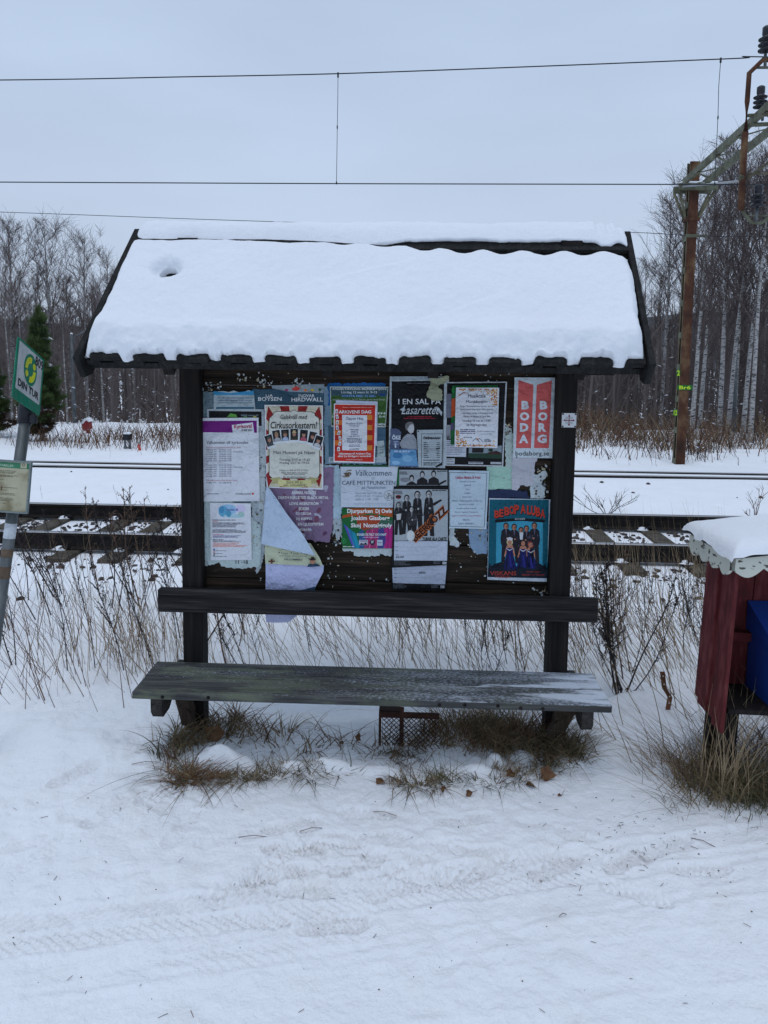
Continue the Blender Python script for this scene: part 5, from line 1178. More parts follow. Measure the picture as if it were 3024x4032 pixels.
for i, (y, L) in enumerate([(.79, .66), (.765, .64), (.745, .62), (.70, .70), (.68, .62), (.62, .4), (.47, .72), (.42, .5), (.36, .68), (.335, .70), (.27, .64), (.245, .66), (.22, .6), (.17, .5)]):
    x = .1
    while x < L:
        w_ = rr.uniform(.02, .09); mb.add([tuple(Q(a, b, .0014)) for a, b in ((x, y), (min(L, x + w_), y), (min(L, x + w_), y + .009), (x, y + .009))], [(0, 1, 2, 3)], 3); x += w_ + .012
mb.add([tuple(Q(a, b, .0016)) for a, b in ((.36, .40), (.385, .46), (.375, .52), (.36, .47))], [(0, 1, 2, 3)], 4)
m = nmat('old_timetable', (.42, .40, .27), .6); g = NT(m); g.col(g.ramp(g.noise(9, 5), [(.35, (.22, .19, .11)), (.5, (.40, .38, .26)), (.7, (.47, .46, .33))]))
mb.build('timetable', ['old_timetable', ink((.22, .43, .32)), ink((.62, .70, .62)), ink((.30, .28, .22)), 'rust'], bp, o_)

# ------------------------------------------------------------------ small red roadside shelter with the blue box
N0 = Vector((1.362, 3.10, 0))
th_ = R_(2.5)
sd = thing('red_shelter', 'small red wooden shelter with white scalloped edging and thick snow on top', 'shelter', (N0.x - .015, N0.y, 0), (0, R_(2.2), th_))
# local frame: x along the front (to the right), y back along the side; near corner is the origin
DEP, WID = .30, .95
ZB, ZT = .36, .985
def prismx(mb, poly, x0, x1, mi=0): mb.prism(poly, x0, x1, lambda a, b, d: (d, a, b), mi)
for i in range(4):
    y0 = i * DEP / 4 + .002; mb = MB(); pr = .0 if i % 2 else -.012
    zb = ZB - .035 + .012 * i
    mb.box(pr, .018 + pr, y0, y0 + DEP / 4 - .003 + (.018 if pr else 0), zb - .05, ZT, 0, None, .002); mb.build('side_board', ['red_paint'], sd)
for i in range(9):
    x0 = .02 + i * (WID - .04) / 9; mb = MB(); mb.box(x0, x0 + (WID - .04) / 9 - .004, DEP - .02, DEP, ZB - .03, ZT, 0, None, .002); mb.build('back_board', ['red_paint'], sd)
mb = MB(); mb.box(WID - .02, WID, 0, DEP, ZB - .08, ZT); mb.build('side_board', ['red_paint'], sd)
mb = MB(); mb.box(.02, WID - .02, .01, DEP - .021, ZB + .0, ZB + .02); mb.build('floor_board', ['post_wood'], sd)
mb = MB(); mb.box(.02, WID - .02, DEP - .06, DEP - .021, .60, .64); mb.build('shelf_batten', ['red_paint'], sd)
for x0, y0 in ((.05, .09), (.05, DEP - .08), (WID - .08, .02), (WID - .08, DEP - .08)):
    mb = MB(); mb.box(x0, x0 + .06, y0, y0 + .06, -.2, ZB - .001); mb.build('leg', ['post_wood'], sd)
# lean-to roof slab and scalloped white edging
RH0, RH1 = 1.066, 1.235      # left, right: the roof rises to the right
def scallop(mb, L, h, n, fn, z0):
    P = [(0, z0(0))]; m = 8
    top = [(L * i / (n * m), z0(L * i / (n * m))) for i in range(n * m + 1)]
    bot = [(L * i / (n * m), z0(L * i / (n * m)) - h * (.62 + .38 * abs(math.sin(math.pi * i / m)))) for i in range(n * m + 1)]
    V = [fn(a, b, d) for d in (0, .014) for (a, b) in top + bot]; k = n * m + 1; V = np.array(V)
    F = []
    for i in range(k - 1):
        F += [(i, i + 1, k + i + 1, k + i), (2 * k + i, 3 * k + i, 3 * k + i + 1, 2 * k + i + 1), (i, 2 * k + i, 2 * k + i + 1, i + 1), (k + i, k + i + 1, 3 * k + i + 1, 3 * k + i)]
    mb.add(V, F)
zf = lambda a: RH0 + .0 + (RH1 - RH0) * a / 1.07
mb = MB(); scallop(mb, 1.07, .085, 9, lambda a, b, d: (a - .06, -.07 - d, b), zf); mb.build('front_edging', ['white_fascia'], sd)
mb = MB(); scallop(mb, DEP + .10, .085, 4, lambda a, b, d: (-.061 - d, a - .07, b), lambda a: RH0 - .0 * a); mb.build('side_edging', ['white_fascia'], sd)
mb = MB(); V = np.array([(x, y, (zf(x + .09)) + dz) for dz in (.001, .018) for x, y in ((-.075, -.095), (1.02, -.095), (1.02, DEP + .08), (-.075, DEP + .08))]); mb.add(V, [(3, 2, 1, 0), (4, 5, 6, 7), (0, 1, 5, 4), (1, 2, 6, 5), (2, 3, 7, 6), (3, 0, 4, 7)]); mb.build('roof', ['roofing_felt'], sd)
# its snow
nx, ny = 130, 90
X, Y = np.meshgrid(np.linspace(-.092, 1.03, nx), np.linspace(-.115, DEP + .09, ny))
e1 = np.minimum(np.minimum(X + .092 + .012 * fbm(Y * 9, Y * 0, 4, 3), 1.035 - X), np.minimum(Y + .118 + .012 * fbm(X * 8, X * 0, 6, 3), DEP + .095 - Y))
hgt = .054 * (1 - (1 - np.clip(e1 / .09, 0, 1)) ** 2.2) ** .5 * (.95 + .25 * fbm(X * 2.5, Y * 2.5, 9, 3)) + .004 * fbm(X * 14, Y * 14, 10, 3) * np.clip(e1 / .04, 0, 1)
Zs = zf(X + .09) + .010 + hgt - .030 * np.exp(-(np.clip(e1, 0, 1) / .012) ** 2) * (.6 + fbm(X * 11, Y * 11, 3, 2))
so2 = grid_mesh('roof_snow', np.stack([X, Y, Zs], -1).reshape(-1, 3), nx, ny, ['snow_clean']); so2.location = sd.location; so2.rotation_euler = sd.rotation_euler
tag(so2, 'plump snow cushion on the sloping roof of the small red shelter', 'snow', None, 'stuff')
# blue box inside
bl = thing('mail_box', 'blue plastic mail box with sloping lid hanging inside the small red shelter', 'mail box', (N0.x + .068, N0.y - .09, .04), (0, 0, th_))
bx0, bx1 = .155, .50
mb = MB(); poly = [(.10, .30), (.12, .285), (.38, .285), (.38, .70), (.10, .66)]
mb.prism([(.12, .335), (.14, .31), (.36, .31), (.36, .60), (.12, .60)], bx0, bx1, lambda a, b, d: (d, a, b)); mb.build('box_body', ['plastic_blue'], bl)
mb = MB(); mb.prism([(.10, .575), (.10, .612), (.365, .735), (.365, .70), (.365, .602), (.12, .602)], bx0 - .012, bx1 + .012, lambda a, b, d: (d, a, b)); mb.build('lid', ['plastic_blue'], bl)
for x0 in (bx0 + .10, bx0 + .21):
    mb = MB(); mb.box(x0, x0 + .012, .112, .1195, .33, .57); mb.build('rib', ['plastic_blue'], bl)

# ------------------------------------------------------------------ bits near the bench
def grate():
    p0 = at(1492, 2800, 3.44); t = thing('metal_grate', 'rusty expanded-metal basket half sunk in snow under the bench', 'metal grate', (p0.x, 3.44, p0.z))
    o = t.location.copy(); L = at(1730, 2800, 3.44).x - p0.x; zt = at(1600, 2805, 3.44).z; zb = zt - .17
    mb = MB()
    mb.box(p0.x, p0.x + L, 3.435, 3.445, zt - .028, zt); mb.box(p0.x, p0.x + .012, 3.434, 3.446, zb, zt - .0285); mb.box(p0.x + .10, p0.x + .122, 3.430, 3.4345, zb, zt + .03)
    mb.box(p0.x + .0, p0.x + .105, 3.446, 3.60, zt - .006, zt + .004)
    mb.build('frame', ['dark_rust'], t, o)
    mb = MB(); dx, dz = .024, .012; n = int(L / dx); m_ = int(.16 / dz)
    for j in range(m_):
        z = zt - .028 - j * dz; off = (j % 2) * dx / 2
        for i in range(n):
            x = p0.x + .014 + i * dx + off
            if x + dx > p0.x + L: continue
            for a, b in (((x, z), (x + dx / 2, z - dz)), ((x + dx / 2, z - dz), (x + dx, z))):
                mb.add([(a[0], 3.441, a[1]), (b[0], 3.441, b[1]), (b[0], 3.439, b[1] - .0045), (a[0], 3.439, a[1] - .0045)], [(0, 1, 2, 3)])
    mb.build('mesh_panel', ['dark_rust'], t, o)
grate()
def stake():
    a = [at(2608, 2645, 3.75), at(2616, 2710, 3.75), at(2638, 2745, 3.75), at(2630, 2790, 3.75)]; a.append(a[-1] - Vector((.01, 0, .12)))
    mb = MB(); V = []; F = []
    for i, p in enumerate(a):
        for dx, dy in ((-.012, -.0025), (.012, -.0025), (.012, .0025), (-.012, .0025)): V.append((p.x + dx, p.y + dy, p.z))
    for i in range(len(a) - 1):
        for j in range(4): F.append((i * 4 + j, i * 4 + (j + 1) % 4, i * 4 + 4 + (j + 1) % 4, i * 4 + 4 + j))
    F += [(3, 2, 1, 0), tuple(len(V) - 4 + j for j in range(4))]
    mb.add(V, F)
    for p, f in ((a[0], .25), (a[0], .75), (a[1], .9), (a[2], .5)):
        q = p + (a[a.index(p) + 1] - p) * f; mb.lathe([(.003, 0), (.003, .001)], (q.x, q.y - .0025, q.z), 8, 1, (0, -1, 0))
    o = mb.build('metal_strip', ['rust', 'snow_clean'], None, tuple(a[2])); tag(o, 'bent rusty strip of punched metal sticking out of the snow', 'metal strip')
stake()

# ------------------------------------------------------------------ railway mast with its lattice beam and fittings
MX, MY, MZ = 5.30, 14.8, -.5
ms = thing('railway_mast', 'rusty steel railway mast carrying a greenish lattice beam over the tracks', 'railway mast', (MX, MY, MZ)); mo = ms.location.copy()
TOPZ = at(2725, 640, MY).z
for y0 in (MY - .10, MY + .045):      # two channels with batten plates
    mb = MB(); mb.box(MX - .10, MX + .11, y0, y0 + .012 if y0 < MY else y0 + .055, MZ, TOPZ) if False else None
    a, b = (y0, y0 + .05)
    wy = a if y0 < MY else b - .012
    mb.box(MX - .085, MX + .095, wy, wy + .012, MZ, TOPZ, 0, None, .002)
    for x0 in (MX - .085, MX + .083): mb.box(x0, x0 + .012, (wy + .0125) if y0 < MY else a, (b) if y0 < MY else wy - .0005, MZ, TOPZ, 1)
    mb.build('channel', ['mast_paint', 'mast_edge'], ms, mo)
z = -.2; k = 0
while z < TOPZ - .3:
    mb = MB(); mb.box(MX - .094, MX - .086, MY - .09, MY + .09, z, z + .12); mb.build('batten_plate', ['old_green_paint'], ms, mo); z += .62
# number plates
def mast_plate(name, py0, py1, txt, x0, x1, side):
    z0, z1 = at(2680, py1, MY - .1).z, at(2680, py0, MY - .1).z
    mb = MB(); yq = MY - .108
    mb.box(x0, x1, yq - .003, yq, z0, z1, 0)
    decal_text(mb, txt, Vector((x0, yq - .0045, z0)), Vector((1, 0, 0)), Vector((0, 0, 1)), (x1 - x0) * .12, (x1 - x0) * .88, (z1 - z0) * .12, (z1 - z0) * .88, 0, Vector((0, -1, 0)), 1, .02)
    mb.build(name, [ink((.12, .36, .15)), ink((.72, .88, .20))], ms, mo)
mast_plate('number_plate', 1516, 1535, 'Br6', MX - .13, MX + .16, 0)
mast_plate('number_plate', 1612, 1638, '12', MX - .185, MX - .105, 0)
mast_plate('plain_plate', 1455, 1482, '2', MX - .16, MX - .09, 0)
mb = MB(); zc = at(2725, 932, MY).z; mb.box(MX - .125, MX + .13, MY - .125, MY - .111, zc - .03, zc + .03); mb.box(MX + .131, MX + .30, MY - .12, MY - .10, zc - .02, zc + .015); mb.build('wire_clamp', ['old_green_paint'], ms, mo)
# lattice beam: two chords from the mast head out over the tracks
BZ = at(2690, 715, MY).z
A = Vector((MX - .20, MY + .05, BZ)); bd = Vector((-.085, -1, .012)).normalized()
bd = (at(3009, 427, 10.6) - at(2680, 724, MY)); bd.normalize()
A = at(2664, 738, MY + .25)
side = Vector((bd.y, -bd.x, 0)).normalized(); side = side if side.x > 0 else -side
A2 = at(2769, 713, MY - .1)
sep_ = (A2 - A).dot(side)
LB = 13.0
def chord(P, name):
    mb = MB(); Z = Vector((0, 0, 1))
    def bar(o, w, h, dw, dh, mi):
        V = []
        for t in (-.0, LB):
            for a, b in ((0, 0), (w, 0), (w, h), (0, h)): V.append(tuple(P + bd * t + side * (a + dw) + Z * (b + dh)))
        mb.add(V, [(3, 2, 1, 0), (4, 5, 6, 7), (0, 1, 5, 4), (1, 2, 6, 5), (2, 3, 7, 6), (3, 0, 4, 7)], mi)
    bar(P, .010, .11, 0, -.055, 0); bar(P, .05, .010, .0105, -.055, 0); bar(P, .05, .010, .0105, .045, 0)
    mb.build(name, ['old_green_paint'], ms, mo)
chord(A, 'beam_chord'); chord(A + side * sep_, 'beam_chord')
t = .35; k = 0; Zv = Vector((0, 0, 1))
while t < LB - .6:
    p = A + bd * t + side * (.012 if k % 2 == 0 else sep_); q = A + bd * (t + .52) + side * (sep_ if k % 2 == 0 else .012)
    mb = MB(); dd = (q - p).normalized(); sx = dd.cross(Zv).normalized() * .022
    V = [tuple(r + s_ + Zv * z_) for r in (p, q) for s_, z_ in ((-sx, -.075), (sx, -.075), (sx, -.067), (-sx, -.067))]
    mb.add(V, [(3, 2, 1, 0), (4, 5, 6, 7), (0, 1, 5, 4), (1, 2, 6, 5), (2, 3, 7, 6), (3, 0, 4, 7)]); mb.build('beam_lacing', ['old_green_paint'], ms, mo); t += .52; k += 1
# mast head: cross plates with snow and the funnel of braces
zz = BZ - .09
mb = MB(); mb.box(MX - .30, MX + .42, MY - .18, MY - .12, zz - .10, zz + .02); mb.box(MX - .30, MX + .42, MY + .12, MY + .18, zz - .10, zz + .02); mb.build('cross_member', ['old_green_paint'], ms, mo)
mb = MB(); mb.box(MX - .29, MX + .41, MY - .20, MY - .10, zz + .021, zz + .055, 0, None, .012); mb.box(MX - .29, MX + .40, MY + .11, MY + .20, zz + .021, zz + .06, 0, None, .012); mb.build('snow_strip', ['snow_clean'], ms, mo)
for sx0, tx in ((-.11, -.29), (.12, .38)):
    for yy in (MY - .14, MY + .14):
        mb = MB(); mb.tube([(MX + sx0, yy * .3 + MY * .7, zz - .62), (MX + tx, yy, zz - .10)], .026, 6); mb.build('head_brace', ['mast_edge'], ms, mo)
mb = MB(); mb.box(MX - .125, MX + .135, MY - .125, MY + .125, zz - .66, zz - .60); mb.build('collar', ['mast_paint'], ms, mo)

def insulator(mb_par, c, s=1., n=3, parent=None, o=None):
    mb = MB(); prof = [(.02 * s, 0), (.03 * s, .005 * s)]
    for i in range(n):
        z = .01 + i * .07; prof += [(.045 * s, z * s), (.10 * s, (z + .01) * s), (.105 * s, (z + .025) * s), (.055 * s, (z + .05) * s)]
    zt = .01 + n * .07; prof += [(.055 * s, zt * s), (.06 * s, (zt + .01) * s), (.06 * s, (zt + .10) * s), (.035 * s, (zt + .12) * s)]
    mb.lathe(prof, c, 16, 0); return mb.build('insulator', ['porcelain'], parent, o, True)
YC = 11.0
def cage():
    c0 = at(2935, 560, YC)
    t = thing('wire_bracket', 'tall rusty tube bracket hung on the lattice beam with black insulators', 'wire bracket', tuple(c0)); o = t.location.copy()
    G = lambda x, y, d=0: at(x, y, YC + d)
    for px_off, dd in ((0, 0), (150, .0)):
        pts = [G(2990 + px_off * .3, 235), G(2962 + px_off, 290) if px_off else G(2950, 288), G(2945 + px_off * 1.1, 300), G(2941 + px_off * 1.15, 480), G(2925 + px_off * 1.2, 680), G(2918 + px_off * 1.2, 828)]
        mb = MB()
        if px_off == 0: mb.tube([G(3100, 234), G(3004, 236), G(2950, 288), G(2942, 400), G(2936, 520)], .034, 10); mb.build('upper_tube', ['mast_paint'], t, o, True); mb = MB(); mb.tube([G(2934, 520), G(2928, 620), G(2918, 828)], .045, 10); mb.build('main_tube', ['mast_paint'], t, o, True)
        mb = MB()
        if px_off == 0: mb.tube([G(2922, 828), G(2928, 838), G(2950, 868), G(2963, 877), G(3000, 877), G(3020, 862), G(3060, 820)], .022, 8); mb.tube([G(2945, 850), G(3060, 850)], .014, 6); mb.build('lower_hoop', ['old_green_paint'], t, o, True)
    mb = MB(); mb.tube([G(2975, 266), G(3100, 266)], .020, 8); mb.build('cross_tube', ['old_green_paint'], t, o, True)
    for q_ in ((455, 448, .026), (492, 486, .03)): mb = MB(); mb.tube([G(2945, q_[0]), G(3100, q_[1])], q_[2], 8); mb.build('cross_tube', ['old_green_paint'], t, o, True)
    mb = MB(); mb.tube([G(3012, 270), G(3014, 210)], .022, 8); mb.tube([G(2975, 880), G(2982, 818)], .024, 8); mb.tube([G(3002, 475), G(3004, 430)], .02, 8); mb.build('insulator_pin', ['galvanised'], t, o, True)
    insulator(None, G(3016, 207), 1.05, 3, t, o); insulator(None, G(2983, 818), .95, 3, t, o); insulator(None, G(2992, 428, -.1), .9, 3, t, o)
    mb = MB(); mb.tube([G(2940, 706), G(2960, 690), G(3040, 628)], .02, 8); mb.tube([G(2940, 684), G(3060, 684)], .016, 6); mb.build('registration_arm', ['mast_edge'], t, o, True)
    mb = MB(); mb.tube([G(2920, 712), at(2830, 722, 13), at(2688, 735, MY - .2)], .018, 8); mb.build('stay_tube', ['lamp_head'], t, o, True)
    mb = MB(); mb.tube([G(2926, 700), G(2912, 700)], .05, 10); mb.build('tube_clamp', ['old_green_paint'], t, o, True)
cage()

# wires
def wire(name, label, pts, r, cat='wire', group=None):
    # Catmull-Rom through the survey points
    P = [Vector(p) for p in pts]; out = []
    P = [P[0] * 2 - P[1]] + P + [P[-1] * 2 - P[-2]]
    for i in range(1, len(P) - 2):
        for j in range(12):
            t = j / 12; a, b, c, d = P[i - 1:i + 3]
            out.append(.5 * ((2 * b) + (c - a) * t + (2 * a - 5 * b + 4 * c - d) * t * t + (3 * b - a - 3 * c + d) * t ** 3))
    out.append(P[-2]); mb = MB(); mb.tube(out, r, 6)
    mid = out[len(out) // 2]; o = mb.build(name, ['wire_metal'], None, tuple(mid), True); return tag(o, label, cat, group)
WY = 11.4
wire('catenary_wire', 'upper overhead wire sagging gently, highest line across the sky', [at(-1500, 322, WY), at(0, 315, WY), at(700, 303, WY), at(1330, 290, WY), at(2100, 262, WY), at(2900, 230, WY), at(3012, 224, WY), at(4200, 250, WY)], .0085)
wire('contact_wire', 'straight lower overhead wire running level behind the roof snow', [at(-1500, 712, WY), at(0, 717, WY), at(1325, 723, WY), at(3000, 727, WY), at(4300, 732, WY)], .0085)
def dropper(x0, y0, x1, y1, label, kink):
    mb = MB(); a, b = at(x0, y0, WY), at(x1, y1, WY); pts = [a] + [at(*k, WY) for k in kink] + [b]
    mb.tube(pts, .0045, 6); mb.tube([a + Vector((0, 0, .02)), a - Vector((0, 0, .05))], .014, 6); mb.tube([b - Vector((0, 0, .01)), b + Vector((0, 0, .03))], .011, 6)
    k = at(*kink[-1], WY); mb.tube([k + Vector((0, 0, .03)), k, k - Vector((0, 0, .04))], [.005, .012, .005], 6)
    tag(mb.build('dropper_wire', ['wire_metal'], None, tuple(b), True), label, 'dropper', 'droppers between the two overhead wires')
dropper(1331, 291, 1325, 723, 'thin vertical dropper between the overhead wires above the roof', [(1330, 400), (1328, 500)])
dropper(2838, 233, 2814, 727, 'thin vertical dropper between the overhead wires left of the bracket', [(2830, 340), (2827, 462)])
wire('return_wire', 'thin wire slanting down behind the roof to the mast clamp', [at(-900, 812, MY + .1), at(0, 835, MY + .05), at(840, 865, MY), at(1800, 895, MY), at(2490, 915, MY - .1), at(2745, 929, MY - .12), at(3100, 932, MY - .1), at(3900, 930, MY - .1)], .006)

# ------------------------------------------------------------------ things beyond the tracks
def gz(x, y): return float(ground_z(x, y))
def lamp_post(label, b, tpx, r, arm=None, Y=21.):
    B = at(*b, Y); T = at(*tpx, Y); B.z = min(B.z, gz(B.x, Y)) - .2
    t = thing('lamp_post', label, 'pole', tuple(B)); o = t.location.copy()
    mb = MB(); mb.tube([B, (B + T) / 2, T], [r, r * .9, r * .72], 12); mb.build('pole', ['galvanised'], t, o, True)
    if arm:
        mb = MB(); mb.tube([at(*a, Y) for a in arm], .022, 8); mb.build('lamp_arm', ['galvanised'], t, o, True)
        e_ = at(*arm[-1], Y); mb = MB(); mb.box(-.28, .12, -.09, .09, -.07, .05, 0, Matrix.Translation(e_ + Vector((.2, 0, 0))), .03); mb.build('lamp_shade', ['lamp_head'], t, o)
        mb = MB(); c = at(298, 1598, Y); mb.box(c.x - .02, c.x + .14, Y - .16, Y - .13, c.z - .04, c.z + .0); mb.tube([(c.x - .03, Y, c.z - .03), (c.x - .03, Y, c.z + .03)], r * 1.12, 10); mb.build('pole_bracket', ['galvanised'], t, o)
    mb = MB(); mb.lathe([(r * .73, 0), (r * .6, .03), (.01, .045)], tuple(T), 10); mb.build('snow_cap', ['snow_clean'], t, o, True)
lamp_post('weathered grey lamp post with a thin arm, left behind the roof edge', (295, 1692), (281, 1316), .062, [(292, 1352), (291, 1336), (297, 1322), (335, 1303), (380, 1292)])
lamp_post('bare grey metal pole among the birches on the right', (2893, 1690), (2898, 1325), .055, None, 20.)
def red_box():
    Y = 18.; c = at(337, 1715, Y); t = thing('red_mailbox', 'tiny red house-shaped box on a leaning red post across the tracks', 'mailbox', (c.x, Y, gz(c.x, Y))); o = t.location.copy()
    L_ = at(322, 1670, Y); Rr = at(352, 1650, Y)
    mb = MB(); P = [at(322, 1664, Y), at(341, 1650, Y), at(349, 1658, Y), at(352, 1690, Y), at(330, 1698, Y), at(323, 1686, Y)]
    V = [tuple(p) for p in P] + [(p.x, Y + .18, p.z) for p in P]; n = 6; mb.add(V, [tuple(range(n)), tuple(range(2 * n - 1, n - 1, -1))] + [(j, j + n, (j + 1) % n + n, (j + 1) % n) for j in range(n)]); mb.build('box', ['red_box_paint'], t, o)
    mb = MB(); 
    P = [at(318, 1667, Y), at(336, 1646, Y), at(345, 1647, Y), at(354, 1660, Y), at(351, 1661, Y), at(342, 1655, Y), at(338, 1656, Y), at(327, 1669, Y)]; n = len(P)
    V = [(p.x, Y - .03, p.z) for p in P] + [(p.x, Y + .21, p.z) for p in P]; mb.add(V, [tuple(range(n)), tuple(range(2 * n - 1, n - 1, -1))] + [(j, j + n, (j + 1) % n + n, (j + 1) % n) for j in range(n)]); mb.build('snowy_lid', ['snow_clean'], t, o)
    a = at(340, 1690, Y); b = at(349, 1730, Y); mb = MB(); mb.tube([a + Vector((0, .09, 0)), b + Vector((0, .09, -.25))], [.05, .045], 6); mb.build('post', ['red_box_paint'], t, o)
red_box()
def marker():
    Y = 15.6; a = at(486, 1710, Y); b = at(516, 1732, Y); g0 = at(500, 1797, Y).z; t = thing('track_cabinet', 'small dark signal cabinet on two legs beside the far track', 'cabinet', (a.x, Y, g0)); o = t.location.copy()
    mb = MB(); mb.box(a.x, b.x, Y - .05, Y + .08, b.z, a.z, 0, None, .01); mb.build('box', ['dark_metal'], t, o)
    mb = MB(); mb.box(a.x + .03, b.x - .035, Y - .058, Y - .0505, b.z + .02, a.z - .02); mb.build('door', ['black_rubber'], t, o)
    for x in (a.x + .015, b.x - .045):
        mb = MB(); mb.box(x, x + .035, Y - .02, Y + .02, g0 - .25, b.z - .0005); mb.build('leg', ['galvanised'], t, o)
    mb = MB(); mb.box(a.x, b.x, Y - .015, Y + .01, (g0 + b.z) / 2, (g0 + b.z) / 2 + .03); mb.build('crossbar', ['galvanised'], t, o)
    mb = MB(); mb.box(a.x + .01, b.x - .01, Y - .05, Y + .08, a.z + .001, a.z + .04, 0, None, .015); mb.build('snow_cap', ['snow_clean'], t, o)
    mb = MB(); Y2 = 15.4; p, q = at(547, 1750, Y2), at(556, 1812, Y2); mb.tube([p, p + (q - p) * .4], .03, 6, 0); mb.tube([p + (q - p) * .4, q - Vector((0, 0, .1))], .028, 6, 1)
    o2 = mb.build('marker_stick', [ink((.75, .25, .22)), ink((.6, .5, .42))], None, tuple(q)); tag(o2, 'short wooden marker stick with red painted top in the far weeds', 'marker')
marker()
# ------------------------------------------------------------------ vegetation
def ribbons(P, W_, seed=0):
    """P: (n,k,3) centre lines, W_: (n,k) half widths, random facing -> quads (n*(k-1),4,3)"""
    rg = np.random.RandomState(seed); n, k, _ = P.shape
    a = rg.uniform(-.9, .9, n); s = np.stack([np.cos(a), np.sin(a), np.zeros(n)], 1)[:, None, :]
    L = P - s * W_[..., None]; Rr = P + s * W_[..., None]
    Q = np.stack([L[:, :-1], Rr[:, :-1], Rr[:, 1:], L[:, 1:]], 2)
    return Q.reshape(-1, 4, 3)
def blades(n, cx, cy, sx, sy, hmin, hmax, lean, droop, w, seed, k=6, ldir=None, gauss=True, zf=ground_z, keep=None):
    rg = np.random.RandomState(seed)
    x = cx + (rg.randn(n) if gauss else rg.uniform(-1, 1, n)) * sx; y = cy + (rg.randn(n) if gauss else rg.uniform(-1, 1, n)) * sy
    if keep is not None: m = keep(x, y, rg); x, y = x[m], y[m]; n = len(x)
    z = zf(x, y) - .01; h = rg.uniform(hmin, hmax, n)
    a = rg.uniform(0, 2 * math.pi, n) if ldir is None else rg.normal(ldir, .6, n)
    l = np.abs(rg.normal(lean, lean * .5, n)); d = rg.uniform(.3, 1, n) * droop
    t = np.linspace(0, 1, k)[None, :]
    out = (l[:, None] * t + d[:, None] * t ** 2.4) * h[:, None]
    up = (t - (d[:, None] * .45) * t ** 3 - .15 * l[:, None] * t) * h[:, None]
    wob = rg.uniform(-.04, .04, (n, 1)) * np.sin(t * 5) * h[:, None]
    P = np.stack([x[:, None] + out * np.cos(a)[:, None] - wob * np.sin(a)[:, None], y[:, None] + out * np.sin(a)[:, None] + wob * np.cos(a)[:, None], z[:, None] + up], -1)
    W_ = w * rg.uniform(.6, 1.3, (n, 1)) * (1 - t ** 1.6 * .85)
    return ribbons(P, W_, seed + 1)
def stuff_quads(name, label, groups, kind='stuff'):
    Q = np.concatenate([g_[0] for g_ in groups]); mats = []; mi = []
    for q, m_ in groups:
        if m_ not in mats: mats.append(m_)
        mi += [mats.index(m_)] * len(q)
    o = quads_mesh(name, Q, mats, None, mi); return tag(o, label, None, None, kind)
zg = lambda x, y: ground_fine(x, y)
# tufts at the feet of the posts and along the front edge
G = []
def tuft(px, py, n_, sx, sy, h0, h1, mat, seed, lean=.35, droop=.9, w=.0021, ldir=None):
    p = atz(px, py); n = int(n_ * .85); m1 = int(n * .6); rq = random.Random(seed * 7); cs = [(p.x + rq.gauss(0, sx), p.y + rq.gauss(0, sy)) for _ in range(4)]
    for c_, (qx, qy) in enumerate(cs): G.append((blades(max(4, m1 // 4), qx, qy, sx * .28, sy * .4, h0 * .6, h1 * .72, lean * 1.3, droop * 1.1, w * 1.5, seed + 300 + c_, 7, rq.uniform(0, 6.28), True, zg), rq.choice((mat, mat, 'weed_brown', 'grass_olive'))))
    G.append((blades(n // 5, p.x, p.y, sx * 1.1, sy * 1.1, h0 * .6, min(h1 * .6, .13), 1.3, 1.1, w * 1.3, seed + 700, 7, None, True, zg), 'grass_straw'))
    n = int(n * .35); G.append((blades(n, p.x, p.y, sx, sy, h0 * .9, min(h1 * .88, .2), lean * 1.1, droop * .95, w * 1.45, seed, 7, ldir, True, zg), mat))
tuft(735, 2935, 150, .06, .06, .10, .26, 'grass_olive', 1); tuft(700, 2960, 90, .05, .04, .06, .18, 'grass_green', 2); tuft(870, 2880, 160, .10, .06, .08, .24, 'grass_olive', 3, .5, 1.1); tuft(880, 2870, 70, .12, .06, .1, .26, 'weed_brown', 31, .5, .8)
tuft(1060, 2890, 110, .14, .06, .06, .2, 'grass_straw', 4, .5, 1.1); tuft(1100, 2910, 70, .2, .05, .06, .2, 'weed_brown', 5, .6, .9)
tuft(740, 3060, 260, .055, .03, .06, .17, 'leaf_brown', 6, .9, 1.2, .0016, 0); tuft(780, 3060, 170, .09, .025, .05, .15, 'grass_olive', 7, .9, 1.2, .0016, .1); tuft(700, 3035, 60, .05, .04, .08, .2, 'grass_green', 8, .9, 1.2, .0014, 3.1)
for i, (px, py, n, sx) in enumerate([(930, 3065, 130, .07), (1010, 3060, 120, .07), (1090, 3055, 120, .06), (1230, 3055, 110, .06), (1180, 3060, 50, .05), (1340, 3062, 40, .04), (1620, 3085, 190, .07), (1700, 3080, 150, .07), (1760, 3090, 80, .06), (1900, 3085, 90, .08), (2050, 3060, 120, .09), (2170, 3030, 150, .08), (1480, 2990, 60, .08), (1560, 2960, 100, .08)]):
    tuft(px, py, n, sx, .022, .035, .12, 'grass_green' if i % 2 else 'grass_olive', 20 + i, .9, 1.1, .0014)
tuft(1400, 2960, 60, .15, .05, .05, .16, 'weed_brown', 40, .7, 1.); tuft(1330, 2950, 60, .15, .05, .05, .16, 'grass_olive', 41, .7, 1.); tuft(1640, 2930, 90, .08, .05, .08, .22, 'grass_olive', 42, .6, 1.)
for i, (px, py, n) in enumerate([(1820, 2880, 240), (1920, 2900, 300), (2010, 2910, 300), (2090, 2920, 260), (1960, 2950, 260), (2180, 2960, 220), (2230, 2960, 140), (1860, 2940, 150), (1760, 2900, 110)]):
    tuft(px, py, n, .07, .055, .10, .27, ('grass_olive', 'grass_green', 'grass_olive', 'leaf_brown')[i % 4], 50 + i, .45, 1.1, .0017)
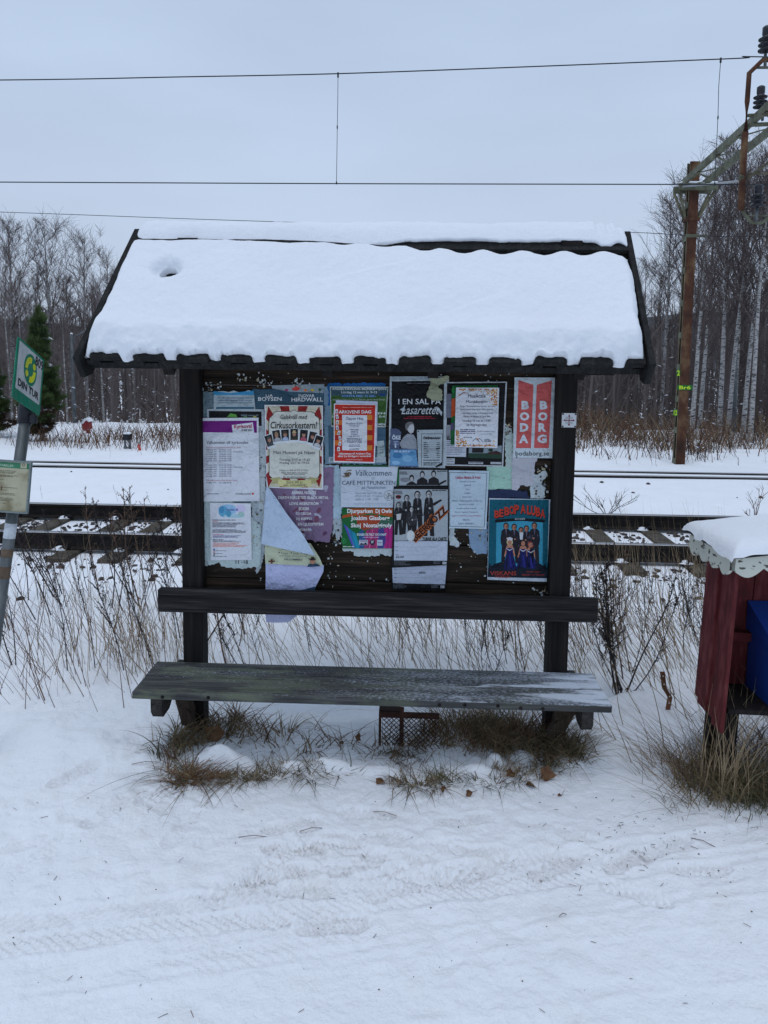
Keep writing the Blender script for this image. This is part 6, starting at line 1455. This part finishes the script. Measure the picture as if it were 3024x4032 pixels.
tuft(2200, 3000, 160, .07, .03, .08, .2, 'grass_olive', 70, .8, 1.2); tuft(1980, 2900, 110, .2, .05, .15, .3, 'grass_straw', 71, .4, .8, .0014)
stuff_quads('grass_tufts', 'matted olive and brown grass under the bench', G)
G = []
def tuft3(px, py, Y, n, sx, sy, h0, h1, mat, seed, lean, droop, w, ldir=None):
    p = at(px, py, Y); G.append((blades(n, p.x, p.y, sx, sy, h0, h1, lean, droop, w, seed, 8, ldir, True, zg), mat))
tuft3(2900, 2950, 3.15, 480, .15, .07, .10, .26, 'grass_olive', 80, .5, 1.0, .0022); tuft3(3000, 2960, 3.1, 480, .12, .08, .10, .26, 'grass_green', 81, .5, 1.1, .0019); tuft3(2850, 2960, 3.08, 75, .06, .04, .2, .56, 'grass_straw', 82, .22, .5, .0017, 1.0)
tuft3(2760, 2950, 3.25, 160, .10, .05, .15, .38, 'weed_brown', 83, .8, .7, .0012, 3.0); tuft3(2700, 2930, 3.3, 80, .12, .06, .12, .30, 'grass_straw', 84, .9, .5, .0013, 3.1); tuft3(3100, 2950, 3.4, 500, .16, .12, .12, .28, 'weed_brown', 85, .5, .9, .0019); tuft3(2880, 2930, 3.2, 260, .14, .06, .10, .28, 'weed_brown', 87, .5, .9, .0018); tuft3(2800, 3060, 3.0, 60, .1, .03, .12, .30, 'grass_olive', 86, 1.0, .7, .0014, 3.1)
stuff_quads('long_grass', 'long bent dry grass clumped round the foot of the small red shelter', G)

# dry grass over the whole verge
G = []
def keepn(f):
    return lambda x, y, rg: (fbm(x * 1.1, y * 1.3, 55, 3) * 1.6 + f + rg.uniform(-.2, .2, len(x))) > .12
G.append((blades(800, 0, 4.7, 4.2, .75, .25, .75, .25, .12, .0019, 100, 6, None, False, ground_z, keepn(.15)), 'grass_straw'))
G.append((blades(430, 0, 4.6, 4.2, .7, .2, .5, .6, .2, .0018, 101, 6, 2.8, False, ground_z, keepn(.1)), 'weed_brown'))
G.append((blades(420, .3, 4.4, 1.6, .5, .2, .6, .6, .15, .0019, 102, 6, 2.7, False, ground_z), 'grass_straw'))
G.append((blades(330, 1.9, 4.2, .55, .5, .3, .75, .5, .15, .0022, 103, 6, 2.6, True, ground_z), 'grass_straw'))
G.append((blades(100, 2.0, 5.6, .7, .5, .5, .95, .08, .12, .0017, 104, 6, 2.0, False, ground_z), 'grass_straw'))
G.append((blades(230, -2.2, 4.2, .8, .55, .2, .65, .6, .15, .0020, 105, 6, 2.6, False, ground_z), 'weed_brown'))
G.append((blades(160, -1.6, 4.3, .2, .15, .2, .5, .4, .35, .0017, 106, 6, 2.2, True, ground_z), 'grass_straw'))
stuff_quads('dry_grass', 'thin straw coloured grass stalks leaning over the snow behind the bench', G)

# mugwort-like weeds, counted one by one
def weed(seed, h, dense=1., mat='weed_dark'):
    rr = random.Random(seed); mb = MB(); lean = rr.uniform(.1, .5); pts = []
    for i in range(8):
        t = i / 7; pts.append((-lean * h * t * (1 - .3 * t) + .01 * math.sin(t * 7 + seed), .02 * math.sin(t * 5), h * t * (1 - .1 * lean)))
    mb.tube(pts, [.0038 * (1 - .8 * i / 7) + .0012 for i in range(8)], 4)
    def bud(p, s):
        a = rr.uniform(0, 6.28); v = Vector((math.cos(a), math.sin(a), rr.uniform(-.5, .8))).normalized() * s; w = v.cross(Vector((0, 0, 1))).normalized() * s * .45; p = Vector(p)
        mb.add([tuple(p - w), tuple(p + v * .4 - w * 1.1), tuple(p + v), tuple(p + v * .4 + w * 1.1)], [(0, 1, 2, 3)])
        mb.add([tuple(p), tuple(p + v * .5 + Vector((0, 0, s * .4))), tuple(p + v), tuple(p + v * .5 - Vector((0, 0, s * .4)))], [(0, 1, 2, 3)])
    for i in range(int(20 * dense)):
        t = .35 + .62 * rr.random(); k = min(6, int(t * 7)); f = t * 7 - k; b = Vector(pts[k]).lerp(Vector(pts[k + 1]), f)
        a = rr.uniform(0, 6.28); L = h * .20 * (1.15 - t) + .02; d = Vector((math.cos(a) * .55, math.sin(a) * .55, .8)).normalized()
        e = b + d * L; m_ = b.lerp(e, .5) + Vector((0, 0, .01)); mb.tube([b, m_, e], [.0018, .0014, .0010], 3, 0, False)
        for j in range(int(6 * dense)): bud(b.lerp(e, rr.uniform(.2, 1.)), rr.uniform(.006, .013))
    for i in range(int(14 * dense)): k = rr.uniform(.6, 1.); kk = min(6, int(k * 7)); bud(Vector(pts[kk]).lerp(Vector(pts[kk + 1]), k * 7 - kk), rr.uniform(.007, .013))
    for i in range(5):   # withered leaves low down
        t = rr.uniform(.12, .5); kk = int(t * 7); b = Vector(pts[kk]); a = rr.uniform(0, 6.28); v = Vector((math.cos(a) * .03, math.sin(a) * .03, -.03)); w = Vector((.004, 0, .002)); mb.add([tuple(b), tuple(b + v * .5 + w), tuple(b + v), tuple(b + v * .5 - w)], [(0, 1, 2, 3)])
    return mb
protos = []
for k in range(7):
    mt = ('weed_dark', 'weed_brown', 'weed_dark')[k % 3]
    protos.append(weed(k, 1., (1., .8, 1.5, .6)[k % 4], mt).build('dry_weed', [mt]))
rr = random.Random(77); wi = 0
spots = []
for i in range(74): spots.append((rr.uniform(-2.9, -1.05), rr.uniform(4.0, 5.8), rr.uniform(.5, .98)))
for i in range(58): spots.append((rr.uniform(1.15, 2.5), rr.uniform(3.9, 5.2), rr.uniform(.35, .75)))
for i in range(40): spots.append((rr.uniform(-1.1, 1.1), rr.uniform(3.9, 4.8), rr.uniform(.3, .62)))
for px, py, Y, h in ((2440, 2800, 3.95, .80), (2452, 2810, 3.98, .86), (2432, 2805, 4.02, .72), (2462, 2812, 3.92, .66), (2446, 2795, 4.1, .84), (2425, 2795, 4.05, .6), (2443, 2800, 3.9, .8), (2450, 2803, 3.94, .7), (2437, 2800, 3.97, .9), (2447, 2808, 3.99, .5), (2455, 2800, 4.0, .78), (2433, 2803, 3.93, .82), (2380, 2700, 4.4, .7), (2300, 2650, 4.6, .6), (1940, 2700, 4.3, .62), (1960, 2700, 4.35, .6), (1925, 2690, 4.4, .55), (2140, 2690, 4.3, .55), (2150, 2680, 4.4, .6)):
    p = at(px, py, Y); spots.append((p.x, Y, h))
for i in range(14): spots.append((rr.uniform(-5, 5.5), rr.uniform(9.15, 9.6), rr.uniform(.2, .42)))
for i in range(110):
    y = rr.uniform(14.2, 19.); spots.append((rr.uniform(-.46, .46) * y * 1.15, y, rr.uniform(.35, .8)))
for i, (x, y, h) in enumerate(spots):
    k = rr.randrange(7); src = protos[k]
    o = src if k == 6 and False else src.copy()
    scene.collection.objects.link(o); o.location = (x, y, gz(x, y) - .03); o.scale = (h * rr.uniform(.8, 1.3),) * 2 + (h,); o.rotation_euler = (0, 0, rr.uniform(-.9, .9) if rr.random() < .7 else rr.uniform(0, 6.28))
    where = ('behind the bench' if y < 7 else 'between the two tracks' if y < 12 else 'beyond the far track')
    tag(o, ('dark' if k % 3 != 1 else 'brown') + ' withered weed stalk with seed heads standing in snow ' + where, 'weed', 'withered weeds ' + where)
for p in protos: bpy.data.objects.remove(p)
# bare little bush between the tracks, right of the board
def twig_bush(seed, h, n):
    rr = random.Random(seed); mb = MB()
    def br(p, d, L, r, lv):
        q = p + d * L * .5 + Vector((rr.gauss(0, .03), rr.gauss(0, .03), rr.gauss(0, .03))) * L; e_ = p + d * L; e_.z -= L * .05; mb.tube([p, q, e_], [r, r * .8, r * .4], 4, 0, False)
        if lv > 0:
            for i in range(3): f = rr.uniform(.3, .95); br(p.lerp(e_, f), (d + Vector((rr.uniform(-.9, .9), rr.uniform(-.5, .5), rr.uniform(-.1, .6)))).normalized(), L * rr.uniform(.4, .65), r * .55, lv - 1)
    for i in range(n): br(Vector((0, 0, 0)), Vector((rr.uniform(-.9, .9), rr.uniform(-.3, .3), rr.uniform(.4, 1.))).normalized(), h * rr.uniform(.5, 1.), .006, 2)
    return mb
p = at(2390, 1985, 9.3); tag(twig_bush(3, .42, 6).build('bush', ['weed_dark'], None, (0, 0, 0)), 'bare dark little bush between the tracks, right of the board', 'bush').location = (p.x, 9.3, gz(p.x, 9.3))
p = at(2975, 2010, 9.3); tag(twig_bush(5, .34, 4).build('bush', ['weed_brown'], None, (0, 0, 0)), 'spindly bush behind the near track above the red shelter', 'bush').location = (p.x, 9.3, gz(p.x, 9.3))

# dead leaves
def leaf(seed, s):
    rr = random.Random(seed); P = []
    for i in range(15):
        a = 2 * math.pi * i / 15; r = s * (.55 + .45 * abs(math.cos(a * 2.5))) * rr.uniform(.85, 1.1); P.append((r * math.cos(a), r * math.sin(a) * .8, s * .22 * math.cos(a * 2 + seed) + s * rr.uniform(-.06, .06)))
    mb = MB(); mb.add([(0, 0, -.1 * s)] + P, [(0, i + 1, (i + 1) % 15 + 1) for i in range(15)]); mb.tube([(s * .6, 0, 0), (s * 1.5, .1 * s, .02)], .0012, 4); return mb
lv = [(2150, 3080, .045, 'largest curled brown leaf below the right-hand bench leg', (1.2, .3, .4)), (2090, 3100, .03, 'brown leaf flat on snow left of the largest leaf', (.3, .2, 2)), (1500, 3085, .028, 'flat brown leaf alone at the snow edge under the middle of the bench', (.1, .1, .3)), (845, 2930, .055, 'tall orange brown leaf beside the left-hand post', (1.4, 0, .2)), (1412, 2925, .026, 'golden brown leaf standing in thin grass left of the grate', (1.1, .1, 1)), (1345, 2945, .018, 'small leaf left of the golden brown leaf', (.6, .3, 1)), (1560, 2960, .024, 'dark crumpled leaf in front of the metal grate', (.5, .3, 2)),
      (1845, 3140, .022, 'small brown leaf on snow below the green tuft', (.9, .2, .6)), (2010, 3060, .03, 'brown leaf tucked under the grass at the right', (.7, .1, .3)), (2205, 3130, .012, 'tiny brown leaf fragment right of the largest leaf', (.1, .1, .3)), (760, 3090, .018, 'dark red brown leaf below the orange grass clump', (.1, .1, .3)), (1745, 3120, .02, 'narrow brown leaf hanging off the green tuft', (1.2, .1, .9))]
for i, (px, py, s_, lab, rot) in enumerate(lv):
    p = atz(px, py); o = leaf(i, s_).build('dead_leaf', ['leaf_brown']); o.location = (p.x, p.y, float(ground_fine(np.array(p.x), np.array(p.y))) + s_ * .35 * (1 if rot[0] < .8 else 2.2)); o.rotation_euler = rot; tag(o, lab, 'leaf')
# bits of bark, twigs and grit on the trodden snow
mb = MB(); rr = random.Random(15)
for i in range(330):
    px, py = (rr.uniform(-100, 3100), 3120 + 880 * rr.random() ** 1.6) if i % 2 else (rr.gauss(2500, 260), rr.gauss(3330, 90))
    if py < 3110: continue
    p = atz(px, py); z = float(ground_fine(np.array(p.x), np.array(p.y))); a = rr.uniform(0, 6.28)
    if rr.random() < .28: L = rr.uniform(.008, .03); mb.tube([(p.x, p.y, z + .003), (p.x + L * math.cos(a), p.y + L * math.sin(a), z + .004)], .0009, 4, rr.choice((0, 1)))
    else: s_ = rr.uniform(.0010, .0042) * rr.uniform(.35, 1); mb.lathe([(s_ * .5, 0), (s_, s_ * .5), (s_ * .4, s_)], (p.x, p.y, z - .0005), 5, rr.choice((0, 1)))
for px, py, L, a in ((1470, 3195, .10, -.25), (940, 3300, .12, .05), (1180, 3275, .09, .3), (2720, 3300, .09, -.6), (2200, 3620, .03, .4), (2820, 3080, .25, .1), (560, 2960, .08, .6), (520, 3020, .12, .2)):
    p = atz(px, py); z = float(ground_fine(np.array(p.x), np.array(p.y))); mb.tube([(p.x, p.y, z + .004), (p.x + L * .5 * math.cos(a), p.y + L * .5 * math.sin(a), z + .012), (p.x + L * math.cos(a), p.y + L * math.sin(a), z + .004)], .0014, 4, 1)
tag(mb.build('snow_litter', ['weed_dark', 'weed_brown']), 'specks of bark, grit and grass stems on trodden snow', None, None, 'stuff')

# ------------------------------------------------------------------ trees
class TB:
    """collects tapering 3-sided segments quickly"""
    def __init__(s): s.A = []; s.B = []; s.ra = []; s.rb = []
    def seg(s, a, b, ra, rb): s.A.append(a); s.B.append(b); s.ra.append(ra); s.rb.append(rb)
    def quads(s):
        A = np.array([tuple(v) for v in s.A]); B = np.array([tuple(v) for v in s.B]); d = B - A; d /= np.linalg.norm(d, axis=1)[:, None] + 1e-9
        u = np.cross(d, np.array([.3, .9, .2])); u /= np.linalg.norm(u, axis=1)[:, None] + 1e-9; v = np.cross(d, u)
        ra = np.array(s.ra)[:, None]; rb = np.array(s.rb)[:, None]; Q = []
        c = [(math.cos(2 * math.pi * i / 3), math.sin(2 * math.pi * i / 3)) for i in range(3)]
        for i in range(3):
            (c0, s0), (c1, s1) = c[i], c[(i + 1) % 3]
            Q.append(np.stack([A + ra * (u * c0 + v * s0), A + ra * (u * c1 + v * s1), B + rb * (u * c1 + v * s1), B + rb * (u * c0 + v * s0)], 1))
        return np.concatenate(Q)
def bare_tree(seed, h, r0, first=.28, nl=26, spread=.30, twigs=5, lean=(0, 0), up=.75, fork=0, tw=.006):
    rr = random.Random(seed); trunk = []; N = 14
    for i in range(N + 1):
        t = i / N; trunk.append(Vector((lean[0] * h * t + .012 * h * math.sin(t * 4 + seed) * t, lean[1] * h * t + .01 * h * math.sin(t * 3 + seed * 2) * t, h * t)))
    def tp(t): k = min(N - 1, int(t * N)); return trunk[k].lerp(trunk[k + 1], t * N - k)
    rad = lambda t: r0 * (1 - t) ** .85 + .006
    mb = MB(); mb.tube([trunk[0] - Vector((0, 0, .4))] + trunk, [r0 * 1.35] + [rad(i / N) * (1.15 if i == 0 else 1) for i in range(N + 1)], 8)
    tb = TB()
    def limb(p, d, L, r, lv):
        n = 4; q = p; dd = d.copy()
        for i in range(n):
            dd = (dd + Vector((rr.gauss(0, .10), rr.gauss(0, .10), .10 if lv == 2 else -.02 * i)) ).normalized(); e_ = q + dd * (L / n); tb.seg(q, e_, r * (1 - i / (n + .5)), r * (1 - (i + 1) / (n + .5)))
            if lv > 0:
                m_ = 2 if lv == 2 else max(2, twigs // 2)
                for j in range(m_):
                    a = rr.uniform(0, 6.28); s_ = Vector((math.cos(a), math.sin(a), rr.uniform(.0, .8))); nd = (dd * .9 + s_ * .75).normalized()
                    limb(q.lerp(e_, rr.random()), nd, L * (rr.uniform(.35, .6) if lv == 2 else rr.uniform(.3, .5)) * (1 - .4 * i / n), max(r * .45, tw), lv - 1) if lv > 1 else twig(q.lerp(e_, rr.random()), nd, min(.62, L * rr.uniform(.35, .85) + .05))
            q = e_
    def twig(p, d, L):
        m_ = p + d * L * .5; e_ = m_ + (d + Vector((0, 0, -.35 + rr.uniform(-.2, .2)))).normalized() * L * .5; tb.seg(p, m_, tw, tw * .8); tb.seg(m_, e_, tw * .8, tw * .45)
    for i in range(nl):
        t = first + (1 - first) * ((i + rr.random()) / nl) * .97; a = rr.uniform(0, 6.28)
        prof = math.sin(math.pi * min(1., ((t - first) / (1 - first)) * .8 + .22)) ** .8
        if t > .8 and rr.random() < .35: continue
        L = h * spread * prof * rr.uniform(.75, 1.2) + .1; d = Vector((math.cos(a), math.sin(a), up + t * .9)).normalized(); limb(tp(t), d, L, rad(t) * .5, 2)
    for i in range(2): limb(tp(.93 + .03 * i), Vector((rr.uniform(-.25, .25), rr.uniform(-.25, .25), 1)).normalized(), h * .08, .008, 1)
    return mb, tb.quads()
def tree_proto(kind, bark, twm, **kw):
    mb, Q_ = bare_tree(**kw); t = thing(kind, '', 'tree'); a = mb.build('trunk', [bark], t, (0, 0, 0), True); b = quads_mesh('crown', Q_, [twm], t); return t
PB_ = [tree_proto('birch_tree', 'birch_bark', 'twig', seed=k, h=8., r0=.075, first=.30 if k < 3 else .36, nl=15, spread=.31 if k < 3 else .27, twigs=6, lean=((-.02, .03, .015, -.03, .045, 0)[k], 0), up=1.05, tw=.0045) for k in range(6)]
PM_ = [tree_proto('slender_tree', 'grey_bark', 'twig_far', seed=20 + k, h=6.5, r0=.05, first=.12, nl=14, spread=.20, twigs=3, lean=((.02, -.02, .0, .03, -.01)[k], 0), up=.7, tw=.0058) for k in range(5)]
used = set()
def place(P, k, x, y, h, base_h, rz, label, group, thick=1.):
    src = P[k % len(P)]
    if id(src) in used: t = copy_thing(src)
    else: t = src; used.add(id(src))
    s_ = h / base_h; t.location = (x, y, gz(x, y) - .03); t.rotation_euler = (0, 0, rz); t.scale = (s_ * thick, s_ * thick, s_); t['label'] = label; t['category'] = 'tree'
    if group: t['group'] = group
    elif 'group' in t: del t['group']
    return t
# counted birches: (pixel x of the foot, distance, pixel y of the top, prototype, turn, label)
BIR = [
 (2722, 19.0, 560, 1, 0.4, 'tall white birch immediately right of the rusty mast'),
 (2752, 21.0, 610, 3, 2.1, 'thin birch second to the right of the mast'),
 (2832, 20.0, 480, 0, 1.1, 'birch with mottled bark third to the right of the mast'),
 (2866, 19.5, 520, 4, 0.0, 'white birch standing left of the bare grey pole'),
 (2886, 22.0, 560, 2, 5.0, 'slim white birch just behind the bare grey pole'),
 (2925, 19.0, 540, 4, .15, 'birch leaning right, beyond the bare grey pole'),
 (2955, 18.5, 500, 0, 2.2, 'thick white birch nearest the right edge'),
 (3070, 20.0, 520, 5, 3.0, 'birch at the far right edge of the view'),
 (2600, 23.0, 700, 5, 1.0, 'slim birch left of the mast, close behind the roof edge'),
 (2660, 22.0, 640, 2, 0.6, 'spreading birch directly behind the mast'),
 (2500, 24.0, 960, 3, 3.3, 'low birch showing just right of the roof edge'),
 (45, 25.0, 800, 3, 3.4, 'leaning birch at the far left edge'),
 (78, 27.0, 815, 1, 3.9, 'tall pale birch second from the left edge'),
 (215, 26.0, 822, 0, 1.3, 'broad crowned birch standing behind the pine'),
 (345, 25.0, 862, 2, 0.2, 'dense crowned birch left of the roof slope'),
 (440, 27.0, 935, 5, 2.2, 'lower birch half hidden by the roof slope'),
 (140, 30.0, 1010, 4, 1.2, 'small birch between the two tall left ones'),
 (290, 29.0, 1040, 3, .2, 'thin dark birch behind the lamp post'),
]
for px, Y, ty, k, rz, lab in BIR:
    B = at(px, 1700, Y); T = at(px, ty, Y); h = (T.z - gz(B.x, Y)) * .92; place(PB_, k, B.x, Y, h, 8., rz, lab, None, .95)
rr = random.Random(31); cnt = 0
for i in range(125):
    y = rr.uniform(20.5, 38); x = rr.uniform(-.62, .66) * y
    hh = rr.uniform(4.2, 6.4) * (.98 if x > 0 else .85) * (y / 30) ** .5 + .085 * (y - 20)
    hh = min(hh, .150 * y + 1.88 - gz(x, y))
    bk = rr.random() < .14
    place(PB_ if bk else PM_, rr.randrange(6), x, y, hh, 8. if bk else 6.5, rr.uniform(0, 6.28), 'slender bare tree in the dense wood beyond the tracks', 'slender trees of the wood', .9)
for P in (PB_, PM_):
    for s_ in P:
        if id(s_) not in used:
            for ch in list(s_.children): bpy.data.objects.remove(ch)
            bpy.data.objects.remove(s_)
# the wood behind, one mass
tb = TB(); rr = random.Random(5)
for i in range(3300):
    y = 21.5 + 48 * rr.random() ** 1.3; x = rr.uniform(-1.15, 1.2) * y; z0 = gz(x, y) - .3; h = rr.uniform(2.6, 5.2) * (1.0 if x > 0 else .85) * (y / 30) ** .6 + .085 * (min(y, 61) - 20); r = rr.uniform(.04, .09); dx = rr.uniform(-.05, .05) * h
    a = Vector((x, y, z0)); b = Vector((x + dx, y, z0 + h * .5)); c = Vector((x + dx * 1.6, y, z0 + h)); tb.seg(a, b, r, r * .7); tb.seg(b, c, r * .7, .012)
    for j in range(9):
        t = rr.uniform(.12, .98); p = a.lerp(b, t * 2) if t < .5 else b.lerp(c, t * 2 - 1); an = rr.uniform(0, 6.28); L = min(h, 6) * .22 * (1.1 - t) + .3; d = Vector((math.cos(an), math.sin(an), rr.uniform(.5, 1.6))).normalized()
        e_ = p + d * L; tb.seg(p, e_, .016, .008)
        for q_ in range(2): f = rr.uniform(.3, .9); pp = p.lerp(e_, f); tb.seg(pp, pp + (d + Vector((rr.uniform(-.8, .8), rr.uniform(-.8, .8), rr.uniform(-.1, .5)))).normalized() * L * .45, .010, .006)
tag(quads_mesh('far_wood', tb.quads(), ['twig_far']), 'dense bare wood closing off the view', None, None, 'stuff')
# brush at the foot of the wood with snow caught in it
def brush(n, x0, x1, y0, y1, h0, h1, seed, mats, snow=.2, w=.007):
    rg = np.random.RandomState(seed); out = []
    for mi_, m_ in enumerate(mats):
        Q_ = blades(n // len(mats), (x0 + x1) / 2, (y0 + y1) / 2, (x1 - x0) / 2, (y1 - y0) / 2, h0, h1, .35, .35, w, seed + mi_, 5, None, False, ground_z, lambda x, y, r: (fbm(x * .5, y * .5, 61, 3) + r.uniform(-.2, .2, len(x)) - .12 * (x < 0)) > -.02); out.append((Q_, m_))
    return out
G = brush(2600, -11, 13, 14.3, 19.5, .06, .34, 200, ['weed_brown', 'weed_dark', 'grass_straw'], w=.006) + brush(900, -11, 13, 14.5, 19.5, .3, .7, 205, ['weed_brown', 'weed_dark'], w=.005) + brush(2600, 1, 13, 15.5, 20, .3, 1.0, 210, ['weed_brown', 'leaf_brown', 'grass_straw'], w=.006) + brush(5200, -19, 20, 20.8, 27, .5, 1.7, 220, ['weed_dark', 'twig_far', 'weed_brown'], w=.008) + brush(3600, .8, 13, 14.8, 19.5, .25, .9, 240, ['weed_brown', 'leaf_brown', 'weed_dark'], w=.008) + brush(900, -8.5, -4.5, 15.2, 16.8, .2, .6, 230, ['weed_brown', 'leaf_brown'], w=.007)
stuff_quads('undergrowth', 'brown brush and withered stems in front of the wood', G)
rg = np.random.RandomState(3); n = 3000
y = 15 + 16 * rg.rand(n) ** 1.1; x = rg.uniform(-.62, .66, n) * y; z = ground_z(x, y) + np.abs(rg.normal(0, 1., n)) * np.where(y > 20, 1.15, .35) * (.5 + vnoise(x * 1.3, y * 1.3, 4) + .3)
L = rg.uniform(.015, .065, n) * (y / 20); a = rg.uniform(0, 6.28, n); hgt_ = L * rg.uniform(.18, .45, n); tl = rg.uniform(-.5, .5, n) * L
dx, dy = np.cos(a) * L, np.sin(a) * L
P = np.stack([x, y, z], 1); e1 = np.stack([dx, dy, tl], 1); up = np.stack([np.zeros(n), np.zeros(n), hgt_], 1); sd_ = np.stack([-dy * .25, dx * .25, np.zeros(n)], 1)
Qs = np.concatenate([np.stack([P - e1, P - up * .3 + sd_, P + e1, P + up - sd_ * .2], 1), np.stack([P - e1 * .6 - sd_, P + e1 * .6 - sd_, P + e1 * .6 + sd_ + up * .3, P - e1 * .6 + sd_ + up * .3], 1)])
tag(quads_mesh('snow_on_brush', Qs, ['snow_clean']), 'flecks of snow lying on the brush and low branches', None, None, 'stuff')

# pines
def pine(seed, h):
    rr = random.Random(seed); mb = MB(); tr = [Vector((.015 * math.sin(i), 0, h * i / 10)) for i in range(11)]
    mb.tube([Vector((0, 0, -.3))] + tr, [.06] + [.055 * (1 - i / 10.5) + .006 for i in range(11)], 8); Q_ = []; brn = []; sn = []
    tb = TB()
    def tuft_(p, d, s_, lst):
        for j in range(22):
            v = (d + Vector((rr.gauss(0, .62), rr.gauss(0, .62), rr.gauss(0, .62)))).normalized() * s_ * 1.3 * rr.uniform(.7, 1.1); w_ = v.cross(Vector((rr.random(), rr.random(), rr.random() + .1))).normalized() * .006; q = p + v
            lst.append([tuple(p - w_), tuple(p + w_), tuple(q + w_ * .5), tuple(q - w_ * .5)])
    nw = 20
    for k in range(nw):
        t = .06 + .9 * k / nw; z = h * t; R1 = h * .20 * (1 - t) ** .6 * (.75 + .4 * rr.random()) + .06
        for j in range(7):
            a = rr.uniform(0, 6.28); L = R1 * rr.uniform(.6, 1.12); up_ = .35 + 1.1 * t; d = Vector((math.cos(a), math.sin(a), up_)).normalized(); p = Vector((0, 0, z + rr.uniform(-.04, .04))); e_ = p + d * L; e_.z -= L * .05
            tb.seg(p, e_, .010, .005); lst = brn if (t < .16 and rr.random() < .8) else Q_
            n_ = max(3, int(L / .085))
            for i in range(n_):
                f = .25 + .75 * (i + 1) / n_; b = p.lerp(e_, f); tuft_(b, (d + Vector((0, 0, .35))).normalized(), .10, lst)
                if i < n_ - 1 and L > .25:
                    for sg in (-1, 1):
                        sv = Vector((-math.sin(a) * sg, math.cos(a) * sg, .35)).normalized() * L * .3 * (1 - f * .5); tb.seg(b, b + sv, .005, .003); tuft_(b + sv, (sv.normalized() + d * .5).normalized(), .10, lst); tuft_(b + sv * .5, (sv.normalized() + d * .5).normalized(), .09, lst)
            if rr.random() < .20 and t < .75:
                c = p.lerp(e_, .8) + Vector((0, 0, .07)); s_ = rr.uniform(.05, .13)
                for q_ in range(3): o_2 = Vector((rr.uniform(-.05, .05), rr.uniform(-.05, .05), rr.uniform(0, .03))); sn.append([tuple(c + o_2 + Vector((-s_, 0, -.02))), tuple(c + o_2 + Vector((0, -s_ * .7, -.01))), tuple(c + o_2 + Vector((s_, 0, -.02))), tuple(c + o_2 + Vector((0, s_ * .7, .03)))])
    for j in range(26): tuft_(Vector((0, 0, h * (.9 + .012 * j * .4))), Vector((rr.uniform(-.2, .2), rr.uniform(-.2, .2), 1)), .10, Q_)
    return mb, tb.quads(), Q_, brn, sn
def add_pine(seed, px, py_top, Y, label):
    B = at(px, 1700, Y); h = at(px, py_top, Y).z - gz(B.x, Y); mb, Tq, Q_, brn, sn = pine(seed, h)
    t = thing('pine_tree', label, 'tree', (B.x, Y, gz(B.x, Y) - .02)); mb.build('trunk', ['grey_bark'], t, (0, 0, 0), True)
    al = np.concatenate([Tq, np.array(Q_), np.array(brn).reshape(-1, 4, 3)]); mi = [0] * len(Tq) + [1] * len(Q_) + [2] * len(brn)
    c = quads_mesh('crown', al, ['twig', 'needles', 'needles_brown'], t, mi)
    if sn: s2 = quads_mesh('snow_patches', np.array(sn), ['snow_clean'], t)
add_pine(1, 165, 1222, 16.2, 'young green pine behind the bus stop plate')
add_pine(2, -35, 1340, 16.6, 'young pine cut off by the left edge')
